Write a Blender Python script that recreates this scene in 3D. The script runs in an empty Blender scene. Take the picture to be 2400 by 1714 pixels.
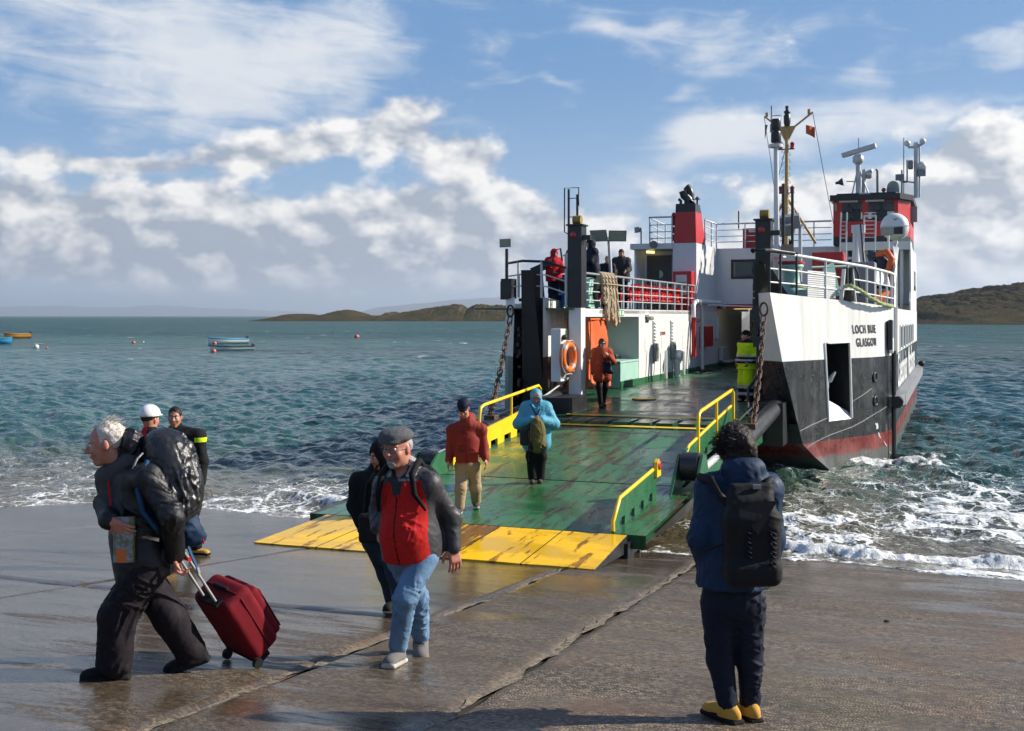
import bpy, bmesh, math, random
import numpy as np
from mathutils import Vector, Matrix
random.seed(7)
R = math.radians
SC = bpy.context.scene
COL = SC.collection

# ------------------------------------------------------------------ camera
EYE = 3.56                       # camera height above the sea
FPX, HOR = 2750.0, 741.0         # focal length and horizon row of the 2400 px wide photograph
cam_d = bpy.data.cameras.new('camera')
cam = bpy.data.objects.new('camera', cam_d); COL.objects.link(cam)
cam.location = (0, 0, EYE); cam.rotation_euler = (R(90), 0, 0)
cam_d.sensor_width = 36.0; cam_d.lens = FPX / 2400 * 36
cam_d.shift_y = -(857 - HOR) / 2400
cam_d.clip_start = 0.1; cam_d.clip_end = 90000
SC.camera = cam

# ------------------------------------------------------------------ node helpers
class NT:
    """tiny expression builder for shader node trees"""
    flat = False
    def __init__(s, tree): s.t = tree; s.n = tree.nodes; s.l = tree.links
    def node(s, typ, **kw):
        n = s.n.new(typ)
        for k, v in kw.items(): setattr(n, k, v)
        return n
    def put(s, sock, val):
        if val is None: return
        if isinstance(val, bpy.types.NodeSocket): s.l.new(val, sock)
        else:
            if sock.type == 'RGBA' and not hasattr(val, '__len__'): val = (val, val, val, 1)
            if sock.type == 'RGBA' and len(val) == 3: val = (*val, 1)
            sock.default_value = val
    def m(s, op, a, b=None, c=None, clamp=False):
        n = s.node('ShaderNodeMath', operation=op, use_clamp=clamp)
        for i, v in enumerate((a, b, c)):
            if v is not None: s.put(n.inputs[i], v)
        return n.outputs[0]
    def add(s, a, b): return s.m('ADD', a, b)
    def sub(s, a, b): return s.m('SUBTRACT', a, b)
    def mul(s, a, b): return s.m('MULTIPLY', a, b)
    def vm(s, op, a, b=None, scale=None):
        n = s.node('ShaderNodeVectorMath', operation=op)
        s.put(n.inputs[0], a)
        if b is not None: s.put(n.inputs[1], b)
        if scale is not None: s.put(n.inputs[3], scale)
        return n.outputs['Value'] if op in ('LENGTH', 'DOT_PRODUCT') else n.outputs[0]
    def xyz(s, x, y, z):
        n = s.node('ShaderNodeCombineXYZ')
        for i, v in enumerate((x, y, z)): s.put(n.inputs[i], v)
        return n.outputs[0]
    def sep(s, v):
        n = s.node('ShaderNodeSeparateXYZ'); s.put(n.inputs[0], v); return n.outputs
    def noise(s, v, scale, detail=4, rough=.55, dist=0., col=False, lac=2.0, d2=None):
        n = s.node('ShaderNodeTexNoise', noise_dimensions='2D' if (s.flat if d2 is None else d2) else '3D'); s.put(n.inputs['Vector'], v)
        n.inputs['Scale'].default_value = scale; n.inputs['Detail'].default_value = detail
        n.inputs['Roughness'].default_value = rough; n.inputs['Distortion'].default_value = dist
        n.inputs['Lacunarity'].default_value = lac
        return n.outputs['Color' if col else 'Fac']
    def voro(s, v, scale, feature='F1', out='Distance', rnd=1.0):
        n = s.node('ShaderNodeTexVoronoi', feature=feature, voronoi_dimensions='2D' if s.flat else '3D'); s.put(n.inputs['Vector'], v)
        n.inputs['Scale'].default_value = scale; n.inputs['Randomness'].default_value = rnd
        return n.outputs[out]
    def ss(s, x, lo, hi, a=0., b=1.):            # smoothstep lo..hi -> a..b
        n = s.node('ShaderNodeMapRange', interpolation_type='SMOOTHSTEP')
        for i, v in enumerate((x, lo, hi, a, b)): s.put(n.inputs[i], v)
        return n.outputs[0]
    def lin(s, x, lo, hi, a=0., b=1.):
        n = s.node('ShaderNodeMapRange')
        for i, v in enumerate((x, lo, hi, a, b)): s.put(n.inputs[i], v)
        return n.outputs[0]
    def mix(s, f, a, b, blend='MIX'):
        n = s.node('ShaderNodeMix', data_type='RGBA', blend_type=blend)
        s.put(n.inputs[0], f); s.put(n.inputs[6], a); s.put(n.inputs[7], b)
        return n.outputs[2]
    def mixf(s, f, a, b):
        n = s.node('ShaderNodeMix', data_type='FLOAT')
        s.put(n.inputs[0], f); s.put(n.inputs[2], a); s.put(n.inputs[3], b)
        return n.outputs[0]
    def bump(s, h, strength=.3, dist=.02, normal=None):
        n = s.node('ShaderNodeBump'); s.put(n.inputs['Height'], h)
        n.inputs['Strength'].default_value = strength; n.inputs['Distance'].default_value = dist
        if normal is not None: s.put(n.inputs['Normal'], normal)
        return n.outputs[0]

# ------------------------------------------------------------------ sky
SUN_AZ, SUN_EL = 8.0, 30.0      # degrees from +X towards +Y, and above the horizon
w = bpy.data.worlds.new('World'); SC.world = w; w.use_nodes = True
nt = NT(w.node_tree); nt.n.clear()
def build_sky(n):
    sky = n.node('ShaderNodeTexSky', sky_type='NISHITA')
    sky.sun_disc = False; sky.sun_elevation = R(SUN_EL); sky.sun_rotation = R(90 - SUN_AZ)
    sky.altitude = 0; sky.air_density = 1.0; sky.dust_density = .6; sky.ozone_density = 2.2
    d = n.node('ShaderNodeTexCoord').outputs['Generated']
    x, y, z = n.sep(d)
    DEG = 57.29578
    az = n.mul(n.m('ARCTAN2', x, y), DEG)
    el = n.mul(n.m('ARCSINE', z), DEG)
    ra = n.mul(az, .01745)       # radians, used as texture space around the horizon
    re = n.mul(el, .01745)
    # sheet space: a flat cloud deck overhead seen in perspective
    zz = n.add(n.m('MAXIMUM', z, 0.), .10)
    sheet = n.xyz(n.m('DIVIDE', x, zz), n.m('DIVIDE', y, zz), 0.)
    n.flat = True
    def blobs(lst, wob):                          # sum of soft patches placed by azimuth and elevation
        tot = None
        Q = n.xyz(n.add(az, wob[0]), n.add(el, wob[1]), 0.)
        for (px, py, sx, sy, wt, *_) in lst:
            a0 = math.degrees(math.atan((px - 1200) / FPX)); e0 = math.degrees(math.atan((HOR - py) / FPX))
            ia, ie = 48. / sx, 48. / sy
            t = n.node('ShaderNodeVectorMath', operation='MULTIPLY_ADD')
            n.put(t.inputs[0], Q); t.inputs[1].default_value = (ia, ie, 0); t.inputs[2].default_value = (-a0 * ia, -e0 * ie, 0)
            q = n.vm('DOT_PRODUCT', t.outputs[0], t.outputs[0])
            g = n.m('EXPONENT', n.m('MULTIPLY_ADD', q, -1., math.log(wt)))
            tot = g if tot is None else n.add(tot, g)
        return tot
    base = n.vm('SCALE', sky.outputs[0], scale=1.0)
    # --- billowy cumulus --------------------------------------------------
    P = n.xyz(ra, n.mul(re, 1.5), 0.)
    wc = n.noise(P, 7., 3, .5, col=True)
    wx, wy, _ = n.sep(wc)
    wob = (n.mul(n.sub(wx, .5), 3.4), n.mul(n.sub(wy, .5), 2.2))
    cum = blobs([(60, 500, 230, 75, .80), (390, 520, 170, 70, .80), (240, 570, 330, 75, .75), (620, 580, 300, 75, .78), (250, 650, 500, 60, .55), (750, 650, 500, 50, .50),
                 (760, 350, 170, 62, .72), (950, 300, 120, 70, .80), (1085, 375, 110, 45, .72), (560, 395, 170, 40, .45),
                 (1120, 480, 200, 60, .75), (900, 530, 230, 65, .68), (1090, 600, 330, 60, .62), (1330, 530, 170, 55, .60),
                 (40, 395, 90, 30, .55), (290, 412, 120, 15, .65),
                 (2350, 430, 150, 90, .95), (2250, 540, 220, 75, .80), (2390, 650, 260, 70, .95), (1980, 500, 190, 85, .65), (1720, 460, 300, 60, .45), (1600, 600, 260, 60, .5)], wob)
    def billow(v, det): return n.noise(v, 19., det, .56)
    nb = billow(P, 9)
    puff = n.sub(.5, n.voro(n.vm('ADD', P, n.vm('SCALE', wc, scale=.02)), 34.))
    nb = n.add(nb, n.mul(puff, .06))
    l0 = billow(P, 3); l1 = billow(n.vm('ADD', P, (.011, .017, 0)), 3)      # the same field a little towards the sun
    # all round the horizon where no bank is listed: a generic scatter
    gen = n.mul(n.ss(n.noise(n.xyz(ra, n.mul(re, 2.), 0.), 3.2, 3), .47, .63), n.mul(n.ss(el, 0., 2.), n.ss(el, 26., 10.)))
    gen = n.mul(gen, n.ss(n.m('ABSOLUTE', az), 25., 36.))
    cum = n.add(cum, n.mul(gen, .8))
    big = n.noise(P, 6.5, 3, .5)
    dens = n.add(cum, n.add(n.mul(n.sub(nb, .5), 1.25), n.mul(n.sub(big, .5), .9)))
    mask = n.ss(dens, .25, .66)
    lit = n.add(n.add(.56, n.mul(n.sub(l0, l1), 2.6)), n.mul(n.sub(nb, .5), .95))
    core = n.ss(dens, .62, 1.25)
    under = n.mul(n.ss(el, 5.4, 2.2), n.ss(az, 14., 2.))
    lit = n.m('SUBTRACT', lit, n.add(n.mul(core, .22), n.mul(under, .36)), clamp=True)
    ccol = n.mix(lit, (.40, .45, .53, 1), (1.04, 1.02, .985, 1))
    ccol = n.mix(n.mul(n.ss(el, 2.8, .4), .60), ccol, (.52, .595, .69, 1))
    # --- thin cirrus ------------------------------------------------------
    wob2 = (n.mul(n.sub(wx, .5), 7.), n.mul(n.sub(wy, .5), 4.))
    cir = blobs([(250, 110, 430, 130, .78, 0), (620, 160, 280, 110, .62, -.1), (430, 260, 260, 50, .5, -.25), (800, 90, 160, 120, .4, 0), (480, 330, 220, 70, .45, -.2),
                 (1420, 85, 190, 26, .75, -.04), (1700, 130, 180, 40, .5, -.15), (1480, 40, 260, 40, .25, 0), (1900, 100, 150, 40, .3, 0), (2010, 185, 60, 30, .55, .3), (1590, 195, 90, 14, .5, 0),
                 (2270, 120, 70, 25, .6, -.2), (2390, 160, 60, 60, .6, -.4), (2395, 290, 60, 14, .5, .1), (1260, 195, 60, 8, .5, -.1), (1200, 175, 60, 14, .35, 0),
                 (1800, 330, 260, 75, 1.0, .02), (2120, 290, 160, 55, .9, -.06), (1650, 300, 130, 60, .7, .1), (1550, 395, 200, 35, .5, 0), (2260, 305, 60, 12, .5, 0),
                 (1400, 430, 150, 30, .4, 0)], wob2)
    cn = n.noise(n.vm('MULTIPLY', n.xyz(n.add(ra, n.mul(re, 1.1)), re, 7.), (1., 3.6, 1.)), 13., 7, .62, .5)
    cn2 = n.noise(n.xyz(ra, n.mul(re, 1.3), 1.), 16., 6, .6, .2)
    gen2 = n.mul(n.ss(n.noise(n.vm('MULTIPLY', sheet, (.5, 1.2, 1)), 1.1, 5, .6), .46, .72), n.ss(el, 15.5, 22.))
    gen2 = n.add(gen2, n.mul(n.ss(n.noise(sheet, .8, 5, .6), .46, .72), n.mul(n.ss(n.m('ABSOLUTE', az), 25., 36.), n.ss(el, 6., 12.))))
    cden = n.add(n.add(cir, n.mul(gen2, .6)), n.add(n.mul(n.sub(cn, .5), 1.25), n.mul(n.sub(cn2, .5), .95)))
    cmask = n.mul(n.ss(cden, .08, 1.25), .95)
    cicol = (.80, .83, .87, 1)
    # --- milky air along the horizon --------------------------------------
    hz = n.mul(n.m('EXPONENT', n.mul(n.m('MAXIMUM', el, 0.), -.36)), .85)
    deep = n.mix(n.ss(el, 1., 13.), (.36, .56, .82, 1), (.145, .335, .66, 1))
    deep = n.mix(n.ss(el, 14., 45.), deep, (.055, .16, .44, 1))
    # the clear sky keeps the sky model's light but leans to the deeper blue of this latitude
    k = .10
    clear = n.vm('SCALE', base, scale=k)
    clear = n.mix(.75, clear, deep)
    out = n.mix(hz, clear, (.50, .585, .70, 1))
    out = n.mix(cmask, out, cicol)
    out = n.mix(n.mul(mask, n.ss(el, -.2, 1.6)), out, ccol)
    # sea-grey below the horizon
    out = n.mix(n.ss(el, -.6, -.05), (.10, .15, .19, 1), out)
    bg = n.node('ShaderNodeBackground'); n.put(bg.inputs[0], out); bg.inputs[1].default_value = .66
    o = n.node('ShaderNodeOutputWorld'); n.l.new(bg.outputs[0], o.inputs[0])
build_sky(nt)
w.cycles.sampling_method = 'MANUAL'; w.cycles.sample_map_resolution = 1024

# ------------------------------------------------------------------ sun
sd = bpy.data.lights.new('sun', 'SUN'); sun = bpy.data.objects.new('sun', sd); COL.objects.link(sun)
sd.energy = 5.0; sd.angle = R(.55); sd.color = (1., .93, .82)
sdir = Vector((math.cos(R(SUN_AZ)) * math.cos(R(SUN_EL)), math.sin(R(SUN_AZ)) * math.cos(R(SUN_EL)), math.sin(R(SUN_EL))))
sun.rotation_euler = sdir.to_track_quat('Z', 'Y').to_euler()
sun.location = (30, 10, 30)

# ------------------------------------------------------------------ picture
SC.view_settings.view_transform = 'Standard'; SC.view_settings.look = 'None'
SC.view_settings.exposure = 0.62; SC.view_settings.gamma = 1.0; SC.view_settings.use_curve_mapping = False
SC.render.engine = 'CYCLES'
SC.cycles.use_denoising = True
SC.cycles.max_bounces = 5; SC.cycles.diffuse_bounces = 2; SC.cycles.glossy_bounces = 2; SC.cycles.transmission_bounces = 4
SC.cycles.caustics_reflective = False; SC.cycles.caustics_refractive = False
SC.cycles.sample_clamp_indirect = 6

# ------------------------------------------------------------------ places
# photograph pixel -> place: px(px, py, d) is the point d metres in front of the camera
def px(x, y, d): return Vector(((x - 1200) / FPX * d, d, EYE - (y - HOR) / FPX * d))
TH = math.atan(1040 / 2750.); SN, CS = math.sin(TH), math.cos(TH)   # heading of slipway and ferry
def vu(v, u, z=0.): return Vector((v * CS + u * SN, u * CS - v * SN, z))
def to_vu(x, y): return x * CS - y * SN, x * SN + y * CS
SLC, SLS = 1.6, .107                                                # slipway: drop below the eye = SLC + SLS * u
def slip_z(v, u):
    z = EYE - SLC - SLS * u
    if v < -14.5: z -= .035 * (v + 14.5) ** 2
    return z
def slip_at(x, y):
    v, u = to_vu(x, y); return slip_z(v, u)

# ================================================================== materials
MATS = {}
def new_mat(name):
    m = bpy.data.materials.new(name); m.use_nodes = True
    n = NT(m.node_tree); n.n.clear()
    b = n.node('ShaderNodeBsdfPrincipled'); o = n.node('ShaderNodeOutputMaterial')
    n.l.new(b.outputs[0], o.inputs[0])
    MATS[name] = m
    return m, n, b
def pbr(name, col, rough=.5, metal=0., var=.12, vs=3., bump=0., bs=60., dirt=None, dirt_amt=.3, dirt_s=4., stretch=(1, 1, 1), coat=0., spec=.5, sheen=0., rv=.1):
    """painted / woven / cast surface: base colour with slow variation, optional dirt or rust, fine relief"""
    m, n, b = new_mat(name)
    P = n.node('ShaderNodeTexCoord').outputs['Object']
    c = tuple(col) + (1,)
    v1 = n.noise(n.vm('MULTIPLY', P, stretch), vs, 5, .6)
    f = n.lin(v1, .25, .75, 1 - var, 1 + var)
    cc = n.mix(1., c, n.xyz(f, f, f), 'MULTIPLY')
    if dirt is not None:
        dm = n.ss(n.noise(n.vm('MULTIPLY', P, stretch), dirt_s, 8, .68, .3), .72 - dirt_amt * .5, .86 - dirt_amt * .4)
        cc = n.mix(dm, cc, tuple(dirt) + (1,))
    n.put(b.inputs['Base Color'], cc)
    n.put(b.inputs['Roughness'], n.lin(n.noise(P, vs * 2.3, 4), .3, .7, max(.03, rough - rv), min(1, rough + rv)))
    b.inputs['Metallic'].default_value = metal
    b.inputs['Specular IOR Level'].default_value = spec
    if coat: b.inputs['Coat Weight'].default_value = coat; b.inputs['Coat Roughness'].default_value = .15
    if sheen: b.inputs['Sheen Weight'].default_value = sheen
    if bump: n.put(b.inputs['Normal'], n.bump(n.noise(P, bs, 4, .6), bump, .01))
    return m

# ================================================================== mesh helpers
class MB:
    """collects shapes; build() links them as ONE mesh object"""
    def __init__(s): s.v = []; s.f = []; s.mi = []; s.sm = []
    def raw(s, vs, fs, mi=0, smooth=False):
        o = len(s.v); s.v += [tuple(p) for p in vs]
        for f in fs: s.f.append(tuple(i + o for i in f)); s.mi.append(mi); s.sm.append(smooth)
        return s
    def box(s, lo, hi, mi=0, bev=0.):
        x0, y0, z0 = lo; x1, y1, z1 = hi
        if bev <= 0:
            v = [(x0, y0, z0), (x1, y0, z0), (x1, y1, z0), (x0, y1, z0), (x0, y0, z1), (x1, y0, z1), (x1, y1, z1), (x0, y1, z1)]
            return s.raw(v, [(0, 3, 2, 1), (4, 5, 6, 7), (0, 1, 5, 4), (1, 2, 6, 5), (2, 3, 7, 6), (3, 0, 4, 7)], mi)
        b = bev
        bm = bmesh.new(); bmesh.ops.create_cube(bm, size=1)
        for p in bm.verts: p.co = Vector(((x0 + x1) / 2 + p.co.x * (x1 - x0), (y0 + y1) / 2 + p.co.y * (y1 - y0), (z0 + z1) / 2 + p.co.z * (z1 - z0)))
        bmesh.ops.bevel(bm, geom=list(bm.edges), offset=b, segments=2, affect='EDGES', profile=.5)
        bm.verts.index_update()
        s.raw([p.co for p in bm.verts], [[q.index for q in f.verts] for f in bm.faces], mi); bm.free(); return s
    def obox(s, c, ax, ay, az, mi=0):          # box from centre and three half-axis vectors
        c, ax, ay, az = map(Vector, (c, ax, ay, az))
        v = [c + sx * ax + sy * ay + sz * az for sz in (-1, 1) for sx, sy in ((-1, -1), (1, -1), (1, 1), (-1, 1))]
        return s.raw(v, [(0, 3, 2, 1), (4, 5, 6, 7), (0, 1, 5, 4), (1, 2, 6, 5), (2, 3, 7, 6), (3, 0, 4, 7)], mi)
    def bar(s, a, b, w, h=None, up=(0, 0, 1), mi=0):  # rectangular bar between two points
        a, b = Vector(a), Vector(b); d = (b - a); L = d.length; d = d / L
        h = w if h is None else h; up = Vector(up)
        if abs(d.dot(up)) > .95: up = Vector((0, 1, 0))
        x = d.cross(up).normalized(); y = x.cross(d).normalized()
        return s.obox((a + b) / 2, x * w / 2, d * L / 2, y * h / 2, mi)
    def tube(s, pts, r, n=8, mi=0, closed=False, caps=True, smooth=True):
        P = [Vector(p) for p in pts]; m = len(P)
        rs = r if hasattr(r, '__len__') else [r] * m
        T = []
        for i in range(m):
            a = P[(i - 1) % m] if (closed or i > 0) else P[0]; b = P[(i + 1) % m] if (closed or i < m - 1) else P[-1]
            t = (b - a); T.append(t.normalized() if t.length > 1e-9 else Vector((0, 0, 1)))
        up = Vector((0, 0, 1)) if abs(T[0].z) < .9 else Vector((1, 0, 0))
        x = T[0].cross(up).normalized(); vs = []; fs = []
        for i in range(m):
            x = (x - T[i] * x.dot(T[i])); x = x.normalized() if x.length > 1e-6 else T[i].orthogonal().normalized()
            y = T[i].cross(x)
            for k in range(n):
                a = 2 * math.pi * k / n; vs.append(P[i] + (x * math.cos(a) + y * math.sin(a)) * rs[i])
        for i in range(m if closed else m - 1):
            j = (i + 1) % m
            for k in range(n): fs.append((i * n + k, i * n + (k + 1) % n, j * n + (k + 1) % n, j * n + k))
        s.raw(vs, fs, mi, smooth)
        if caps and not closed: s.raw(vs[:n], [tuple(reversed(range(n)))], mi); s.raw(vs[-n:], [tuple(range(n))], mi)
        return s
    def cyl(s, a, b, r, r2=None, n=16, mi=0): return s.tube([a, b], [r, r if r2 is None else r2], n, mi)
    def lathe(s, prof, c=(0, 0, 0), n=20, mi=0, M=None, smooth=True):   # prof: (radius, z)
        c = Vector(c); vs = []; fs = []
        for (r, z) in prof:
            for k in range(n):
                a = 2 * math.pi * k / n; p = Vector((r * math.cos(a), r * math.sin(a), z))
                if M is not None: p = M @ p
                vs.append(c + p)
        for i in range(len(prof) - 1):
            for k in range(n): fs.append((i * n + k, i * n + (k + 1) % n, (i + 1) * n + (k + 1) % n, (i + 1) * n + k))
        s.raw(vs, fs, mi, smooth)
        if prof[0][0] > 1e-4: s.raw(vs[:n], [tuple(reversed(range(n)))], mi)
        if prof[-1][0] > 1e-4: s.raw(vs[-n:], [tuple(range(n))], mi)
        return s
    def prism(s, poly, d, mi=0):               # closed polygon (3-D points) pushed along d
        P = [Vector(p) for p in poly]; d = Vector(d); n = len(P)
        fs = [tuple(reversed(range(n))), tuple(range(n, 2 * n))] + [(i, (i + 1) % n, n + (i + 1) % n, n + i) for i in range(n)]
        return s.raw(P + [p + d for p in P], fs, mi)
    def sphere(s, c, r, n=16, mi=0, sz=None):
        c = Vector(c); rr = (r, r, r) if not hasattr(r, '__len__') else r
        m = max(6, n // 2); vs = []; fs = []
        for i in range(m + 1):
            t = math.pi * i / m
            for k in range(n):
                a = 2 * math.pi * k / n
                vs.append(c + Vector((rr[0] * math.sin(t) * math.cos(a), rr[1] * math.sin(t) * math.sin(a), -rr[2] * math.cos(t))))
        for i in range(m):
            for k in range(n): fs.append((i * n + k, i * n + (k + 1) % n, (i + 1) * n + (k + 1) % n, (i + 1) * n + k))
        return s.raw(vs, fs, mi, True)
    def grid(s, rows, mi=0, smooth=False):     # rows of points -> quads
        n = len(rows[0]); vs = [p for r in rows for p in r]
        return s.raw(vs, [(i * n + k, i * n + k + 1, (i + 1) * n + k + 1, (i + 1) * n + k) for i in range(len(rows) - 1) for k in range(n - 1)], mi, smooth)
    def mesh(s, name, mats):
        me = bpy.data.meshes.new(name); me.from_pydata([tuple(v) for v in s.v], [], s.f)
        for q in (mats if isinstance(mats, (list, tuple)) else [mats]): me.materials.append(MATS[q] if isinstance(q, str) else q)
        me.polygons.foreach_set('material_index', s.mi); me.polygons.foreach_set('use_smooth', s.sm)
        me.update(); return me
    def build(s, name, mats, parent=None): return link(name, s.mesh(name, mats), parent)
def link(name, me, parent=None):
    o = bpy.data.objects.new(name, me); COL.objects.link(o)
    if parent is not None: o.parent = parent
    return o
def thing(name, label, cat, loc=(0, 0, 0), rz=0., group=None):
    o = bpy.data.objects.new(name, None); COL.objects.link(o); o.empty_display_size = .2
    o.location = loc; o.rotation_euler = (0, 0, rz)
    return tag(o, label, cat, group)
def tag(o, label=None, cat=None, group=None, kind=None):
    for k, v in (('label', label), ('category', cat), ('group', group), ('kind', kind)):
        if v: o[k] = v
    return o
def np_mesh(name, V, F, mats, mi=None, smooth=True):
    me = bpy.data.meshes.new(name)
    V = np.asarray(V, np.float32); F = np.asarray(F, np.int32)
    me.vertices.add(len(V)); me.vertices.foreach_set('co', V.ravel())
    k = F.shape[1]
    me.loops.add(F.size); me.loops.foreach_set('vertex_index', F.ravel())
    me.polygons.add(len(F)); me.polygons.foreach_set('loop_start', np.arange(0, F.size, k, dtype=np.int32))
    for q in (mats if isinstance(mats, (list, tuple)) else [mats]): me.materials.append(MATS[q])
    if mi is not None: me.polygons.foreach_set('material_index', np.asarray(mi, np.int32))
    me.polygons.foreach_set('use_smooth', np.full(len(F), smooth, bool))
    me.update(calc_edges=True); me.validate(); return me
_rng = np.random.default_rng(11)
_LAT = _rng.random((64, 64, 64)).astype(np.float32)
def vnoise(P):                                  # value noise 0..1 on (n,3) points, smooth, period 64
    P = np.asarray(P, np.float32); i = np.floor(P).astype(np.int64); f = P - i; f = f * f * (3 - 2 * f); i &= 63; j = (i + 1) & 63
    a = lambda X, Y, Z: _LAT[X[:, 0], Y[:, 1], Z[:, 2]]
    def L(X, Y): return a(X, Y, i) * (1 - f[:, 2]) + a(X, Y, j) * f[:, 2]
    return (L(i, i) * (1 - f[:, 0]) + L(j, i) * f[:, 0]) * (1 - f[:, 1]) + (L(i, j) * (1 - f[:, 0]) + L(j, j) * f[:, 0]) * f[:, 1]
def fbm(P, oct=4, gain=.5):
    P = np.asarray(P, np.float32); t = 0; a = 1.; s = 0.
    for k in range(oct): t = t + a * (vnoise(P * 2 ** k + 17.3 * k) - .5); s += a; a *= gain
    return t / s * 2

# ================================================================== sea
def mat_water():
    m, n, b = new_mat('sea_water'); n.flat = True
    P = n.node('ShaderNodeNewGeometry').outputs['Position']
    x, y, z = n.sep(P)
    v = n.sub(n.mul(x, CS), n.mul(y, SN)); u = n.add(n.mul(x, SN), n.mul(y, CS))
    dist = n.vm('LENGTH', P)
    big = n.noise(n.xyz(n.mul(x, .35), y, 0.), .03, 4, .55)
    # greener and sandier over the shallow slip, teal offshore
    deep = n.mix(n.ss(big, .35, .65), (.010, .056, .060, 1), (.018, .086, .080, 1))
    shal = n.mix(n.ss(u, 17.2, 30.), (.105, .085, .050, 1), (.025, .075, .060, 1))
    col = n.mix(n.ss(u, 21., 50.), shal, deep)
    # foam: bands of broken water thrown off the slip and the bow, thin lace behind them, a few whitecaps far out
    wv = n.noise(n.xyz(n.mul(v, .35), n.mul(u, .15), 0.), 1., 3)
    uu = n.add(u, n.mul(n.sub(wv, .5), 2.6))
    lace = n.voro(n.vm('ADD', n.xyz(n.mul(x, .75), n.mul(y, .42), 0.), n.vm('SCALE', n.noise(P, 1.3, 4, .6, col=True), scale=.9)), 1.55, 'DISTANCE_TO_EDGE')
    lace2 = n.voro(n.vm('ADD', n.xyz(n.mul(x, 1.), n.mul(y, .6), 0.), n.vm('SCALE', n.noise(P, 2.6, 4, .6, col=True), scale=.6)), 3.6, 'DISTANCE_TO_EDGE')
    zone = n.noise(n.xyz(n.mul(x, .22), n.mul(y, .13), 4.), 1.2, 5, .6)
    reach = n.mul(n.mul(n.ss(uu, 27.5, 18.5), n.ss(zone, .36, .60)), n.ss(v, -20., -9., .55, 1.))
    reach = n.add(reach, n.mul(n.mul(n.ss(v, -9., -2.), n.ss(uu, 33., 21.)), n.ss(zone, .36, .58)))
    thin = n.add(n.mul(reach, .098), -.012)
    lc = n.m('MAXIMUM', n.ss(n.sub(thin, lace), -.012, .03), n.mul(n.ss(n.sub(n.mul(thin, .8), lace2), -.02, .03), .75))
    at = n.node('ShaderNodeAttribute', attribute_name='foam').outputs['Fac']
    fn = n.noise(P, 5.5, 6, .7)
    crest = n.ss(n.add(at, n.mul(n.sub(fn, .5), 1.1)), .40, .62)
    wc = n.mul(n.ss(n.noise(n.xyz(n.mul(x, .07), n.mul(y, .035), 9.), 1., 3), .57, .66), n.ss(n.noise(n.xyz(n.mul(x, .35), n.mul(y, .12), 2.), 1., 5, .65), .635, .69))
    wc = n.mul(wc, n.mul(n.ss(dist, 70., 130.), n.ss(dist, 900., 300.)))
    foam = n.m('MAXIMUM', n.m('MAXIMUM', lc, crest), n.mul(wc, .8), clamp=True)
    fcol = n.mix(n.ss(fn, .3, .7), (.62, .64, .62, 1), (.86, .87, .86, 1))
    n.put(b.inputs['Base Color'], n.mix(foam, col, fcol))
    n.put(b.inputs['Roughness'], n.mixf(foam, n.lin(u, 15., 200., .06, .30), .8))
    b.inputs['IOR'].default_value = 1.333; n.put(b.inputs['Specular IOR Level'], n.lin(u, 22., 110., .36, .035))
    # ripples, long-crested across the wind
    Q = n.vm('MULTIPLY', P, (1., .8, 1.))
    r1 = n.noise(Q, 1.5, 3, .6, .4); r2 = n.noise(Q, 6.5, 3, .62, .3); r3 = n.noise(Q, .30, 3, .55)
    h = n.add(n.add(n.mul(r1, .34), n.mul(r2, .11)), n.mul(n.mul(r3, 3.2), n.ss(u, 30., 170.)))
    r4 = n.noise(n.xyz(n.mul(x, .25), n.mul(y, .09), 0.), 1., 6, .72, .3)
    h = n.add(h, n.mul(n.mul(r4, 7.), n.ss(u, 35., 140.)))
    h = n.add(h, n.mul(n.mul(at, fn), .25))
    calm = n.ss(n.noise(n.xyz(n.mul(x, .12), n.mul(y, .05), 6.), 1., 3), .35, .65, .55, 1.)
    bp = n.node('ShaderNodeBump'); n.put(bp.inputs['Height'], n.mul(h, calm)); bp.inputs['Strength'].default_value = .85; bp.inputs['Distance'].default_value = .55
    n.l.new(bp.outputs[0], b.inputs['Normal'])
mat_water()

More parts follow.
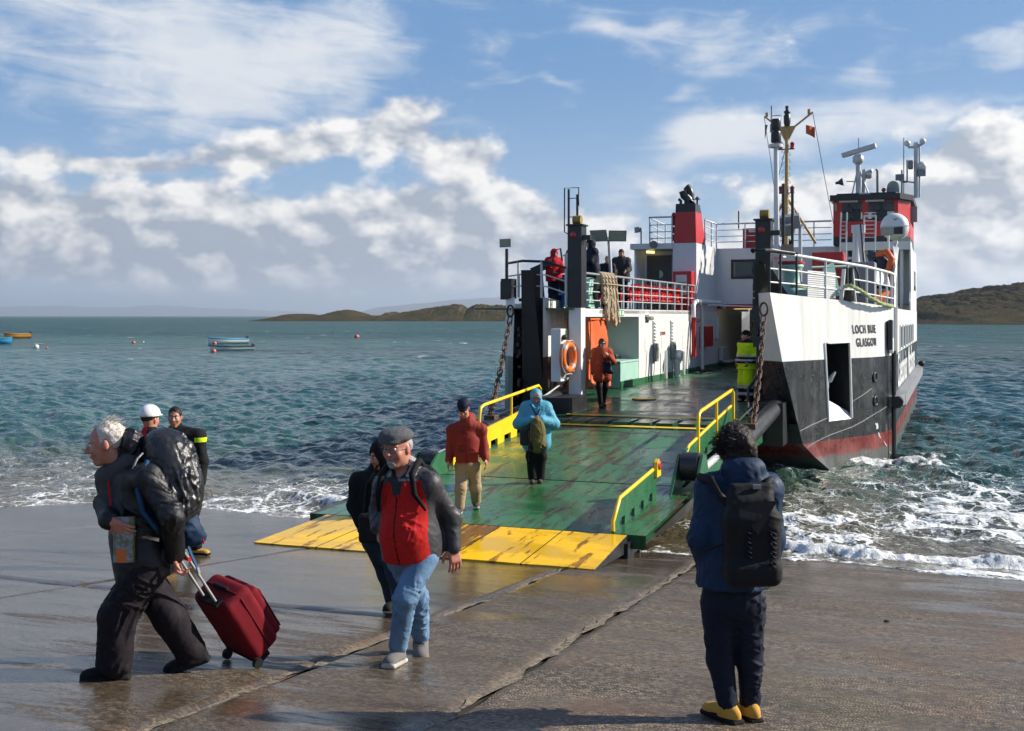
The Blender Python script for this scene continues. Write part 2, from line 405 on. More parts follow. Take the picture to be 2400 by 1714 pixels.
def build_sea():
    rs = [13.0]
    while rs[-1] < 45000:
        r = rs[-1]; rs.append(r + max(.065, r * r / 13500.) if r < 900 else r * 1.12)
    rs = np.array(rs); th = np.linspace(-math.radians(52), math.radians(52), 760)
    Rr, T = np.meshgrid(rs, th, indexing='ij'); X = Rr * np.sin(T); Y = Rr * np.cos(T)
    x = X.ravel(); y = Y.ravel(); r = Rr.ravel()
    dr = np.gradient(rs); drr = np.repeat(dr, len(th))
    z = np.zeros_like(x); rng = np.random.default_rng(5)
    u = x * SN + y * CS; v = x * CS - y * SN
    damp = np.clip((u - 16.5) / 9, .25, 1)
    for k in range(84):
        lam = .38 * (9 ** rng.random()); ang = R(205) + rng.normal(0, .55)   # wind from the right, beyond the ferry
        kx, ky = math.cos(ang) * 2 * math.pi / lam, math.sin(ang) * 2 * math.pi / lam
        A = .0165 * min(lam, 1.3) ** .9 * (.5 + rng.random())
        ph = kx * x + ky * y + rng.random() * 6.283
        wgt = np.clip((lam / drr - 1.7) / 1.6, 0, 1) * np.where(u < 60, 1, 1 + np.clip((u - 60) / 80, 0, 1))
        s = np.sin(ph); z += A * wgt * (s + .25 * np.cos(2 * ph)) * damp
    z *= .48
    # breaking swash along the slip, and the wash at the bow
    foam = np.zeros_like(x)
    P = np.stack([v * .38, np.zeros_like(v), np.zeros_like(v)], 1)
    line = 17.75 + 1.0 * fbm(P, 3) + .35 * fbm(P * 4.1, 2) - .55 * np.clip((v - 1) / 6, 0, 1) + 2.0 * np.exp(-((v + 13.0) / 2.2) ** 2)
    amp = .15 + 1.25 * np.clip(vnoise(np.stack([v * .55 + 9, 0 * v, 0 * v], 1)), 0, 1) * (.6 + .8 * vnoise(np.stack([v * 2.1 + 3, 0 * v, 0 * v], 1)))
    gap = np.clip((np.abs(v + 6.4) - 1.9) / 1.2, .25, 1) * np.clip((v + 17.5) / 3, .3, 1)
    for off, hgt, wid in ((.55, .24, .46), (2.3, .12, .5), (5.2, .10, .8)):
        e = (u - line - off) / wid
        lump = np.exp(-np.where(e < 0, e * e * 2.2, e * e * .7))
        near = u < 30
        Q = np.stack([x * 3.1, y * 3.1, np.full_like(x, off)], 1); Q2 = Q * 3.3
        rough = np.zeros_like(x); rough[near] = .55 * fbm(Q[near], 3) + .25 * fbm(Q2[near], 2)
        a = amp * gap * (1 if off < 1 else np.clip(1.6 * vnoise(np.stack([v * .33 + off * 7, u * .2, 0 * v], 1)) - .35, 0, 1))
        z += hgt * lump * a * (1 + .9 * rough)
        foam = np.maximum(foam, lump * a * (1.05 if off < 1 else .75))
    # skirt of water thinning out on the concrete
    sl = EYE - SLC - SLS * u - np.where(v < -14.5, .035 * (v + 14.5) ** 2, 0)
    nr = u < 20; nz_ = np.zeros_like(u); nz_[nr] = fbm(np.stack([v * .9 + 31, u * .5, 0 * u], 1)[nr], 3)
    edge = line - .35 - 1.0 * np.clip(.5 + nz_, 0, 1.2)
    fi = np.clip((u - edge) / .4, 0, 1)
    z = np.where((u > edge) & (u < 22) & (np.abs(v + 6.4) > 2.2), np.maximum(z, sl + .016 * fi), z)
    foam = np.maximum(foam, np.where(u < 20.5, .50 * np.exp(-((u - edge - .1) / .16) ** 2) + .33 * fi * np.exp(-((u - line) / .9) ** 2), 0))
    # bow wash
    bx, by = vu(-6.42 + 3.6, 29.0)[:2]
    dd = np.hypot((x - bx - 1.2) / 2.8, (y - by - .2) / 1.6)
    wash = np.exp(-dd ** 2); nr = dd < 3
    rn = np.zeros_like(x); rn[nr] = fbm(np.stack([x * 2.3, y * 2.3, 0 * x + 5], 1)[nr], 4)
    z += wash * (.10 + .2 * rn); foam = np.maximum(foam, wash * (.62 + .5 * rn))
    n0, n1 = X.shape; idx = np.arange(n0 * n1).reshape(n0, n1)
    F = np.stack([idx[:-1, :-1], idx[:-1, 1:], idx[1:, 1:], idx[1:, :-1]], -1).reshape(-1, 4)[:, ::-1]
    keep = (u[F].min(1) > 15.2)
    me = np_mesh('sea', np.stack([x, y, z], 1), F[keep], 'sea_water')
    at = me.attributes.new('foam', 'FLOAT', 'POINT'); at.data.foreach_set('value', foam.astype(np.float32))
    tag(link('sea', me), kind='structure')
build_sea()

# ================================================================== slipway
def mat_concrete(name, base, pebble=.5, wet=.5):
    m, n, b = new_mat(name); n.flat = True
    P = n.node('ShaderNodeNewGeometry').outputs['Position']
    x, y, z = n.sep(P)
    v = n.sub(n.mul(x, CS), n.mul(y, SN)); u = n.add(n.mul(x, SN), n.mul(y, CS))
    V = n.xyz(v, u, 0.)
    blot = n.noise(n.vm('MULTIPLY', V, (.32, .9, 1)), 1.1, 6, .6, .4)
    streak = n.noise(n.vm('MULTIPLY', V, (.5, 3.2, 1)), 1.6, 6, .65, .2)
    # lying water: more of it towards the sea and on the left
    shore = n.add(n.ss(u, 7., 15.), n.ss(v, -2., -6.))
    wetm = n.ss(n.add(n.add(n.mul(blot, .9), n.mul(streak, .55)), n.mul(shore, .16)), .82 - .2 * wet, .98 - .2 * wet)
    peb = n.voro(V, 48.); pebc = n.voro(V, 48., out='Color')
    pr, _, _ = n.sep(pebc)
    peb2 = n.voro(V, 105.)
    grain = n.noise(V, 170., 3, .7)
    c1 = n.mix(n.ss(blot, .3, .7), tuple(base) + (1,), tuple(q * 1.9 for q in base) + (1,))
    area = n.ss(n.noise(n.vm('MULTIPLY', V, (.6, 1.1, 1)), 1.7, 5, .62), .36, .62)
    sk = n.lin(streak, .32, .68, .68, 1.28)
    c1 = n.mix(1., c1, n.xyz(sk, sk, sk), 'MULTIPLY')
    c1 = n.mix(n.mul(n.mul(n.ss(pr, .45, .95), pebble), n.lin(area, 0., 1., .35, 1.)), c1, (.27, .205, .135, 1))
    c1 = n.mix(n.mul(n.ss(pr, .30, .0), pebble * .8), c1, (.035, .03, .026, 1))
    c1 = n.mix(n.mul(n.ss(grain, .62, .75), .35), c1, (.24, .19, .14, 1))
    rust = n.ss(n.noise(n.vm('MULTIPLY', V, (1.4, .7, 1)), .8, 5, .65, .6), .56, .70)
    c1 = n.mix(n.mul(rust, .35), c1, (.16, .085, .045, 1))
    moss = n.ss(n.noise(V, .35, 4, .6), .60, .72)
    c1 = n.mix(n.mul(moss, .25), c1, (.10, .085, .03, 1))
    c1 = n.mix(wetm, c1, n.mix(1., c1, (.62, .62, .64, 1), 'MULTIPLY'))
    n.put(b.inputs['Base Color'], c1)
    n.put(b.inputs['Roughness'], n.add(n.mixf(wetm, .62 - .14 * wet, .17), n.mul(n.sub(grain, .5), .14)))
    b.inputs['Specular IOR Level'].default_value = .42
    h = n.add(n.mul(n.mul(n.ss(peb, .62, .1), .6 * pebble + .1), n.lin(area, 0., 1., .25, 1.3)), n.add(n.mul(n.mul(n.ss(peb2, .6, .1), .22), n.sub(1.1, area)), n.mul(streak, .9)))
    bp = n.node('ShaderNodeBump'); n.put(bp.inputs['Height'], h); n.put(bp.inputs['Strength'], n.mixf(wetm, .35 + .45 * pebble, .16)); bp.inputs['Distance'].default_value = .008
    n.l.new(bp.outputs[0], b.inputs['Normal'])
mat_concrete('concrete_wet', (.066, .050, .034), .3, .8)
mat_concrete('concrete_mid', (.066, .049, .032), .55, .45)
mat_concrete('concrete_pebbled', (.066, .049, .033), .85, .12)
pbr('joint_mortar', (.20, .16, .11), .85, var=.55, vs=22, bump=1., bs=55, dirt=(.03, .024, .018), dirt_amt=.5, dirt_s=18)
pbr('slip_subbase', (.035, .030, .026), .7, var=.3, vs=2, bump=.5, bs=30)

slip = thing('slipway', 'brown wet concrete slipway of large slabs sloping down into the sea', 'slipway', (0, 0, 0))
slip['kind'] = 'structure'; del slip['category']
def slab(va, vb, ua, ub, mat, step=.08, seed=0, chip=(1, 1, 1, 1)):
    """va, vb: joint lines v(u) as (v at u=5, v at u=15); chipped, slightly uneven plate"""
    la = lambda u: va[0] + (va[1] - va[0]) * (u - 5) / 10; lb = lambda u: vb[0] + (vb[1] - vb[0]) * (u - 5) / 10
    nu = max(3, int((ub - ua) / step)); nv = max(3, int(abs(lb((ua + ub) / 2) - la((ua + ub) / 2)) / step))
    us = np.linspace(ua, ub, nu + 1); t = np.linspace(0, 1, nv + 1)
    # finer cells along the joints
    t = np.unique(np.concatenate([t, np.array([.006, .012, .02, .03, .98, .988, .994]) if nv > 8 else t]))
    U, Tt = np.meshgrid(us, t, indexing='ij'); A, B = la(U), lb(U); V = A + (B - A) * Tt
    nz = np.array([[slip_z(vv, uu) for vv, uu in zip(rv, ru)] for rv, ru in zip(V, U)])
    P = np.stack([V.ravel(), U.ravel(), np.full(V.size, seed * 3.7)], 1)
    nz = nz.ravel() + .010 * fbm(P * .9, 3) + .004 * fbm(P * 6, 3)
    eL = (V - A).ravel(); eR = (B - V).ravel(); eN = (U - ua).ravel(); eF = (ub - U).ravel()
    # joint edges wander and crumble
    wl = .034 * fbm(np.stack([P[:, 1] * 2.3, P[:, 2] + 3, 0 * P[:, 1]], 1), 4); wr = .034 * fbm(np.stack([P[:, 1] * 2.3, P[:, 2] + 9, 0 * P[:, 1]], 1), 4)
    vv = P[:, 0] + np.where(eL < .12, wl, 0) * chip[0] + np.where(eR < .12, wr, 0) * chip[1]
    for e, c in ((eL, chip[0]), (eR, chip[1]), (eN, chip[2]), (eF, chip[3])):
        wdt = .02 + .055 * vnoise(P * np.array([2.1, 2.1, 1]) + 5) * c
        nz -= c * .030 * np.clip(1 - e / wdt, 0, 1) ** 1.3
    xyz = np.stack([vv * CS + P[:, 1] * SN, P[:, 1] * CS - vv * SN, nz], 1)
    n0, n1 = U.shape; i = np.arange(n0 * n1).reshape(n0, n1)
    F = np.stack([i[:-1, :-1], i[:-1, 1:], i[1:, 1:], i[1:, :-1]], -1).reshape(-1, 4)
    me = np_mesh('concrete_slab', xyz, F, mat)
    if me.polygons[0].normal.z < 0: me.flip_normals()
    return link('concrete_slab', me, slip)
J0, J1, J2, J3, J4, J5 = (16., 16.), (-2.62, -3.18), (-3.93, -4.50), (-7.72, -7.95), (-11.6, -11.8), (-30., -30.)
g = .022
off = lambda j, d: (j[0] + d, j[1] + d)
slab(off(J1, g), J0, -3., 21.5, 'concrete_pebbled', .10, 1)
slab(off(J2, g), off(J1, -g), -3., 21.5, 'concrete_mid', .07, 2)
slab(off(J3, g * .3), off(J2, -g), -3., 8.99, 'concrete_mid', .07, 3, (.3, 1, 1, .7))
slab(off(J3, g * .6), off(J2, -g), 9.01, 21.5, 'concrete_wet', .08, 4, (.7, 1, .7, 1))
slab(off(J4, g * .5), off(J3, -g * .3), -3., 8.99, 'concrete_wet', .09, 5, (.5, .3, 1, .7))
slab(off(J4, g * .5), off(J3, -g * .6), 9.01, 21.5, 'concrete_wet', .09, 6, (.5, .7, .7, 1))
slab(J5, off(J4, -g * .5), -3., 8.99, 'concrete_wet', .18, 7, (.5, .5, 1, .7))
slab(J5, off(J4, -g * .5), 9.01, 21.5, 'concrete_wet', .14, 8, (.5, .5, .7, 1))
def joint_fill(j, u0, u1, w, depth, seed):
    us = np.arange(u0, u1, .04); rows = []
    for u in us:
        vj = j[0] + (j[1] - j[0]) * (u - 5) / 10; row = []
        for k, t in enumerate(np.linspace(-1, 1, 7)):
            row.append((vj + t * w * (1 + .55 * math.sin(3.1 * u + seed) * math.sin(7.7 * u)) + .016 * math.sin(5.3 * u + seed) + .010 * math.sin(13.1 * u), u, k))
        rows.append(row)
    A = np.array(rows).reshape(-1, 3); nz = fbm(np.stack([A[:, 0] * 9, A[:, 1] * 4, 0 * A[:, 0] + seed], 1), 4)
    keep = .55 * fbm(np.stack([A[:, 1] * 1.1, 0 * A[:, 0] + seed, 0 * A[:, 0]], 1), 2)
    z = np.array([slip_z(a, b) for a, b in A[:, :2]]) - depth + .014 * nz + .040 * keep
    X = np.stack([A[:, 0] * CS + A[:, 1] * SN, A[:, 1] * CS - A[:, 0] * SN, z], 1)
    n0, n1 = len(us), 7; i = np.arange(n0 * n1).reshape(n0, n1)
    F = np.stack([i[:-1, :-1], i[:-1, 1:], i[1:, 1:], i[1:, :-1]], -1).reshape(-1, 4)
    me = np_mesh('joint_filler', X, F, 'joint_mortar')
    if me.polygons[0].normal.z < 0: me.flip_normals()
    link('joint_filler', me, slip)
joint_fill(J1, -3, 17, .034, .016, 1.); joint_fill(J2, -3, 17, .028, .020, 2.); joint_fill(J3, 9, 17, .02, .026, 3.)
mb = MB()
nn = [[vu(v, u, slip_z(v, u) - .06) for v in np.linspace(-32, 18, 30)] for u in np.linspace(-4, 24, 14)]
mb.grid(nn); o = mb.build('slip_bed', 'slip_subbase', slip)
# the shore behind the camera, so that the slip ends on land and not in the air
pbr('shore_gravel', (.12, .10, .08), .9, var=.4, vs=1., bump=1., bs=12)
mb = MB(); mb.grid([[vu(v, u, EYE - SLC + .3 - .06 * max(0, -u - 3) * -0. - .02) for v in (-60, -30, 18, 60)] for u in (-40, -3)])
tag(mb.build('shore_ground', 'shore_gravel'), kind='structure')

# ================================================================== hills and islands
def mat_hill(name, a, bcol, rock, s=.02):
    m, n, b = new_mat(name)
    P = n.node('ShaderNodeNewGeometry').outputs['Position']
    N = n.sep(n.node('ShaderNodeNewGeometry').outputs['Normal'])[2]
    k = n.noise(P, s, 6, .65); k2 = n.noise(P, s * 6, 6, .7)
    c = n.mix(n.ss(k, .38, .62), tuple(a) + (1,), tuple(bcol) + (1,))
    k3 = n.noise(P, s * 22, 4, .7)
    c = n.mix(n.ss(k3, .42, .66), c, n.mix(1., c, (.30, .30, .27, 1), 'MULTIPLY'))
    rk = n.ss(n.add(n.mul(n.sub(.92, N), 1.6), n.mul(n.sub(k2, .5), 1.6)), .15, .45)
    c = n.mix(rk, c, tuple(rock) + (1,))
    n.put(b.inputs['Base Color'], c); b.inputs['Roughness'].default_value = .95; b.inputs['Specular IOR Level'].default_value = .1
    n.put(b.inputs['Normal'], n.bump(n.noise(P, s * 9, 6, .72), .9, 3.))
mat_hill('island_heath', (.115, .078, .036), (.052, .056, .020), (.19, .145, .105), .09)
mat_hill('far_hill', (.06, .07, .04), (.05, .055, .04), (.10, .09, .08), .002)
def ridge(name, label, pts, d, depth, mat, seed, rough=1., n=420, m=90):
    """pts: skyline as photograph pixels (x, y); built as a real ridge d metres off, depth metres thick"""
    xs = np.array([p[0] for p in pts], float); ys = np.array([p[1] for p in pts], float)
    s = np.linspace(xs[0], xs[-1], n); hy = np.interp(s, xs, ys); jag = fbm(np.stack([s * .035, 0 * s + seed, 0 * s], 1), 5, .62); hy = hy - rough * 5.5 * jag * np.clip((HOR - hy) / 12, 0, 1); H = (HOR - hy) / FPX * d + EYE
    X = (s - 1200) / FPX * d; rows = []
    t = np.linspace(0, 1, m)
    prof = np.where(t < .45, np.sin(t / .45 * math.pi / 2) ** .75, np.cos((t - .45) / .55 * math.pi / 2))
    XX, TT = np.meshgrid(X, t); HH = np.outer(prof, H); YY = d - depth * .45 + TT * depth + 0 * XX
    P = np.stack([XX.ravel() / depth * 3.2, TT.ravel() * 3.2, np.full(XX.size, seed)], 1)
    r = fbm(P, 5, .6).reshape(XX.shape); r2 = fbm(P * 4.3, 4, .6).reshape(XX.shape)
    ends = np.minimum(1, np.minimum(np.linspace(0, 12, n), np.linspace(12, 0, n)))
    rg = .5 - np.abs(r2); r3 = .5 - np.abs(fbm(P * 11., 4, .65).reshape(XX.shape))
    Z = HH * (1 + rough * (.20 * r + .34 * rg * (1 - .5 * prof[:, None]) - .22 + .26 * r3 * (1 - .4 * prof[:, None]))) * ends[None] - .6
    Z += (prof[:, None] > 0) * 0
    i = np.arange(m * n).reshape(m, n)
    F = np.stack([i[:-1, :-1], i[:-1, 1:], i[1:, 1:], i[1:, :-1]], -1).reshape(-1, 4)
    me = np_mesh(name, np.stack([XX.ravel(), YY.ravel(), Z.ravel()], 1), F, mat, None, d > 5000)
    if me.polygons[len(F) // 2].normal.z < 0: me.flip_normals()
    o = link(name, me); o['kind'] = 'structure'; o['label'] = label; return o
ridge('rocky_island', 'low brown rocky island on the horizon left of the ferry', [(622, 741), (650, 736), (690, 732), (720, 735), (752, 739), (770, 733), (800, 722), (815, 721), (836, 728), (858, 736), (905, 737), (918, 727), (935, 735), (960, 722), (990, 715), (1020, 713), (1045, 712), (1068, 706), (1085, 707), (1098, 718), (1112, 709), (1128, 705), (1150, 708), (1190, 709), (1260, 700), (1340, 712), (1420, 730), (1460, 741)], 900., 260., 'island_heath', 3.)
ridge('heath_hill', 'brown heather hill rising behind the ferry stern on the right', [(1990, 741), (2040, 726), (2100, 705), (2150, 694), (2170, 693), (2186, 687), (2215, 688), (2240, 679), (2262, 673), (2290, 674), (2310, 668), (2340, 658), (2370, 653), (2400, 651), (2480, 640), (2600, 655), (2700, 690), (2800, 741)], 620., 330., 'island_heath', 8.)
ridge('distant_hills', 'faint blue hills far away along the left horizon', [(-500, 728), (-200, 722), (40, 718), (150, 717), (260, 721), (380, 715), (460, 719), (560, 723), (700, 731), (860, 741)], 30000., 6000., 'far_hill', 12., .6)
ridge('distant_headland', 'faint blue headland far behind the rocky island', [(820, 741), (850, 724), (900, 718), (1000, 710), (1060, 702), (1120, 697), (1190, 694), (1300, 700), (1420, 706), (1600, 741)], 22000., 5000., 'far_hill', 15., .5)

# ================================================================== paints
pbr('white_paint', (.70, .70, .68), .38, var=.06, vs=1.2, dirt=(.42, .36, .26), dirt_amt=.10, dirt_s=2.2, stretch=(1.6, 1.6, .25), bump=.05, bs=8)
pbr('white_paint_shaded', (.62, .63, .63), .4, var=.06, vs=1.5, dirt=(.40, .33, .25), dirt_amt=.14, dirt_s=2., stretch=(1.6, 1.6, .25))  # darker, cooler copy of the white paint, with shade put into its colour
pbr('black_paint', (.016, .017, .019), .38, var=.3, vs=2, dirt=(.07, .055, .045), dirt_amt=.22, dirt_s=3, stretch=(1.5, 1.5, .4), bump=.15, bs=14)
pbr('black_rubber', (.012, .012, .013), .62, var=.3, vs=5, bump=.3, bs=40)
pbr('red_paint', (.48, .018, .016), .38, var=.1, vs=1.5, dirt=(.26, .02, .015), dirt_amt=.12)
pbr('dark_red_paint', (.30, .012, .016), .45, var=.15, vs=2)
pbr('seat_red', (.62, .02, .022), .3, var=.08, vs=5)
pbr('green_paint', (.030, .125, .055), .30, var=.2, vs=2.5, dirt=(.10, .05, .025), dirt_amt=.22, dirt_s=3.5, bump=.1, bs=30)
pbr('mint_paint', (.34, .56, .47), .45, var=.08, vs=2, dirt=(.28, .25, .18), dirt_amt=.1)
pbr('yellow_paint', (.82, .54, .010), .38, var=.1, vs=3, dirt=(.25, .12, .02), dirt_amt=.14, dirt_s=6, bump=.05, bs=40)
pbr('orange_canvas', (.62, .115, .022), .55, var=.14, vs=2.5, bump=.35, bs=9, stretch=(1, 1, .4))
pbr('orange_plastic', (.80, .155, .018), .35, var=.08, vs=4)
pbr('galvanised', (.52, .53, .53), .42, metal=.25, var=.12, vs=6)
pbr('grey_paint', (.23, .24, .25), .5, var=.12, vs=2, dirt=(.15, .13, .10), dirt_amt=.2)
pbr('dark_steel', (.045, .045, .048), .4, metal=.5, var=.3, vs=6, dirt=(.12, .06, .03), dirt_amt=.3, dirt_s=9)
pbr('rusty_chain', (.085, .045, .027), .72, metal=.15, var=.5, vs=14, bump=.6, bs=60)
pbr('door_brown', (.040, .030, .027), .4, var=.1)
pbr('buff_paint', (.52, .33, .11), .45, var=.15, vs=5, dirt=(.28, .15, .06), dirt_amt=.15)
pbr('blue_paint', (.025, .22, .52), .4, var=.12)
pbr('rope_tan', (.42, .34, .23), .9, var=.3, vs=30, bump=1., bs=90)
pbr('rope_green', (.30, .36, .16), .9, var=.5, vs=6, bump=1., bs=90)
pbr('brass_roller', (.36, .24, .05), .5, metal=.3, var=.3, vs=8)
pbr('lamp_glass', (.28, .30, .22), .12, var=.1)
pbr('letter_black', (.035, .035, .038), .5, var=.5, vs=16, dirt=(.45, .44, .42), dirt_amt=.18, dirt_s=14)
pbr('letter_white', (.74, .75, .74), .5, var=.1)
pbr('emblem_navy', (.02, .03, .09), .5)
pbr('sign_green', (.05, .36, .13), .5)
pbr('notice_paper', (.60, .60, .57), .6, var=.25, vs=9)
pbr('red_lamp', (.42, .02, .02), .15, coat=.5)
def glass_mat(name, tint, alpha):
    m, n, b = new_mat(name)
    b.inputs['Base Color'].default_value = (*tint, 1); b.inputs['Roughness'].default_value = .04; b.inputs['Alpha'].default_value = alpha
glass_mat('window_glass', (.035, .045, .05), 1.0)
glass_mat('wheelhouse_glass', (.02, .026, .03), .50)
m, n, b = new_mat('lit_strip'); b.inputs['Base Color'].default_value = (.7, .6, .25, 1); b.inputs['Emission Color'].default_value = (1, .78, .25, 1); b.inputs['Emission Strength'].default_value = 1.6

def mat_hull():
    m, n, b = new_mat('hull_paint')
    P = n.node('ShaderNodeTexCoord').outputs['Object']; x, y, z = n.sep(P)
    stk = n.vm('MULTIPLY', P, (1.5, 1.5, .16))
    s1 = n.noise(stk, 1.3, 6, .65); s2 = n.noise(stk, 5., 6, .7, .2); f = n.noise(P, 2.2, 6, .65)
    white = n.mix(n.ss(s1, .35, .7), (.74, .735, .70, 1), (.66, .655, .62, 1))
    white = n.mix(n.mul(n.ss(s2, .60, .78), .55), white, (.52, .43, .26, 1))
    spot = n.ss(n.noise(P, 11., 5, .7), .73, .80)
    white = n.mix(n.mul(spot, .8), white, (.30, .12, .035, 1))
    scr = n.ss(n.add(n.mul(f, .7), n.mul(s2, .5)), .62, .80)
    black = n.mix(n.ss(s1, .3, .7), (.012, .013, .014, 1), (.028, .029, .030, 1))
    low = n.ss(z, 1.9, .6)
    black = n.mix(n.mul(scr, n.mixf(low, .35, .9)), black, (.21, .205, .195, 1))
    sv = n.ss(n.noise(n.vm('MULTIPLY', P, (3., 3., .12)), 1.5, 5, .6), .50, .72)  # paler upright streaks: sheen of the black plating put into the colour
    black = n.mix(n.mul(sv, .4), black, (.075, .075, .074, 1))
    black = n.mix(n.mul(n.ss(s2, .66, .78), n.mul(low, .6)), black, (.16, .06, .035, 1))
    red = n.mix(n.ss(f, .35, .7), (.14, .022, .018, 1), (.23, .050, .038, 1))
    red = n.mix(n.ss(n.add(s2, n.mul(n.sub(f, .5), .6)), .60, .75), red, (.16, .15, .14, 1))
    wob = n.mul(n.sub(f, .5), .34)
    zz = n.add(z, 0.)
    c = n.mix(n.ss(n.add(z, wob), .40, .54), (.095, .10, .095, 1), red)
    c = n.mix(n.ss(zz, .845, .865), c, black)
    c = n.mix(n.ss(zz, 2.868, 2.880), c, white)
    n.put(b.inputs['Base Color'], c)
    n.put(b.inputs['Roughness'], n.mixf(n.ss(zz, 2.868, 2.880), n.lin(f, .3, .7, .20, .42), .38))
    wav = n.noise(n.vm('MULTIPLY', P, (2.2, 2.2, .30)), .9, 3, .5)
    n.put(b.inputs['Normal'], n.bump(n.add(wav, n.mul(f, .07)), .5, .10))
mat_hull()

def mat_deck(name, base, worn, rust, amt, yellow=False):
    m, n, b = new_mat(name)
    P = n.node('ShaderNodeTexCoord').outputs['Object']; x, y, z = n.sep(P)
    tr = n.vm('MULTIPLY', P, (3.2, .34, 1.))                       # wear dragged along the lane
    n.flat = True
    w1 = n.noise(tr, 1.0, 8, .68, .5); w2 = n.noise(n.vm('MULTIPLY', P, (3.2, .7, 1)), 2.6, 7, .7, .3); big = n.noise(P, .5, 4, .6); pud = n.noise(n.vm('MULTIPLY', P, (.8, 1.5, 1)), .7, 5, .6, .3)
    c = n.mix(n.ss(big, .35, .65), tuple(base) + (1,), tuple(worn) + (1,))
    rm = n.ss(n.add(n.mul(w1, .75), n.mul(w2, .45)), .70 - amt, (.745 if 'flap' in name else .80) - amt * .85)
    rr = n.mix(n.ss(w2, .4, .65), tuple(rust) + (1,), tuple(q * .35 for q in rust) + (1,))
    c = n.mix(n.mul(rm, .85), c, rr)
    wet = n.ss(pud, .40, .58)
    c = n.mix(wet, c, n.mix(1., c, (.78, .79, .80, 1), 'MULTIPLY'))
    n.put(b.inputs['Base Color'], c)
    n.put(b.inputs['Roughness'], n.add(n.mixf(wet, .36, .16), n.mul(rm, .12)))
    b.inputs['Specular IOR Level'].default_value = .2 if 'flap' in name else .5
    h = n.add(n.mul(n.noise(P, 26., 4, .6), .5), n.mul(rm, -.6))
    n.put(b.inputs['Normal'], n.bump(h, .16, .01))
mat_deck('deck_green', (.028, .105, .048), (.045, .135, .062), (.095, .045, .028), .07)
mat_deck('ramp_green', (.030, .130, .048), (.046, .170, .066), (.095, .038, .020), .105)
mat_deck('flap_yellow', (.95, .55, .002), (.92, .51, .003), (.36, .14, .015), .06)
mat_deck('flap_worn', (.93, .52, .003), (.84, .40, .005), (.15, .05, .028), .17)
mat_deck('prom_green', (.022, .085, .045), (.04, .10, .055), (.08, .05, .03), .02)

# ================================================================== ferry
K = .931                                     # frame of the ferry: x to starboard (right), y away from the slip (u - 40), z above keel datum
FZ = EYE - K * 3.95
fp = vu(-6.9 * K, 40 * K)
ferry = thing('car_ferry', 'black and white car ferry with red funnel, its green bow ramp down on the slipway', 'ferry', (fp.x, fp.y, FZ), -TH)
ferry.scale = (K, K, K)
def L(X, u, z): return Vector((X, u - 40, z))
def ship_w(X, u, z): p = vu((X - 6.9) * K, u * K); return Vector((p.x, p.y, K * z + FZ))   # ferry frame -> world
class FB(MB):                                # mesh builder in ferry coordinates (X, u, z)
    def build(s, name, mats, parent=None):
        s.v = [(a, b - 40, c) for a, b, c in s.v]
        return MB.build(s, name, mats, parent if parent is not None else ferry)
def fbuild(mb, name, mats, parent=None, label=None):
    o = mb.build(name, mats, parent)
    if label: o['label'] = label
    return o

# ---- hull -----------------------------------------------------------------
ZL = [-.8, .126, .5, .855, 1.35, 2.0, 2.87, 3.28]
def knuckle(z): return np.interp(z, [-.8, .126, .78, 2.87, 4.5], [4.7, 3.99, 3.46, 3.08, 2.84]), np.interp(z, [-.8, .126, .78, 2.87, 4.5], [31.3, 30.0, 29.0, 28.1, 27.75])
PLAN = [(2.84, 27.75, 4.50, 1.), (3.34, 28.85, 4.44, .55), (3.82, 29.85, 4.39, .22), (4.33, 30.95, 4.33, .15), (4.60, 31.45, 4.30, .12), (4.82, 31.95, 4.27, .1), (5.09, 32.8, 4.22, .05), (5.30, 33.9, 4.18, 0), (5.3, 40, 4.16, 0), (5.3, 48, 4.16, 0), (5.3, 54.5, 4.16, 0), (4.7, 57.5, 4.16, 0), (2.6, 59.0, 4.16, 0)]
def plan_at(i, z):
    X, u, zt, w_ = PLAN[i]; kx, ku = knuckle(z); return (X + (kx - 2.84) * w_, u + (ku - 27.75) * w_, z)
hull = FB()
def quarter(side, opening):
    rows = []
    for z in ZL: rows.append([(side * plan_at(i, z)[0], plan_at(i, z)[1], z) for i in range(len(PLAN))])
    rows.append([(side * p[0], p[1], p[2]) for p in PLAN])
    for r in range(len(rows) - 1):
        for c in range(len(PLAN) - 1):
            if opening and c == 2 and 4 <= r <= 6: continue
            q = [rows[r][c], rows[r][c + 1], rows[r + 1][c + 1], rows[r + 1][c]]
            hull.raw(q if side > 0 else q[::-1], [(0, 1, 2, 3)])
quarter(1, True)
# port quarter: the outer plating starts at the black stem bar
save = PLAN
PLAN = [(3.95, 28.9, 4.45, 0.5), (4.25, 29.35, 4.43, .45), (4.55, 29.9, 4.39, .4), (4.85, 30.6, 4.33, .3), (5.05, 31.3, 4.29, .2), (5.18, 32.0, 4.25, .12), (5.26, 32.9, 4.21, .05)] + save[7:]
quarter(-1, False)
PLAN = save
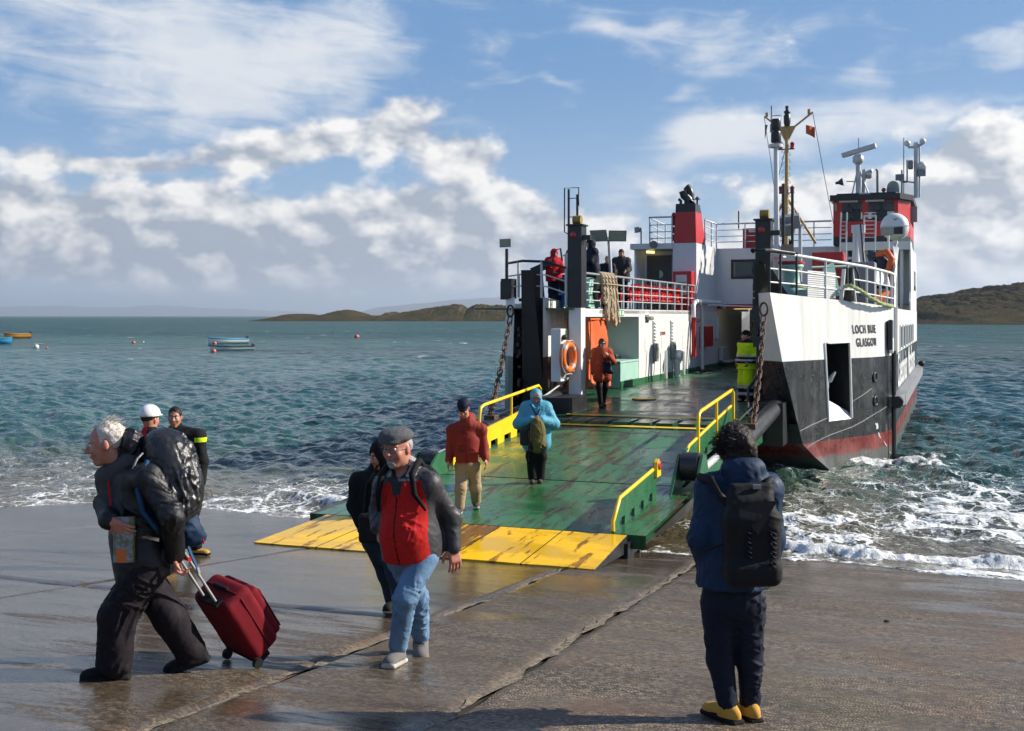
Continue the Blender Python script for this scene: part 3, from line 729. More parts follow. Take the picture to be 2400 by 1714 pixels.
# raked bow plate under the ramp, stern plate, inner faces of the horns
for z0, z1 in zip(ZL[:4], ZL[1:5]):
    a, b = knuckle(z0), knuckle(z1)
    hull.raw([(-a[0], a[1], z0), (a[0], a[1], z0), (b[0], b[1], z1), (-b[0], b[1], z1)], [(0, 1, 2, 3)])
for z0, z1 in zip([1.35, 2.0, 2.87], [2.0, 2.87, 4.5]):
    a, b = knuckle(z0), knuckle(z1)
    hull.raw([(2.46, a[1] + .75, z0), (a[0], a[1], z0), (b[0], b[1], z1), (2.46, b[1] + .75, z1)], [(0, 1, 2, 3)])
hull.raw([(2.46, 29.3, 4.5), (2.46, 57, 4.1), (2.46, 57, 1.3), (2.46, 29.6, 1.3)], [(0, 1, 2, 3)])
hull.raw([(-3.2, 29.0, 4.45), (-3.2, 31.6, 4.3), (-3.2, 31.6, 1.3), (-3.2, 29.0, 1.3)], [(0, 1, 2, 3)])
hull.raw([(-3.2, 31.6, 4.3), (-3.2, 31.6, 1.3), (-5.1, 31.6, 1.3), (-5.1, 31.6, 4.3)], [(0, 1, 2, 3)])
hull.raw([(-2.6, 59, -.8), (2.6, 59, -.8), (2.6, 59, 4.16), (-2.6, 59, 4.16)], [(3, 2, 1, 0)])
hull_o = fbuild(hull, 'hull', 'hull_paint')
# black stem bar of the port horn
b = FB()
for z0, z1, x0, x1, u0, u1 in ((1.3, 5.15, 0, 0, 29.5, 28.75),):
    b.raw([(-3.95, u0, z0), (-3.28, u0, z0), (-3.42, u1, z1), (-3.72, u1, z1), (-3.95, u0 + .5, z0), (-3.22, u0 + .5, z0), (-3.3, u1 + .5, z1), (-3.8, u1 + .5, z1)], [(0, 1, 2, 3), (1, 5, 6, 2), (4, 0, 3, 7), (3, 2, 6, 7), (5, 4, 7, 6)])
for k in range(11): zq = 1.7 + random.random() * 2.7; b.box((-3.96 - random.random() * .03, 29.05 + random.random() * .2, zq), (-3.9, 29.3, zq + .05 + random.random() * .12))
fbuild(b, 'stem_bar', 'black_paint', label='black raked stem bar of the far bow horn')
b = FB(); b.raw([(2.42, 28.35, 5.2), (2.62, 28.35, 5.2), (2.70, 28.55, 4.5), (2.95, 29.5, 1.2), (2.35, 29.5, 1.2), (2.36, 28.55, 4.5), (2.42, 28.9, 5.2), (2.62, 28.9, 5.2), (2.60, 29.0, 4.5), (2.50, 29.9, 1.2), (2.35, 29.9, 1.2), (2.36, 29.0, 4.5)],
    [(0, 1, 2, 5), (5, 2, 3, 4), (6, 0, 5, 11), (11, 5, 4, 10), (1, 7, 8, 2), (2, 8, 9, 3), (0, 6, 7, 1)])
for k in range(14):
    z = 3.2 + k * .15; b.box((2.33 - random.random() * .07, 28.5 + random.random() * .2, z), (2.42 + random.random() * .1, 28.8, z + .1 + random.random() * .08))
fbuild(b, 'stem_bar', 'black_paint', label='black scarred stem bar of the near bow horn')

# ---- hawse opening in the starboard quarter --------------------------------
A0, B0 = [Vector(plan_at(i, 2.2)) for i in (2, 3)]
nrm = Vector((B0.y - A0.y, -(B0.x - A0.x), 0)).normalized()         # outward
a1, b1 = A0 - nrm * .9, B0 - nrm * .9
b = FB()
def qz(p, z, q=None): return (p.x, p.y, z)
LA, LB, HA, HB = [Vector(plan_at(i, z)) for i, z in ((2, 1.35), (3, 1.35), (2, 3.28), (3, 3.28))]
iA0, iB0, iA1, iB1 = LA - nrm * .9, LB - nrm * .9, HA - nrm * .9, HB - nrm * .9
b.raw([LA, LB, HB, HA, iA0, iB0, iB1, iA1], [(4, 5, 6, 7), (0, 4, 7, 3), (5, 1, 2, 6), (3, 7, 6, 2)])
fbuild(b, 'hawse_recess', 'black_paint', hull_o)
b = FB(); up_ = Vector((0, 0, 1)); b.raw([LA + nrm * .02 - up_ * .02, LB + nrm * .02 - up_ * .02, LB - nrm * .10 + up_ * .16, LA - nrm * .34 + up_ * .66], [(0, 1, 2, 3)])
fbuild(b, 'hawse_sill', 'white_paint', hull_o, 'scraped white sill of the anchor opening')
b = FB(); b.tube([LA + nrm * .01, HA + nrm * .01, HA * .8 + HB * .2 + nrm * .015, HB + nrm * .01, LB + nrm * .01], .035, 8); fbuild(b, 'hawse_rim', 'white_paint', hull_o)
b = FB(); c = (LA + HB) / 2 - nrm * .42
b.tube([c + Vector((0, 0, .6)), c + Vector((.02, 0, -.05))], .05, 8); b.tube([c + Vector((-.25, -.05, .02)), c + Vector((-.1, 0, -.08)), c + Vector((.15, .05, .02)), c + Vector((.27, .1, .22))], [.05, .09, .08, .03], 8)
b.box((c.x - .18, c.y - .1, c.z - .22), (c.x + .12, c.y + .12, c.z - .02), bev=.03)
fbuild(b, 'anchor', 'galvanised', hull_o)
# weld seams, rubbing strip, freeing ports and side fittings
def plan_curve(z, t):                    # t in plan-segment units
    i = min(int(t), len(PLAN) - 2); f = t - i; p, q = Vector(plan_at(i, z)), Vector(plan_at(i + 1, z)); return p.lerp(q, f)
def plan_normal(z, t):
    i = min(int(t), len(PLAN) - 2); p, q = Vector(plan_at(i, z)), Vector(plan_at(i + 1, z)); d = q - p; return Vector((d.y, -d.x, 0)).normalized()
for za, zb, t0, t1 in ((1.18, 1.42, .02, 2.), (.75, 1.55, .15, 6.5), (1.75, 2.05, 3.02, 4.9)):
    b = FB(); ts = np.linspace(t0, t1, 14)
    b.tube([plan_curve(za + (zb - za) * k / 13, t) + plan_normal(1.5, t) * .004 for k, t in enumerate(ts)], .008, 5)
    fbuild(b, 'weld_seam', 'grey_paint', hull_o)
b = FB(); pts = [(5.30, 33.4), (5.52, 34.2), (5.52, 52), (5.35, 54.2)]
for (xa, ua), (xb, ub) in zip(pts[:-1], pts[1:]): b.bar((xa - .12, ua, 1.62), (xb - .12, ub, 1.66), .42, .30)
fbuild(b, 'belting', 'grey_paint', hull_o, 'grey rubbing strake along the near side')
b = FB(); b.cyl((5.42, 33.25, 1.62), (5.42, 33.7, 1.62), .16, n=12); fbuild(b, 'belting_end', 'black_rubber', hull_o)
b = FB(); b.sphere((5.55, 52.5, 1.95), .13, 10); fbuild(b, 'belting_end', 'black_rubber', hull_o)
for k in range(2):
    b = FB(); b.tube([(5.33, 33.3 + k * .45, 3.0), (5.33, 33.35 + k * .45, -.1)], .05, 6); fbuild(b, 'side_rib', 'black_paint', hull_o)
for k in range(6):
    u = 37.6 + k * 2.1
    b = FB(); b.box((5.305, u, 2.98), (5.325, u + .95, 3.62)); w_ = fbuild(b, 'saloon_window', 'window_glass', hull_o)
    b = FB()
    for q in (((5.30, u - .06, 2.92), (5.34, u, 3.68)), ((5.30, u + .95, 2.92), (5.34, u + 1.01, 3.68)), ((5.30, u, 2.92), (5.34, u + .95, 2.98)), ((5.30, u, 3.62), (5.34, u + .95, 3.68))): b.box(*q)
    fbuild(b, 'window_frame', 'white_paint', w_)
b = FB(); b.box((5.2, 33.0, 3.05), (5.312, 33.55, 3.85), bev=.03); fbuild(b, 'side_port', 'black_paint', hull_o)
b = FB(); b.box((5.24, 33.05, 2.95), (5.33, 33.5, 3.35), bev=.02); fbuild(b, 'side_plate', 'white_paint', hull_o)
b = FB(); b.box((5.28, 34.0, 2.9), (5.40, 34.25, 4.2)); fbuild(b, 'side_fin', 'white_paint', hull_o)
for z in (1.72, 2.35):
    b = FB(); p = plan_curve(z, 5.2) + plan_normal(z, 5.2) * .01; nn_ = plan_normal(z, 5.2)
    M = nn_.to_track_quat('Z', 'Y').to_matrix()
    b.lathe([(.14, .0), (.14, .03), (.095, .035), (.095, .0)], p, 16, M=M); fbuild(b, 'mooring_eye', 'black_paint', hull_o)
    b = FB(); b.lathe([(.09, .012), (.0, .012)], p, 16, M=M); fbuild(b, 'mooring_hole', 'black_rubber', hull_o)

# ---- lettering -------------------------------------------------------------
def text_mesh(body, size, ext=.0, bold=.0, spacing=1., xs=1.):
    cu = bpy.data.curves.new('lettering', 'FONT'); cu.body = body; cu.size = size; cu.extrude = ext; cu.offset = bold; cu.space_character = spacing
    cu.align_x = 'CENTER'; cu.align_y = 'CENTER'; cu.resolution_u = 3
    o = bpy.data.objects.new('lettering_tmp', cu); COL.objects.link(o)
    dg = bpy.context.evaluated_depsgraph_get(); me = bpy.data.meshes.new_from_object(o.evaluated_get(dg))
    bpy.data.objects.remove(o); bpy.data.curves.remove(cu)
    for v in me.vertices: v.co.x *= xs
    return me
def arc_pos(s, z):                          # s metres along the plan from the knuckle
    acc = 0
    for i in range(len(PLAN) - 1):
        p, q = Vector(plan_at(i, z)), Vector(plan_at(i + 1, z)); l = (q - p).length
        if acc + l >= s: return p.lerp(q, (s - acc) / l), Vector(((q - p).y, -(q - p).x, 0)).normalized()
        acc += l
def hull_text(body, s0, z0, size, mat, bold=.012, xs=.72, sp=1.06):
    me = text_mesh(body, size, .004, bold, sp, xs)
    for v in me.vertices:
        p, nn_ = arc_pos(s0 + v.co.x, z0 + v.co.y); v.co = L(*(p + nn_ * (.012 + v.co.z)))
    me.materials.clear(); me.materials.append(MATS[mat]); return link('name_lettering', me, hull_o)
hull_text('LOCH BUIE', 4.12, 3.60, .31, 'letter_black', .003, .66, 1.26)
hull_text('GLASGOW', 4.14, 3.26, .31, 'letter_black', .003, .64, 1.22)
for k, t in enumerate(('2M', '8', '6', '4')): hull_text(t, 3.75 + k * .03, 1.05 - k * .26, .22, 'letter_white', .006, .6)
for wd_, u0_ in (('Caledonian', 39.6), ('MacBrayne', 47.6)):
    me = text_mesh(wd_, 1.45, .004, .02, 1.02, 1.05)
    for v in me.vertices: v.co = L(5.315 + v.co.z, u0_ + v.co.x, 2.28 + v.co.y)
    me.materials.clear(); me.materials.append(MATS['letter_white']); link('side_lettering', me, hull_o)

# ---- car deck --------------------------------------------------------------
DK = [(25.95, 1.395), (27.0, 1.46), (27.9, 1.50), (29.5, 1.53), (34.0, 1.80), (58, 1.83)]
def deck_z(u): return float(np.interp(u, [d[0] for d in DK], [d[1] for d in DK]))
b = FB(); us = np.concatenate([np.arange(27.9, 34.1, .3), np.arange(35, 59, 1.)])
b.grid([[(X, u, deck_z(u)) for X in np.linspace(-3.3, 2.5, 8)] for u in us]); b.grid([[(X, u, deck_z(u)) for X in (-5.2, -3.3)] for u in us[us > 31.5]])
deck_o = fbuild(b, 'car_deck', 'deck_green')
b = FB(); b.grid([[(X, u, deck_z(u) - .004) for X in (-2.9, 2.9)] for u in (25.95, 27.0, 27.9)]); fbuild(b, 'hinge_bed', 'deck_green', deck_o)
for k in range(9):
    X = -2.15 + k * .52
    b = FB(); b.box((X, 26.35, deck_z(26.4) + .006), (X + .40, 27.35, deck_z(27.3) + .02), bev=.008); fbuild(b, 'hinge_plate', 'deck_green', deck_o)
for u0, u1 in ((25.98, 26.2), (27.62, 27.86)):
    b = FB(); b.grid([[(X, u, deck_z(u) + .024) for X in np.linspace(-2.15, 2.15, 6)] for u in (u0, u1)]); fbuild(b, 'deck_marking', 'yellow_paint', deck_o, 'yellow line painted across the ramp hinge')
b = FB(); b.lathe([(.16, 0), (.34, .0), (.34, .012), (.16, .012)], (-1.15, 31.6, deck_z(31.6) + .004), 24); fbuild(b, 'deck_socket', 'yellow_paint', deck_o)

# ---- port casing wall, compartment, fittings -------------------------------
WX = -2.44
b = FB()
b.box((WX - .12, 36.0, 1.75), (WX, 55, 4.15)); b.box((WX - .12, 29.7, 3.93), (WX, 36.0, 4.15))
b.box((-5.1, 36.0, 1.75), (WX - .12, 36.12, 4.1)); b.box((-5.15, 31.7, 1.75), (-5.0, 36.0, 4.1))
b.box((-5.2, 31.62, 4.02), (WX, 44.75, 4.12))
casing = fbuild(b, 'casing_wall', 'white_paint')
b = FB(); b.box((-5.2, 29.2, 4.121), (WX - .01, 49, 4.16)); fbuild(b, 'promenade_deck', 'prom_green')
b = FB(); b.box((WX, 36.0, 1.80), (WX + .012, 55, 1.99)); b.box((WX, 33.87, 1.79), (WX + .013, 36.0, 2.0)); fbuild(b, 'kick_plate', 'green_paint', casing)
b = FB(); b.box((-3.7, 33.86, 1.8), (WX - .005, 35.99, 2.52), bev=.015); bx = fbuild(b, 'deck_locker', 'mint_paint', casing, 'pale green deck locker in the side opening')
b = FB(); b.box((-3.7, 33.83, 2.53), (WX - .0, 35.99, 2.60), bev=.015); fbuild(b, 'locker_lid', 'mint_paint', bx)
for u in (34.5, 35.3):
    b = FB(); b.tube([(-3.0, u, 2.6), (-3.0, u, 2.72), (-2.98, u + .45, 2.72), (-2.98, u + .45, 2.6)], .02, 6); fbuild(b, 'lid_handle', 'black_paint', bx)
b = FB(); b.box((-4.99, 34.6, 3.0), (-4.95, 35.0, 3.2)); fbuild(b, 'junction_box', 'white_paint_shaded', casing)
# orange canvas enclosure
b = FB(); N_ = 12
for r0 in range(1):
    rows = []
    for z in np.linspace(3.86, 1.93, 14):
        rows.append([(-2.56 + .025 * math.sin(5 * z + 3 * u_) + (.10 if z < 2.15 else 0) + .03 * random.random(), u_, z) for u_ in np.linspace(31.0, 32.75, N_)])
    b.grid(rows, smooth=True)
    b.grid([[(x_, 31.0 + .02 * math.sin(9 * z + x_ * 4), z) for x_ in np.linspace(-3.75, -2.56, 8)] for z in np.linspace(3.86, 1.93, 12)], smooth=True)
    b.grid([[(x_, u_, 3.86) for x_ in (-3.75, -2.56)] for u_ in (31.0, 32.75)])
canvas = fbuild(b, 'canvas_screen', 'orange_canvas', casing, 'orange canvas cover of the evacuation gear in the side opening')
b = FB(); b.tube([(-2.52, 30.97, 3.86), (-2.52, 32.78, 3.86)], .03, 8); b.tube([(-2.52, 31.02, 3.86), (-2.50, 31.02, 1.95)], .018, 6); fbuild(b, 'canvas_piping', 'orange_canvas', canvas)
for u_ in (31.1, 32.6):
    b = FB(); b.cyl((-2.7, u_, 1.6), (-2.7, u_, 1.95), .03, n=8); fbuild(b, 'canvas_leg', 'dark_steel', canvas)
b = FB(); b.box((-2.62, 30.2, 2.35), (-2.5, 30.55, 3.25), bev=.04); fbuild(b, 'panel_window', 'window_glass', casing)
# white pillar carrying the black guide post, on both sides of the opening
for sx in (-1, 1):
    b = FB(); b.box((sx * 2.44 - .17, 29.35, deck_z(29.5) - .1), (sx * 2.44 + .17, 29.75, 4.17), bev=.015); fbuild(b, 'pillar', 'white_paint' if sx < 0 else 'black_paint')
    b = FB(); b.box((sx * 2.44 - .19, 29.33, 4.172), (sx * 2.44 + .19, 29.78, 6.32), bev=.012); b.box((sx * 2.44 - .23, 29.3, 6.32), (sx * 2.44 + .23, 29.8, 6.36))
    gp = fbuild(b, 'guide_post', 'black_paint', label='tall black ramp guide post' + (' by the far rail' if sx < 0 else ' by the near bow'))
    b = FB(); b.cyl((sx * 2.44 - .10, 29.55, 6.48), (sx * 2.44 + .12, 29.55, 6.48), .12, n=14); fbuild(b, 'roller', 'brass_roller', gp)
    b = FB(); b.lathe([(.0, .03), (.06, .025), (.085, 0)], (sx * 2.44 - .03, 29.31, 6.08), 14, M=Matrix.Rotation(R(90), 3, 'X')); fbuild(b, 'reflector', 'red_lamp', gp)
    b = FB(); b.box((sx * 2.44 + .19, 29.4, 5.95), (sx * 2.44 + .40, 29.6, 6.07)); fbuild(b, 'bracket', 'black_paint', gp)
# cabinet with the lifebuoy
b = FB(); b.box((-2.90, 28.75, 2.25), (-2.63, 29.32, 3.62), bev=.02); cb = fbuild(b, 'cabinet', 'white_paint', casing)
b = FB(); b.box((-2.629, 29.1, 3.42), (-2.619, 29.25, 3.58)); fbuild(b, 'cabinet_label', 'sign_green', cb)
b = FB(); b.cyl((-2.63, 28.9, 3.38), (-2.53, 28.9, 3.42), .07, n=10); fbuild(b, 'lamp_cover', 'black_paint', cb)
b = FB()
for k in range(2): b.tube([(-2.85 + k * .06, 29.9, 2.3), (-2.8 + k * .06, 29.3, 2.2), (-2.85, 28.2, 1.9 + k * .04), (-2.9, 27.2, 1.78 + k * .03), (-2.9, 25.2, 1.60 + k * .03)], .022, 6)
fbuild(b, 'hydraulic_hose', 'galvanised', casing)
# light fittings, notices, pipes along the casing wall
def wall_lamp(u, z, x=WX):
    b = FB(); b.tube([(x + .10, u - .22, z), (x + .10, u + .22, z)], .075, 10); o = fbuild(b, 'wall_lamp', 'lamp_glass', casing)
    b = FB(); b.box((x, u - .28, z + .04), (x + .12, u + .28, z + .12)); fbuild(b, 'lamp_bracket', 'white_paint', o)
wall_lamp(37.1, 3.88); wall_lamp(44.4, 3.78); 
for u, z in ((37.95, 3.0), (40.5, 3.0)):
    b = FB(); b.box((WX, u - .16, z - .55), (WX + .14, u + .16, z + .05), bev=.03); o = fbuild(b, 'loud_cabinet', 'grey_paint', casing)
    b = FB(); b.box((WX + .12, u - .10, z - .45), (WX + .16, u + .10, z - .08)); fbuild(b, 'cabinet_glass', 'lamp_glass', o)
    b = FB()
    for k in range(6): b.box((WX, u - .15, z + .14 + k * .11), (WX + .09, u + .15, z + .19 + k * .11))
    b.box((WX, u - .17, z + .08), (WX + .05, u + .17, z + .8)); fbuild(b, 'heater_grille', 'white_paint', o)
    b = FB(); b.tube([(WX + .06, u - .1, z - .55), (WX + .06, u - .25, z - 1.0)], .012, 6); fbuild(b, 'cable', 'galvanised', o)
for u, z, w_, h_, mt in ((36.9, 2.95, .3, .55, 'notice_paper'), (39.2, 3.36, .7, .12, 'red_paint'), (39.2, 3.05, .36, .34, 'notice_paper'), (42.6, 3.0, .5, .5, 'notice_paper')):
    b = FB(); b.box((WX, u - w_ / 2, z - h_ / 2), (WX + .01, u + w_ / 2, z + h_ / 2)); fbuild(b, 'notice', 'notice_paper', casing)
me = text_mesh('NO SMOKING', .2, .002, .006)
for v in me.vertices: v.co = L(WX + .014, 39.2 + v.co.x * .55, 3.36 + v.co.y * .8)
me.materials.clear(); me.materials.append(MATS['red_paint']); link('notice_lettering', me, casing)
for u, h_, r_ in ((39.0, .95, .05), (41.8, .85, .05), (40.7, .55, .11)):
    b = FB(); b.cyl((WX + .16, u, 1.83), (WX + .16, u, 1.83 + h_), r_, n=10); fbuild(b, 'vent_pipe', 'white_paint', casing)
b = FB(); b.cyl((WX + .02, 40.7, 2.55), (WX + .34, 40.7, 2.55), .19, n=14); b.cyl((WX + .16, 40.7, 2.3), (WX + .16, 40.7, 2.75), .15, n=12); fbuild(b, 'vent_head', 'white_paint', casing)
b = FB(); b.tube([(WX + .12, 43.7, 4.25), (WX + .12, 43.7, 4.0), (WX + .12, 43.75, 2.4)], .085, 10); fbuild(b, 'down_pipe', 'red_paint', casing)
b = FB(); b.tube([(WX + .15, 43.5, 3.9), (WX + .15, 43.5, 4.35), (WX + .15, 43.8, 4.5), (WX + .2, 48.5, 4.5), (WX + .3, 48.9, 4.3)], .09, 10); b.tube([(WX + .2, 44.6, 4.4), (WX + .2, 44.8, 4.2), (WX + .2, 44.9, 1.9)], .07, 10); b.tube([(WX + .3, 45.5, 4.38), (0, 48.9, 4.3)], .03, 6); fbuild(b, 'pipe_run', 'white_paint', casing)
b = FB(); b.box((WX, 45.3, 2.75), (WX + .30, 46.6, 3.55), bev=.02); o = fbuild(b, 'fire_box', 'red_paint', casing, 'red fire hose box on the casing wall')
for u in (48.6,):
    b = FB(); b.box((WX, u, 3.0), (WX + .12, u + .35, 3.9), bev=.02); fbuild(b, 'wall_cabinet', 'white_paint_shaded', casing)
for k in range(4):
    b = FB(); b.box((WX + .02, 49.2 + k * .42, 2.05), (WX + .20, 49.55 + k * .42, 2.65), bev=.05); o = fbuild(b, 'folding_seat', 'galvanised', casing)
    b = FB(); b.box((WX + .18, 49.22 + k * .42, 2.0), (WX + .55, 49.53 + k * .42, 2.08), bev=.02); fbuild(b, 'seat_pan', 'galvanised', o)
b = FB(); b.tube([(-1.9, 44.0, 1.85), (-1.6, 43.2, 1.85), (-1.75, 42.5, 1.85), (-2.1, 42.9, 1.85), (-2.0, 45.5, 1.85), (-1.9, 47, 1.86), (-2.1, 48, 1.86)], .03, 6); fbuild(b, 'deck_hose', 'black_rubber', deck_o)
# muster signs on the header
for k in range(3):
    b = FB(); b.box((WX, 33.35 + k * .30, 3.95), (WX + .008, 33.60 + k * .30, 4.13)); s_ = fbuild(b, 'muster_sign', 'sign_green', casing)
    b = FB(); b.box((WX + .006, 33.40 + k * .30, 3.98), (WX + .012, 33.55 + k * .30, 4.10)); fbuild(b, 'sign_face', 'letter_white', s_)

# ---- tunnel under the bridge deck ------------------------------------------
b = FB(); b.box((-2.44, 49.0, 4.44), (5.2, 57, 6.77)); b.box((-5.2, 49.0, 4.16), (-2.44, 57, 6.77)); blk = fbuild(b, 'bridge_block', 'white_paint_shaded')
b = FB(); b.box((-2.44, 48.95, 4.25), (2.46, 49.2, 4.445)); fbuild(b, 'tunnel_beam', 'red_paint', blk)
for X in (-1.35, .05):
    b = FB(); b.tube([(X - .45, 49.4, 4.30), (X + .45, 49.4, 4.30)], .06, 8); fbuild(b, 'strip_light', 'lit_strip', blk)
b = FB(); b.box((-2.4, 57.0, 1.8), (2.44, 57.1, 4.4)); fbuild(b, 'tunnel_end', 'white_paint_shaded', blk)
b = FB(); b.box((-1.5, 55.0, 1.8), (.9, 55.08, 3.9)); fbuild(b, 'tunnel_gate', 'dark_red_paint', blk)
b = FB(); b.box((-1.9, 54.2, 1.83), (-1.65, 54.5, 3.0)); b.box((-1.3, 54.6, 1.83), (-1.1, 54.8, 3.3)); fbuild(b, 'tunnel_cabinet', 'grey_paint', blk)
b = FB(); b.box((-1.78, 48.99, 5.58), (-.5, 49.03, 6.22), bev=.012); wo = fbuild(b, 'saloon_window', 'window_glass', blk)
b = FB()
for q in (((-1.86, 48.96, 5.50), (-1.78, 49.02, 6.30)), ((-.5, 48.96, 5.50), (-.42, 49.02, 6.30)), ((-1.78, 48.96, 5.50), (-.5, 49.02, 5.58)), ((-1.78, 48.96, 6.22), (-.5, 49.02, 6.30))): b.box(*q)
fbuild(b, 'window_frame', 'black_rubber', wo)

# ---- ramp -------------------------------------------------------------------
RZ = [(14.42, .705), (16.35, .80), (20.0, 1.0), (25.95, 1.395)]
def rz(u): return float(np.interp(u, [q[0] for q in RZ], [q[1] for q in RZ]))
b = FB(); b.grid([[(X, u, rz(u)) for X in np.linspace(-2.75, 2.75, 6)] for u in (16.39, 17.5, 18.7, 19.97)]); b.grid([[(X, u, rz(u) - .10) for X in (-2.75, 2.75)] for u in (16.39, 19.97)])
b.raw([(-2.75, 16.39, rz(16.39)), (2.75, 16.39, rz(16.39)), (2.75, 16.39, .6), (-2.75, 16.39, .6)], [(3, 2, 1, 0)])
ramp = fbuild(b, 'ramp', 'ramp_green')
b = FB(); b.grid([[(X, u, rz(u)) for X in np.linspace(-2.3, 2.3, 6)] for u in (20.03, 22, 24, 25.93)]); b.grid([[(X, u, rz(u) - .10) for X in (-2.3, 2.3)] for u in (20.03, 25.93)])
fbuild(b, 'ramp_panel', 'ramp_green', ramp)
b = FB(); b.box((-2.3, 19.95, rz(20) - .12), (2.3, 20.05, rz(20) - .03)); fbuild(b, 'fold_seam', 'black_rubber', ramp)
for k in range(5):
    x0, x1 = -2.42 + k * .985, -2.42 + (k + 1) * .985 - .018
    b = FB(); f = lambda u: rz(u)
    lat = lambda x, u: x * (1.0 + .02 * (16.35 - u))
    gr = [[(lat(x, u), u + (.0 if u > 14.5 else .012 * math.sin(7 * x)), f(u) + .004) for x in (x0, (x0 + x1) / 2, x1)] for u in (14.42, 15.1, 15.8, 16.34)]
    b.grid(gr); lo_ = [[(x, u, z - .03 - .22 * (u - 14.42) / 1.93) for x, u, z in r] for r in gr]; b.grid([r[::-1] for r in lo_])
    for r0, r1 in zip(range(3), range(1, 4)):
        for c in (0, 2): b.raw([gr[r0][c], gr[r1][c], lo_[r1][c], lo_[r0][c]], [(0, 1, 2, 3)], 1)
    b.raw([gr[0][0], gr[0][2], lo_[0][2], lo_[0][0]], [(0, 1, 2, 3)])
    fbuild(b, 'flap_plate', ['flap_worn' if k in (2,) else 'flap_yellow', 'black_paint'], ramp)
# girders under the ramp
for sx in (-1, 1):
    b = FB(); b.prism([(sx * 2.55, 16.4, .52), (sx * 2.55, 16.4, .74), (sx * 2.55, 20, rz(20) - .1), (sx * 2.55, 26, 1.3), (sx * 2.55, 26, .75), (sx * 2.55, 20, .55)], (-sx * .12, 0, 0)); b.box((sx * 2.4 - .15, 16.15, .45), (sx * 2.4 + .15, 16.5, .72))
    b.prism([(sx * 2.75, 17.0, rz(17) - .1), (sx * 2.75, 19.9, rz(19.9) - .1), (sx * 2.60, 19.9, .55), (sx * 2.60, 18.2, .55)], (-sx * .05, 0, 0))
    fbuild(b, 'girder', 'black_paint', ramp)
b = FB()
for u in (17.2, 18.4, 21, 23, 25): b.box((-2.45, u, rz(u) - .5), (2.45, u + .08, rz(u) - .11))
fbuild(b, 'cross_beam', 'black_paint', ramp)
def curb(sx, u0, u1, h0, h1, X, mat, teeth, top=None):
    """upright side plate with scupper cut-outs along its foot"""
    b = FB(); n_ = teeth * 2 + 1; us = np.linspace(u0, u1, n_ + 1)
    hh = lambda u: float(np.interp(u, [u0, u0 + .35, u1], [h0 * .35, h0, h1]))
    for k in range(n_):
        ua, ub = us[k], us[k + 1]; lo_ = 0 if k % 2 == 0 else .14
        b.prism([(X, ua, rz(ua) + lo_), (X, ub, rz(ub) + lo_), (X, ub, rz(ub) + hh(ub)), (X, ua, rz(ua) + hh(ua))], (sx * .05, 0, 0))
    o = fbuild(b, 'side_curb', mat, ramp)
    if top:
        b = FB(); b.tube([(X + sx * .025, u0, rz(u0) + .02)] + [(X + sx * .025, u, rz(u) + hh(u) + .012) for u in np.linspace(u0, u1, 8)], .032, 6); fbuild(b, 'curb_edge', top, o)
    return o
curb(1, 16.45, 19.0, .42, .48, 2.22, 'green_paint', 4, 'yellow_paint'); curb(-1, 17.5, 19.0, .36, .40, -2.22, 'green_paint', 3, 'yellow_paint')
curb(-1, 20.9, 26.0, .40, .55, -2.22, 'yellow_paint', 6); curb(1, 20.9, 26.0, .40, .55, 2.22, 'green_paint', 6, 'yellow_paint')
b = FB()
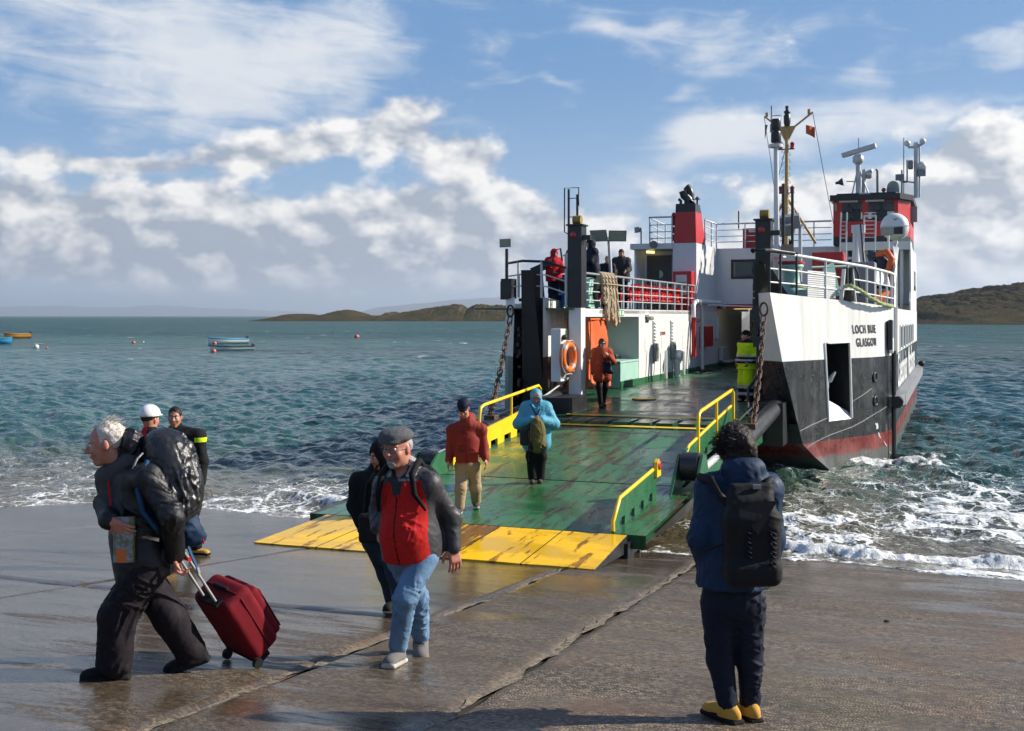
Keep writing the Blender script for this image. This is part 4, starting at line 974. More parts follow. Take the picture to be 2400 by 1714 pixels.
for sx in (-1, 1):
    b = FB(); b.prism([(sx * 2.26, 18.84, rz(18.9) + .36), (sx * 2.26, 19.12, rz(19) + .36), (sx * 2.26, 19.07, rz(19) + .56), (sx * 2.26, 18.98, rz(19) + .65), (sx * 2.26, 18.88, rz(19) + .60)], (sx * .06, 0, 0)); o = fbuild(b, 'lifting_eye', 'yellow_paint' if sx > 0 else 'dark_steel', ramp)
    b = FB(); b.lathe([(.03, -.05), (.075, -.05), (.075, .05), (.03, .05)], (sx * 2.29, 18.98, rz(19) + .54), 14, M=Matrix.Rotation(R(90), 3, 'Y')); fbuild(b, 'eye_bush', 'red_paint', o)
    xo, hs_ = (0., 1.) if sx > 0 else (.34, .72)
    for dx in (2.42, 2.82):
        b = FB(); X_ = sx * (dx - xo); b.prism([(X_, 19.2, rz(19.2) - .02), (X_, 20.5, rz(20.5)), (X_, 20.2, rz(20) + .54 * hs_), (X_, 19.9, rz(20) + .58 * hs_)], (sx * .045, 0, 0)); fbuild(b, 'sheave_cheek', 'green_paint', ramp)
    b = FB(); b.cyl((sx * (2.5 - xo), 19.95, rz(20) + .36 * hs_), (sx * (2.78 - xo), 19.95, rz(20) + .36 * hs_), .25 * hs_, n=20); fbuild(b, 'sheave', 'dark_steel', ramp)
    # hydraulic arm
    b = FB(); b.cyl((sx * 2.88, 24.1, 1.42), (sx * 2.88, 29.6, 1.88), .19, n=20); b.cyl((sx * 2.88, 23.9, 1.40), (sx * 2.88, 24.15, 1.43), .215, n=20); arm = fbuild(b, 'ramp_cylinder', 'black_paint', ramp)
    b = FB(); b.cyl((sx * 2.62, 20.3, 1.15), (sx * 2.7, 24.0, 1.40), .07, n=10); fbuild(b, 'cylinder_rod', 'galvanised', arm)
    b = FB(); b.box((sx * 2.9 - .13, 24.45, 1.6), (sx * 2.9 + .13, 24.75, 1.72), bev=.02); b.cyl((sx * 2.9, 24.6, 1.5), (sx * 2.9, 24.6, 1.85), .04, n=8); fbuild(b, 'chain_lug', 'rusty_chain', arm)
    b = FB(); b.prism([(sx * 2.62, 20.5, .9), (sx * 2.62, 27.8, 1.0), (sx * 2.62, 27.8, 1.52), (sx * 2.62, 20.5, 1.12)], (sx * .06, 0, 0)); fbuild(b, 'side_plate', 'green_paint' if sx > 0 else 'black_paint', ramp)
    b = FB(); b.box((sx * 2.62 - .25, 27.9, .9), (sx * 2.62 + .5, 29.4, 1.9)); fbuild(b, 'hinge_block', 'black_paint', ramp)
    # yellow handrail
    X = sx * 2.27; zt = lambda u: rz(u) + .90
    b = FB(); b.tube([(X, 22.35, rz(22.35) + .05), (X, 22.35, rz(22.35) + .72), (X, 22.42, zt(22.4)), (X, 22.6, zt(22.6) + .03), (X, 26.0, zt(26) + .02), (X, 26.15, zt(26.1) - .06), (X, 26.15, rz(25.9) + .05)], .036, 8); hr = fbuild(b, 'handrail', 'yellow_paint', ramp)
    b = FB(); b.cyl((X, 24.2, rz(24.2) + .05), (X, 24.2, zt(24.2) + .03), .032, n=8); fbuild(b, 'rail_post', 'yellow_paint', hr)
b = FB(); b.tube([(2.45, 29.5, 2.2), (2.35, 28.9, 2.45), (2.25, 28.3, 2.2), (2.35, 27.6, 1.75), (2.5, 26.6, 1.72)], .035, 8); b.tube([(2.5, 29.4, 2.0), (2.55, 26.0, 1.78), (2.6, 23.5, 1.6)], .022, 6); fbuild(b, 'hydraulic_hose', 'black_rubber', ramp)
# rope of the ramp: a dark wedge of shadow is left to the light
# ---- suspension chains (every link) ------------------------------------------
def chain(a, b_, sag, n_links, label):
    a, b_ = Vector(a), Vector(b_); o = bpy.data.objects.new('suspension_chain', None); COL.objects.link(o); o.parent = ferry; o['label'] = label
    pts = []
    for k in range(n_links + 1):
        t = k / n_links; p = a.lerp(b_, t); p.z -= sag * 4 * t * (1 - t); p.y -= 0; pts.append(p)
    ln = (pts[0] - pts[1]).length; r = .0185; mbk = MB(); hl = ln * .66; hw = .056
    prof = [(0, -hw, -hl + hw)] ; pr = []
    for q in range(7): t = math.pi * q / 6; pr.append((hw * math.cos(t), 0, hl - hw + hw * math.sin(t)))
    for q in range(7): t = math.pi + math.pi * q / 6; pr.append((hw * math.cos(t), 0, -hl + hw + hw * math.sin(t)))
    mbk.tube(pr, r, 6, closed=True); me = mbk.mesh('chain_link', 'rusty_chain')
    for k in range(n_links):
        c = (pts[k] + pts[k + 1]) / 2; d = (pts[k] - pts[k + 1]).normalized()
        l = bpy.data.objects.new('chain_link', me); COL.objects.link(l); l.parent = o
        l.location = L(*c); l.rotation_euler = (d.to_track_quat('Z', 'Y') @ Matrix.Rotation(R(90 * (k % 2) + 35), 3, 'Z').to_quaternion()).to_euler()
    mbk = MB(); mbk.tube([L(*(a + Vector((0, 0, .16)) + Vector((math.cos(t) * .09, 0, math.sin(t) * .15)))) for t in np.linspace(-math.pi * .5, math.pi * 1.5, 14)[:-1]], .028, 6, closed=True); mbk.build('shackle', 'rusty_chain', o)
chain((2.72, 27.65, 3.95), (2.95, 24.55, 1.62), .22, 19, 'rusty suspension chain of the near bow horn')
chain((-4.02, 28.75, 3.92), (-2.95, 24.6, 1.75), .18, 16, 'rusty suspension chain of the far bow horn')

# ---- railings ---------------------------------------------------------------
def railing(name, pts, h, bars, posts, mat='white_paint', topmat=None, r=.028, label=None):
    """pts: foot line (X, u, z); bars: heights of the lower bars; posts: indices or fractions along the line"""
    P = [Vector(p) for p in pts]; acc = [0]
    for a, b_ in zip(P[:-1], P[1:]): acc.append(acc[-1] + (b_ - a).length)
    def at(t):
        s_ = t * acc[-1]
        for i in range(len(P) - 1):
            if acc[i + 1] >= s_ - 1e-6: return P[i].lerp(P[i + 1], (s_ - acc[i]) / max(1e-6, acc[i + 1] - acc[i]))
    up = Vector((0, 0, 1))
    b = FB(); b.tube([p + up * h for p in P], r * 1.25, 8); o = fbuild(b, name, topmat or mat, label=label)
    for hb in bars:
        b = FB(); b.tube([p + up * hb for p in P], r * .72, 6); fbuild(b, 'rail_bar', mat, o)
    for t in posts:
        p = at(t); b = FB(); b.bar(p, p + up * h, r * 2.6, r * 1.6, up=(1, 0, 0)); fbuild(b, 'rail_post', mat, o)
    return o
lin = lambda n: [k / (n - 1) for k in range(n)]
railing('railing', [(WX - .03, 29.8, 4.16), (WX - .03, 44.6, 4.16)], .95, (.22, .46, .70), [.30 + k * .0775 for k in range(10)], 'galvanised', 'grey_paint', label='grey tube railing along the far passenger deck')
railing('railing', [(-5.05, 31.2, 4.30), (-4.5, 29.7, 4.42), (-3.75, 28.95, 4.45), (-3.1, 29.0, 4.42), (-2.66, 29.3, 4.25)], .95, (.30, .6), [0, .35, .62, .82, 1], 'galvanised', 'black_paint', label='black topped railing round the far bow horn')
railing('railing', [(2.80, 28.0, 4.45), (3.25, 28.9, 4.42), (4.22, 30.95, 4.30), (4.7, 31.95, 4.24), (5.0, 32.9, 4.18), (5.2, 34.2, 4.15), (5.22, 35.6, 4.15)], 1.0, (.30, .62), [.30, .43, .55, .67, .77, .88, 1], 'white_paint', 'white_paint', .032, label='white railing curving round the near bow horn')
b = FB(); b.tube([(2.35, 28.4, 5.50), (2.42, 27.85, 5.50), (2.72, 27.75, 5.50), (3.0, 28.3, 5.48), (3.25, 28.85, 5.46)], .05, 8)
o = fbuild(b, 'fender_rail', 'black_paint')
for X, u in ((2.80, 27.95), (3.0, 28.35), (3.30, 28.98)):
    b = FB(); b.bar((X, u, 4.46), (X, u, 5.48), .07, .05, up=(1, 0, 0)); fbuild(b, 'rail_post', 'black_paint', o)
b = FB(); b.raw([(2.45, 28.4, 5.4), (2.6, 28.5, 5.4), (3.1, 29.0, 4.45), (2.6, 28.8, 4.45)], [(0, 1, 2, 3), (3, 2, 1, 0)]); fbuild(b, 'stay_plate', 'black_paint', o)
# perforated bulwark panel in the near rail
b = FB(); p0, p1 = Vector((3.50, 29.45, 0)), Vector((4.05, 30.6, 0))
for k in range(14):
    z = 4.40 + k * .05; b.bar(p0 + Vector((0, 0, z)), p1 + Vector((0, 0, z - .03)), .02, .038)
pan = fbuild(b, 'slatted_panel', 'white_paint'); pan['kind'] = 'stuff'
# ---- fairlead with rollers on the near horn ---------------------------------
b = FB(); fc = Vector((4.32, 31.05, 4.30)); t_ = Vector((.42, .91, 0)).normalized(); nq = Vector((.91, -.42, 0))
for s_ in (-1, 1): b.prism([fc + t_ * s_ * .32 - nq * .05, fc + t_ * s_ * .32 + nq * .06, fc + t_ * s_ * .18 + nq * .05 + Vector((0, 0, .85)), fc + t_ * s_ * .18 - nq * .04 + Vector((0, 0, .85))], t_ * s_ * .03)
b.bar(fc + t_ * -.36 + Vector((0, 0, .36)), fc + t_ * .30 + Vector((0, 0, .36)), .09, .09)
fl = fbuild(b, 'fairlead', 'white_paint')
for s_ in (-.12, .12):
    b = FB(); b.cyl(fc + t_ * s_ + Vector((0, 0, .38)), fc + t_ * s_ + Vector((0, 0, .88)), .085, n=12); fbuild(b, 'fairlead_roller', 'black_paint', fl)
b = FB(); b.bar(fc + Vector((0, 0, .02)), fc + Vector((0, 0, .30)), .3, .12, up=(t_.x, t_.y, 0)); fbuild(b, 'fairlead_plate', 'black_paint', fl)
# ---- gear on the near bow deck -----------------------------------------------
b = FB(); b.box((2.47, 34.2, 4.02), (5.24, 49.0, 4.12)); b.prism([(2.5, 28.4, 4.14), (3.05, 28.6, 4.14), (4.15, 31.1, 4.1), (4.7, 32.3, 4.08), (5.1, 34.2, 4.05), (2.5, 34.2, 4.05)], (0, 0, .05)); fbuild(b, 'bow_deck', 'prom_green')
b = FB(); b.lathe([(.42, 4.2), (.42, 4.5), (.30, 4.56), (.22, 4.7), (.20, 4.95), (.30, 5.08), (.32, 5.14), (.1, 5.18)], (3.0, 30.3, .1), 20); b.box((2.6, 29.9, 4.15), (3.4, 30.8, 4.45)); cp = fbuild(b, 'capstan', 'mint_paint', label='pale green capstan on the near bow deck')
b = FB(); b.cyl((3.0, 30.3, 5.27), (3.0, 30.3, 5.33), .34, n=18); fbuild(b, 'capstan_cap', 'red_paint', cp)
b = FB(); b.tube([(3.05, 30.0, 4.75), (3.3, 30.2, 4.65), (3.6, 30.6, 4.62), (3.9, 31.2, 4.7)], .05, 6); fbuild(b, 'capstan_rope', 'rope_green', cp)
b = FB(); b.box((3.1, 34.0, 4.12), (3.95, 34.7, 5.75), bev=.02); lk = fbuild(b, 'tall_locker', 'red_paint', label='tall red steel locker on the near bow deck')
b = FB(); b.box((3.955, 34.05, 4.4), (3.965, 34.65, 5.7)); b.box((3.97, 34.1, 5.2), (3.98, 34.25, 5.4)); fbuild(b, 'locker_door', 'red_paint', lk)
b = FB(); b.box((3.0, 37.2, 4.12), (4.6, 38.2, 5.60), bev=.03); fbuild(b, 'winch_cover', 'grey_paint', label='grey winch housing behind the near rail')
b = FB(); b.raw([(3.5, 33.2, 5.3), (3.75, 33.4, 5.45), (3.95, 33.3, 4.5), (3.5, 33.1, 4.5), (3.3, 33.6, 4.6)], [(0, 1, 2, 3), (0, 3, 4), (0, 4, 1)]); b.tube([(3.2, 33.0, 5.28), (4.4, 33.9, 5.34)], .04, 6); fbuild(b, 'folded_net', 'mint_paint')
for X, u in ((4.12, 33.2), (4.3, 33.4)):
    b = FB(); b.tube([(X, u, 5.35), (X + .1, u, 5.1), (X + .15, u + .1, 4.5)], .03, 6); fbuild(b, 'cable', 'black_rubber')
# tall signal post with the double black lamp
b = FB(); b.tube([(2.6, 30.6, 5.6), (2.58, 30.6, 8.3)], [.075, .06], 10); b.lathe([(.25, 5.45), (.22, 5.55), (.10, 5.75), (.08, 5.8)], (2.6, 30.6, 0), 8); b.cyl((2.6, 30.6, 4.1), (2.6, 30.6, 5.5), .1, n=10); sp = fbuild(b, 'signal_post', 'white_paint', label='tall white post with a double black navigation lamp')
b = FB()
for z in (8.40, 8.72): b.lathe([(.115, z), (.13, z + .04), (.13, z + .24), (.115, z + .29)], (2.58, 30.6, 0), 16)
fbuild(b, 'navigation_lamp', 'black_paint', sp)
b = FB(); b.cyl((2.58, 30.6, 8.28), (2.58, 30.6, 8.36), .18, n=12); b.tube([(2.45, 30.6, 9.0), (2.45, 30.6, 9.1), (2.72, 30.6, 9.1), (2.72, 30.6, 9.0)], .015, 5); fbuild(b, 'lamp_bracket', 'galvanised', sp)['kind'] = 'stuff'
b = FB(); b.tube([(2.75, 30.7, 5.5), (2.75, 30.7, 7.35)], .045, 6); b.tube([(2.98, 30.7, 5.5), (2.98, 30.7, 7.25)], .04, 6); fbuild(b, 'black_pole', 'black_paint', sp)
def floodlight(c, aim, s=.3, parent=None):
    c, aim = Vector(c), Vector(aim).normalized(); M = aim.to_track_quat('Z', 'Y').to_matrix()
    b = FB(); v = [c + M @ Vector((x * s, y * s * .62, z)) for z, k in ((-.16, .55), (.0, 1.)) for x, y in ((-k, -k), (k, -k), (k, k), (-k, k))]
    b.raw(v, [(0, 3, 2, 1), (0, 1, 5, 4), (1, 2, 6, 5), (2, 3, 7, 6), (3, 0, 4, 7), (4, 5, 6, 7)]); o = fbuild(b, 'floodlight', 'grey_paint', parent)
    b = FB(); b.raw([c + M @ Vector((x * s * .86, y * s * .5, .006)) for x, y in ((-1, -1), (1, -1), (1, 1), (-1, 1))], [(0, 1, 2, 3)]); fbuild(b, 'lamp_pane', 'lamp_glass', o)
    return o
b = FB(); b.tube([(2.9, 33.0, 4.1), (2.9, 33.0, 6.45)], .05, 8); b.tube([(2.55, 33, 6.45), (3.05, 33, 6.45)], .03, 6); b.tube([(2.72, 33.1, 6.4), (2.72, 33.1, 6.9)], .02, 6); fpst = fbuild(b, 'light_post', 'galvanised')
b = FB(); b.obox((2.62, 33.0, 6.55), (.27, .02, .03), (-.02, .18, .05), (-.02, -.05, .17)); b.obox((2.5, 32.8, 6.33), (.25, .02, .02), (0, .16, .06), (0, -.1, .14)); fbuild(b, 'floodlight', 'grey_paint', fpst)
floodlight((2.88, 30.5, 5.68), (-.1, -1, 0), .16); 
# far horn: lamp on its post, winch, pole lamps, ladder, vent
b = FB(); b.cyl((-4.35, 29.35, 4.4), (-4.35, 29.35, 5.75), .045, n=8); lp = fbuild(b, 'light_post', 'black_paint'); floodlight((-4.37, 29.28, 5.9), (-.25, -1, -.05), .18, lp)
b = FB(); b.box((-4.5, 29.3, 4.42), (-4.2, 29.7, 4.95)); b.box((-4.75, 29.9, 4.4), (-4.45, 30.2, 4.9)); fbuild(b, 'fender_block', 'black_paint')
b = FB(); b.prism([(-4.0, 30.2, 5.25), (-3.5, 30.2, 5.45), (-3.35, 30.2, 5.35), (-3.9, 30.2, 5.1)], (0, .25, 0)); b.tube([(-3.4, 30.3, 5.4), (-3.3, 30.3, 5.75), (-3.15, 30.3, 5.78), (-3.1, 30.3, 5.45)], .025, 6); b.tube([(-2.95, 30.4, 4.9), (-2.95, 30.4, 5.7)], .03, 6); b.tube([(-3.1, 30.4, 5.6), (-2.75, 30.4, 5.55)], .02, 6); fbuild(b, 'mooring_stanchion', 'black_paint')
b = FB(); b.lathe([(.24, 4.2), (.20, 4.5), (.30, 4.52), (.30, 4.58), (.12, 4.62), (.12, 4.9), (.26, 4.95), (.26, 5.0)], (-3.0, 30.6, 0), 14); fbuild(b, 'blue_bollard', 'blue_paint', label='blue warping drum on the far bow deck')
b = FB(); b.cyl((-3.15, 31.6, 4.62), (-2.62, 31.6, 4.62), .42, n=20); b.box((-3.2, 31.3, 4.16), (-2.6, 32.0, 4.5)); b.prism([(-2.6, 31.1, 4.2), (-2.6, 32.3, 4.2), (-2.6, 31.9, 5.0), (-2.6, 31.5, 5.0)], (-.08, 0, 0)); wn = fbuild(b, 'mooring_winch', 'mint_paint', label='pale green mooring winch behind the far rail')
b = FB(); b.cyl((-2.63, 31.75, 4.62), (-2.5, 31.75, 4.62), .23, n=18); fbuild(b, 'winch_bore', 'black_paint', wn)
b = FB(); b.raw([(-3.75, 30.9, 5.1), (-3.2, 30.9, 5.1), (-3.1, 30.9, 4.3), (-3.55, 30.9, 4.3)], [(0, 1, 2, 3), (3, 2, 1, 0)]); fbuild(b, 'winch_shield', 'dark_steel')
b = FB()
for z in np.arange(4.6, 7.4, .5): b.tube([(-2.78, 29.95, z), (-2.58, 29.95, z)], .012, 5)
b.bar((-2.80, 29.95, 4.2), (-2.80, 29.95, 7.35), .06, .05, up=(1, 0, 0)); b.bar((-2.56, 29.95, 4.2), (-2.56, 29.95, 7.2), .06, .05, up=(1, 0, 0)); b.tube([(-2.52, 29.95, 6.9), (-2.52, 29.95, 7.38), (-2.92, 29.95, 7.38), (-2.92, 29.95, 6.2), (-2.82, 29.95, 6.15)], .018, 6); fbuild(b, 'mast_ladder', 'black_paint', label='black ladder behind the far guide post')
b = FB(); b.cyl((-2.9, 30.4, 4.2), (-2.9, 30.4, 5.65), .16, n=14); vp = fbuild(b, 'vent_pipe', 'white_paint'); b = FB(); b.lathe([(.13, 5.65), (.12, 5.72), (.06, 5.77), (0, 5.78)], (-2.9, 30.4, 0), 12); fbuild(b, 'vent_cap', 'red_paint', vp)
b = FB(); b.tube([(-2.72, 34.0, 4.16), (-2.85, 34.0, 6.25)], .05, 8); b.tube([(-3.1, 34, 6.3), (-2.55, 34, 6.3)], .03, 6); lp = fbuild(b, 'light_post', 'galvanised', label='grey post with two floodlights on the far passenger deck')
floodlight((-3.13, 33.9, 6.36), (-.25, -1, -.35), .29, lp); floodlight((-2.55, 33.9, 6.34), (.45, -1, -.3), .27, lp)
# ---- rows of red seats on the far deck ---------------------------------------
def seat_meshes():
    b = MB(); rows = []
    for z, y in ((.30, .0), (.34, -.02), (.45, -.035), (.6, -.02), (.74, .02), (.82, .05), (.84, .075)):
        wd = .19 if z < .74 else (.17 if z < .83 else .13)
        rows.append([(y + .03 * abs(t) ** 2, t * wd, z) for t in (-1, -.6, 0, .6, 1)])
    b.grid(rows, smooth=True); b.grid([[(x + .035, y, z) for x, y, z in r[::-1]] for r in rows], smooth=True)
    p = MB(); p.raw([], []); q = []
    for x, z in ((.02, .42), (-.06, .38), (-.22, .38), (-.36, .40), (-.40, .36)): q.append([(x, t * .185, z + .02 * t * t) for t in (-1, -.5, 0, .5, 1)])
    p.grid(q, smooth=True); p.grid([[(x, y, z - .035) for x, y, z in r[::-1]] for r in q], smooth=True)
    l = MB(); l.tube([(-.15, 0, .0), (-.15, 0, .36)], .025, 6); l.box((-.25, -.12, 0), (-.05, .12, .02))
    return b.mesh('seat_back', 'seat_red'), p.mesh('seat_pan', 'seat_red'), l.mesh('seat_leg', 'dark_steel')
sb_, sp_, sl_ = seat_meshes()
for k in range(16):
    for row, X in ((0, -2.95), (1, -4.2)):
        if row and k > 9: continue
        o = bpy.data.objects.new('seat', sb_); COL.objects.link(o); o.parent = ferry; o.location = L(X, 36.9 + k * .485, 4.16)
        for nm, me in (('seat_pan', sp_), ('seat_leg', sl_)):
            c_ = bpy.data.objects.new(nm, me); COL.objects.link(c_); c_.parent = o
# ---- far cabin, door and funnel -----------------------------------------------
CU = 44.75
b = FB(); b.box((-3.36, CU, 4.16), (WX, 49, 6.77)); b.box((-5.1, 46.1, 4.16), (-3.36, 49, 6.55)); cab = fbuild(b, 'cabin', 'white_paint_shaded', label='white cabin with the toilet door on the far deck')
b = FB(); b.box((-5.05, 44.7, 6.56), (-3.36, 49, 6.78)); b.prism([(-5.0, 45.2, 6.56), (-4.75, 45.9, 6.56), (-4.8, 46.1, 4.16), (-5.05, 46.1, 4.16)], (0, .05, 0)); fbuild(b, 'cabin_canopy', 'white_paint_shaded', cab)
b = FB(); b.cyl((-4.9, 45.0, 4.16), (-4.9, 45.0, 6.56), .06, n=8); fbuild(b, 'canopy_post', 'white_paint_shaded', cab)
b = FB(); b.box((-4.72, 46.04, 4.2), (-3.72, 46.098, 6.38), bev=.01); dr = fbuild(b, 'cabin_door', 'door_brown', cab, 'dark brown toilet door with a round window')
b = FB(); b.lathe([(.17, 0), (0, .0)], (-4.2, 46.03, 5.62), 20, M=Matrix.Rotation(R(90), 3, 'X')); fbuild(b, 'door_light', 'window_glass', dr)
b = FB(); b.raw([(-4.2 + .16 * math.sin(t), 46.02, 5.62 + .16 * math.cos(t)) for t in np.linspace(0, math.pi, 12)], [tuple(range(12))]); fbuild(b, 'door_light', 'mint_paint', dr)
b = FB(); b.box((-4.42, 46.015, 5.08), (-3.96, 46.03, 5.32)); sg = fbuild(b, 'door_sign', 'letter_white', dr, 'white toilet sign with dark figures')
b = FB()
for x in (-4.36, -4.26):
    b.sphere((x, 46.01, 5.275), (.018, .004, .018), 8); b.box((x - .022, 46.008, 5.17), (x + .022, 46.014, 5.25)); b.box((x - .016, 46.008, 5.10), (x - .003, 46.014, 5.17)); b.box((x + .003, 46.008, 5.10), (x + .016, 46.014, 5.17))
for x in (-4.10, -4.03):
    b.tube([(x + .03, 46.01, 5.27), (x, 46.01, 5.19), (x + .045, 46.01, 5.17), (x + .06, 46.01, 5.11)], .011, 5)
fbuild(b, 'sign_figures', 'emblem_navy', sg)
b = FB(); b.tube([(-3.82, 46.0, 4.98), (-3.92, 46.0, 4.98)], .018, 6); b.sphere((-3.82, 46.01, 5.12), .025, 8); fbuild(b, 'door_handle', 'galvanised', dr)
b = FB(); b.tube([(-4.62, 45.6, 6.5), (-4.3, 45.6, 6.48)], .045, 8); fbuild(b, 'door_lamp', 'lit_strip', cab)
b = FB(); b.lathe([(.16, 0), (.15, .06), (.07, .10), (.06, .2)], (-4.1, 44.65, 6.72), 14, M=Matrix.Rotation(R(-70), 3, 'X')); fbuild(b, 'loudhailer', 'grey_paint', cab)
b = FB(); b.box((-3.22, 44.15, 4.16), (-2.5, 44.7, 5.66), bev=.02); nb_ = fbuild(b, 'notice_locker', 'red_paint', cab, 'red locker with a notice board on its front')
b = FB(); b.box((-3.10, 44.13, 4.75), (-2.68, 44.149, 5.52)); fbuild(b, 'notice_board', 'notice_paper', nb_)
b = FB(); b.box((-3.06, 44.12, 5.0), (-2.72, 44.135, 5.25)); fbuild(b, 'notice_photo', 'grey_paint', nb_)
# funnel
b = FB(); z0, z1, zm = 6.78, 8.30, 7.98
def frustum(b, za, zb, X0a, X1a, u0a, u1a, X0b, X1b, u0b, u1b):
    b.raw([(X0a, u0a, za), (X1a, u0a, za), (X1a, u1a, za), (X0a, u1a, za), (X0b, u0b, zb), (X1b, u0b, zb), (X1b, u1b, zb), (X0b, u1b, zb)], [(0, 1, 5, 4), (1, 2, 6, 5), (2, 3, 7, 6), (3, 0, 4, 7), (4, 5, 6, 7)])
fx = lambda z, a, b_: a + (b_ - a) * (z - z0) / (z1 - z0)
frustum(b, z0, zm, -3.34, -2.45, 44.77, 46.6, fx(zm, -3.34, -3.26), fx(zm, -2.45, -2.50), fx(zm, 44.77, 44.85), fx(zm, 46.6, 45.85)); fn = fbuild(b, 'funnel', 'red_paint', label='red funnel with a black top')
b = FB(); frustum(b, zm, z1, fx(zm, -3.34, -3.26), fx(zm, -2.45, -2.50), fx(zm, 44.77, 44.85), fx(zm, 46.6, 45.85), -3.26, -2.50, 44.85, 45.7); fbuild(b, 'funnel_top', 'black_paint', fn)
for pth, r_ in (([(-2.85, 45.2, 8.25), (-2.85, 45.2, 8.5), (-3.0, 45.2, 8.65), (-3.05, 45.2, 8.82)], .17), ([(-2.8, 45.3, 8.25), (-2.78, 45.3, 8.7), (-2.85, 45.3, 8.9), (-2.95, 45.3, 9.0)], .15), ([(-3.1, 45.0, 8.25), (-3.1, 45.0, 8.42), (-3.18, 45.0, 8.5)], .06), ([(-2.62, 45.1, 8.25), (-2.62, 45.1, 8.36), (-2.72, 45.0, 8.44)], .06)):
    b = FB(); b.tube(pth, r_, 12); fbuild(b, 'exhaust_pipe', 'black_paint', fn)
b = FB(); b.cyl((-2.52, 45.3, 8.25), (-2.52, 45.3, 8.48), .035, n=8); b.lathe([(.13, 8.48), (.02, 8.60), (0, 8.61)], (-2.52, 45.3, 0), 12); fbuild(b, 'exhaust_cowl', 'black_paint', fn)
b = FB()
for z in (7.0, 7.3, 7.6, 7.85): b.sphere((-3.38, 45.0, z), (.09, .1, .14), 8)
fbuild(b, 'funnel_lamps', 'dark_red_paint', fn)
railing('railing', [(-3.4, 44.8, 6.78), (-4.3, 44.8, 6.78), (-4.6, 48.8, 6.78)], 1.02, (.2, .45, .72), [.0, .2, .6, 1], 'galvanised', label='grey railing on the far cabin roof')
railing('railing', [(-2.5, 46.7, 6.78), (-2.46, 49.0, 6.78), (2.2, 49.0, 6.78)], 1.02, (.26, .5, .76), [0, .18, .32, .5, .7, .9], 'galvanised', label='grey railing across the bridge deck')
b = FB(); b.tube([(-4.62, 44.75, 6.78), (-4.62, 44.75, 7.3)], .035, 8); lp = fbuild(b, 'light_post', 'galvanised'); floodlight((-4.78, 44.7, 7.32), (-.7, -.7, -.1), .18, lp)
b = FB(); b.box((-1.45, 49.4, 6.78), (-.35, 50.2, 7.62), bev=.02); rb = fbuild(b, 'raft_box', 'dark_red_paint', label='dark red box on the bridge deck')
b = FB(); b.box((-1.2, 49.39, 7.45), (-.7, 49.398, 7.55)); fbuild(b, 'box_label', 'notice_paper', rb)
for X in (-1.6, -.62):
    b = FB(); b.tube([(X, 49.3, 7.6), (X, 49.3, 8.35)], .03, 6); fbuild(b, 'whip_aerial', 'dark_steel')
b = FB(); b.sphere((.35, 49.6, 6.95), (.22, .2, .22), 12); fbuild(b, 'bell_cover', 'black_paint')
# ---- buff mast --------------------------------------------------------------
MX, MU = .93, 45.0
b = FB(); b.tube([(MX, MU, 6.5), (MX + .02, MU, 11.0)], [.085, .065], 10); b.prism([(MX - .06, MU, 10.55), (MX + .08, MU, 10.55), (MX + .36, MU, 11.1), (MX - .34, MU, 11.1)], (0, .08, 0)); b.bar((MX - .25, MU + .04, 11.05), (MX - .82, MU + .04, 11.52), .07, .06); b.bar((MX + .27, MU + .04, 11.05), (MX + .97, MU + .04, 11.58), .07, .06); b.box((MX - .78, MU, 11.5), (MX - .68, MU + .09, 11.66)); b.box((MX + .78, MU, 11.5), (MX + .88, MU + .09, 11.70))
mast = fbuild(b, 'mast', 'buff_paint', label='buff yellow mast with a forked top and red lamps')
for sx in (-1, 1):
    b = FB(); b.tube([(MX, MU, 8.45), (MX + sx * .95, MU + 1.2 * (1 if sx > 0 else .2), 6.75)], .05, 8); fbuild(b, 'mast_stay', 'buff_paint', mast)
b = FB(); b.lathe([(.10, 11.1), (.13, 11.25), (.13, 11.5), (.08, 11.55), (.12, 11.6), (.12, 11.66), (.06, 11.7), (.07, 11.85), (0, 11.88)], (MX + .03, MU, 0), 12); fbuild(b, 'masthead_lamp', 'dark_steel', mast)
for z in (8.6, 10.25):
    for sx in (-1, 1):
        b = FB(); b.lathe([(.09, 0), (.075, .04), (.075, .16), (.10, .18), (.03, .25)], (MX + sx * .22, MU, z), 10); b.bar((MX, MU, z - .02), (MX + sx * .3, MU, z - .02), .04); fbuild(b, 'red_lamp', 'red_lamp', mast)
b = FB()
for z in np.arange(7.0, 10.2, .26): b.tube([(MX - .08, MU - .02, z), (MX - .18, MU - .06, z), (MX - .08, MU - .02, z + .14)], .01, 4); b.tube([(MX + .08, MU - .02, z + .13), (MX + .17, MU - .06, z + .13), (MX + .08, MU - .02, z + .27)], .01, 4)
rg = fbuild(b, 'mast_rungs', 'dark_steel', mast); rg['kind'] = 'stuff'
b = FB(); b.tube([(MX - .55, MU, 11.2), (MX - .55, MU, 11.9)], .03, 6); b.box((MX - .6, MU - .05, 10.9), (MX - .5, MU + .05, 11.2)); fbuild(b, 'aerial', 'grey_paint', mast)
for a_, c_ in (((MX + .97, MU, 11.55), (2.35, 48.2, 7.6)), ((MX - .82, MU, 11.5), (MX - .6, MU, 10.0)), ((MX - .45, MU, 11.0), (MX - .1, MU, 10.4)), ((MX - .6, MU, 10.0), (MX - .25, MU, 7.3)), ((MX - .05, MU, 10.2), (MX - .3, MU, 9.2))):
    b = FB(); a2, c2 = Vector(a_), Vector(c_); b.tube([a2, a2.lerp(c2, .5) + Vector((0, 0, -.05)), c2], .012, 5); fbuild(b, 'halyard', 'dark_steel', mast)
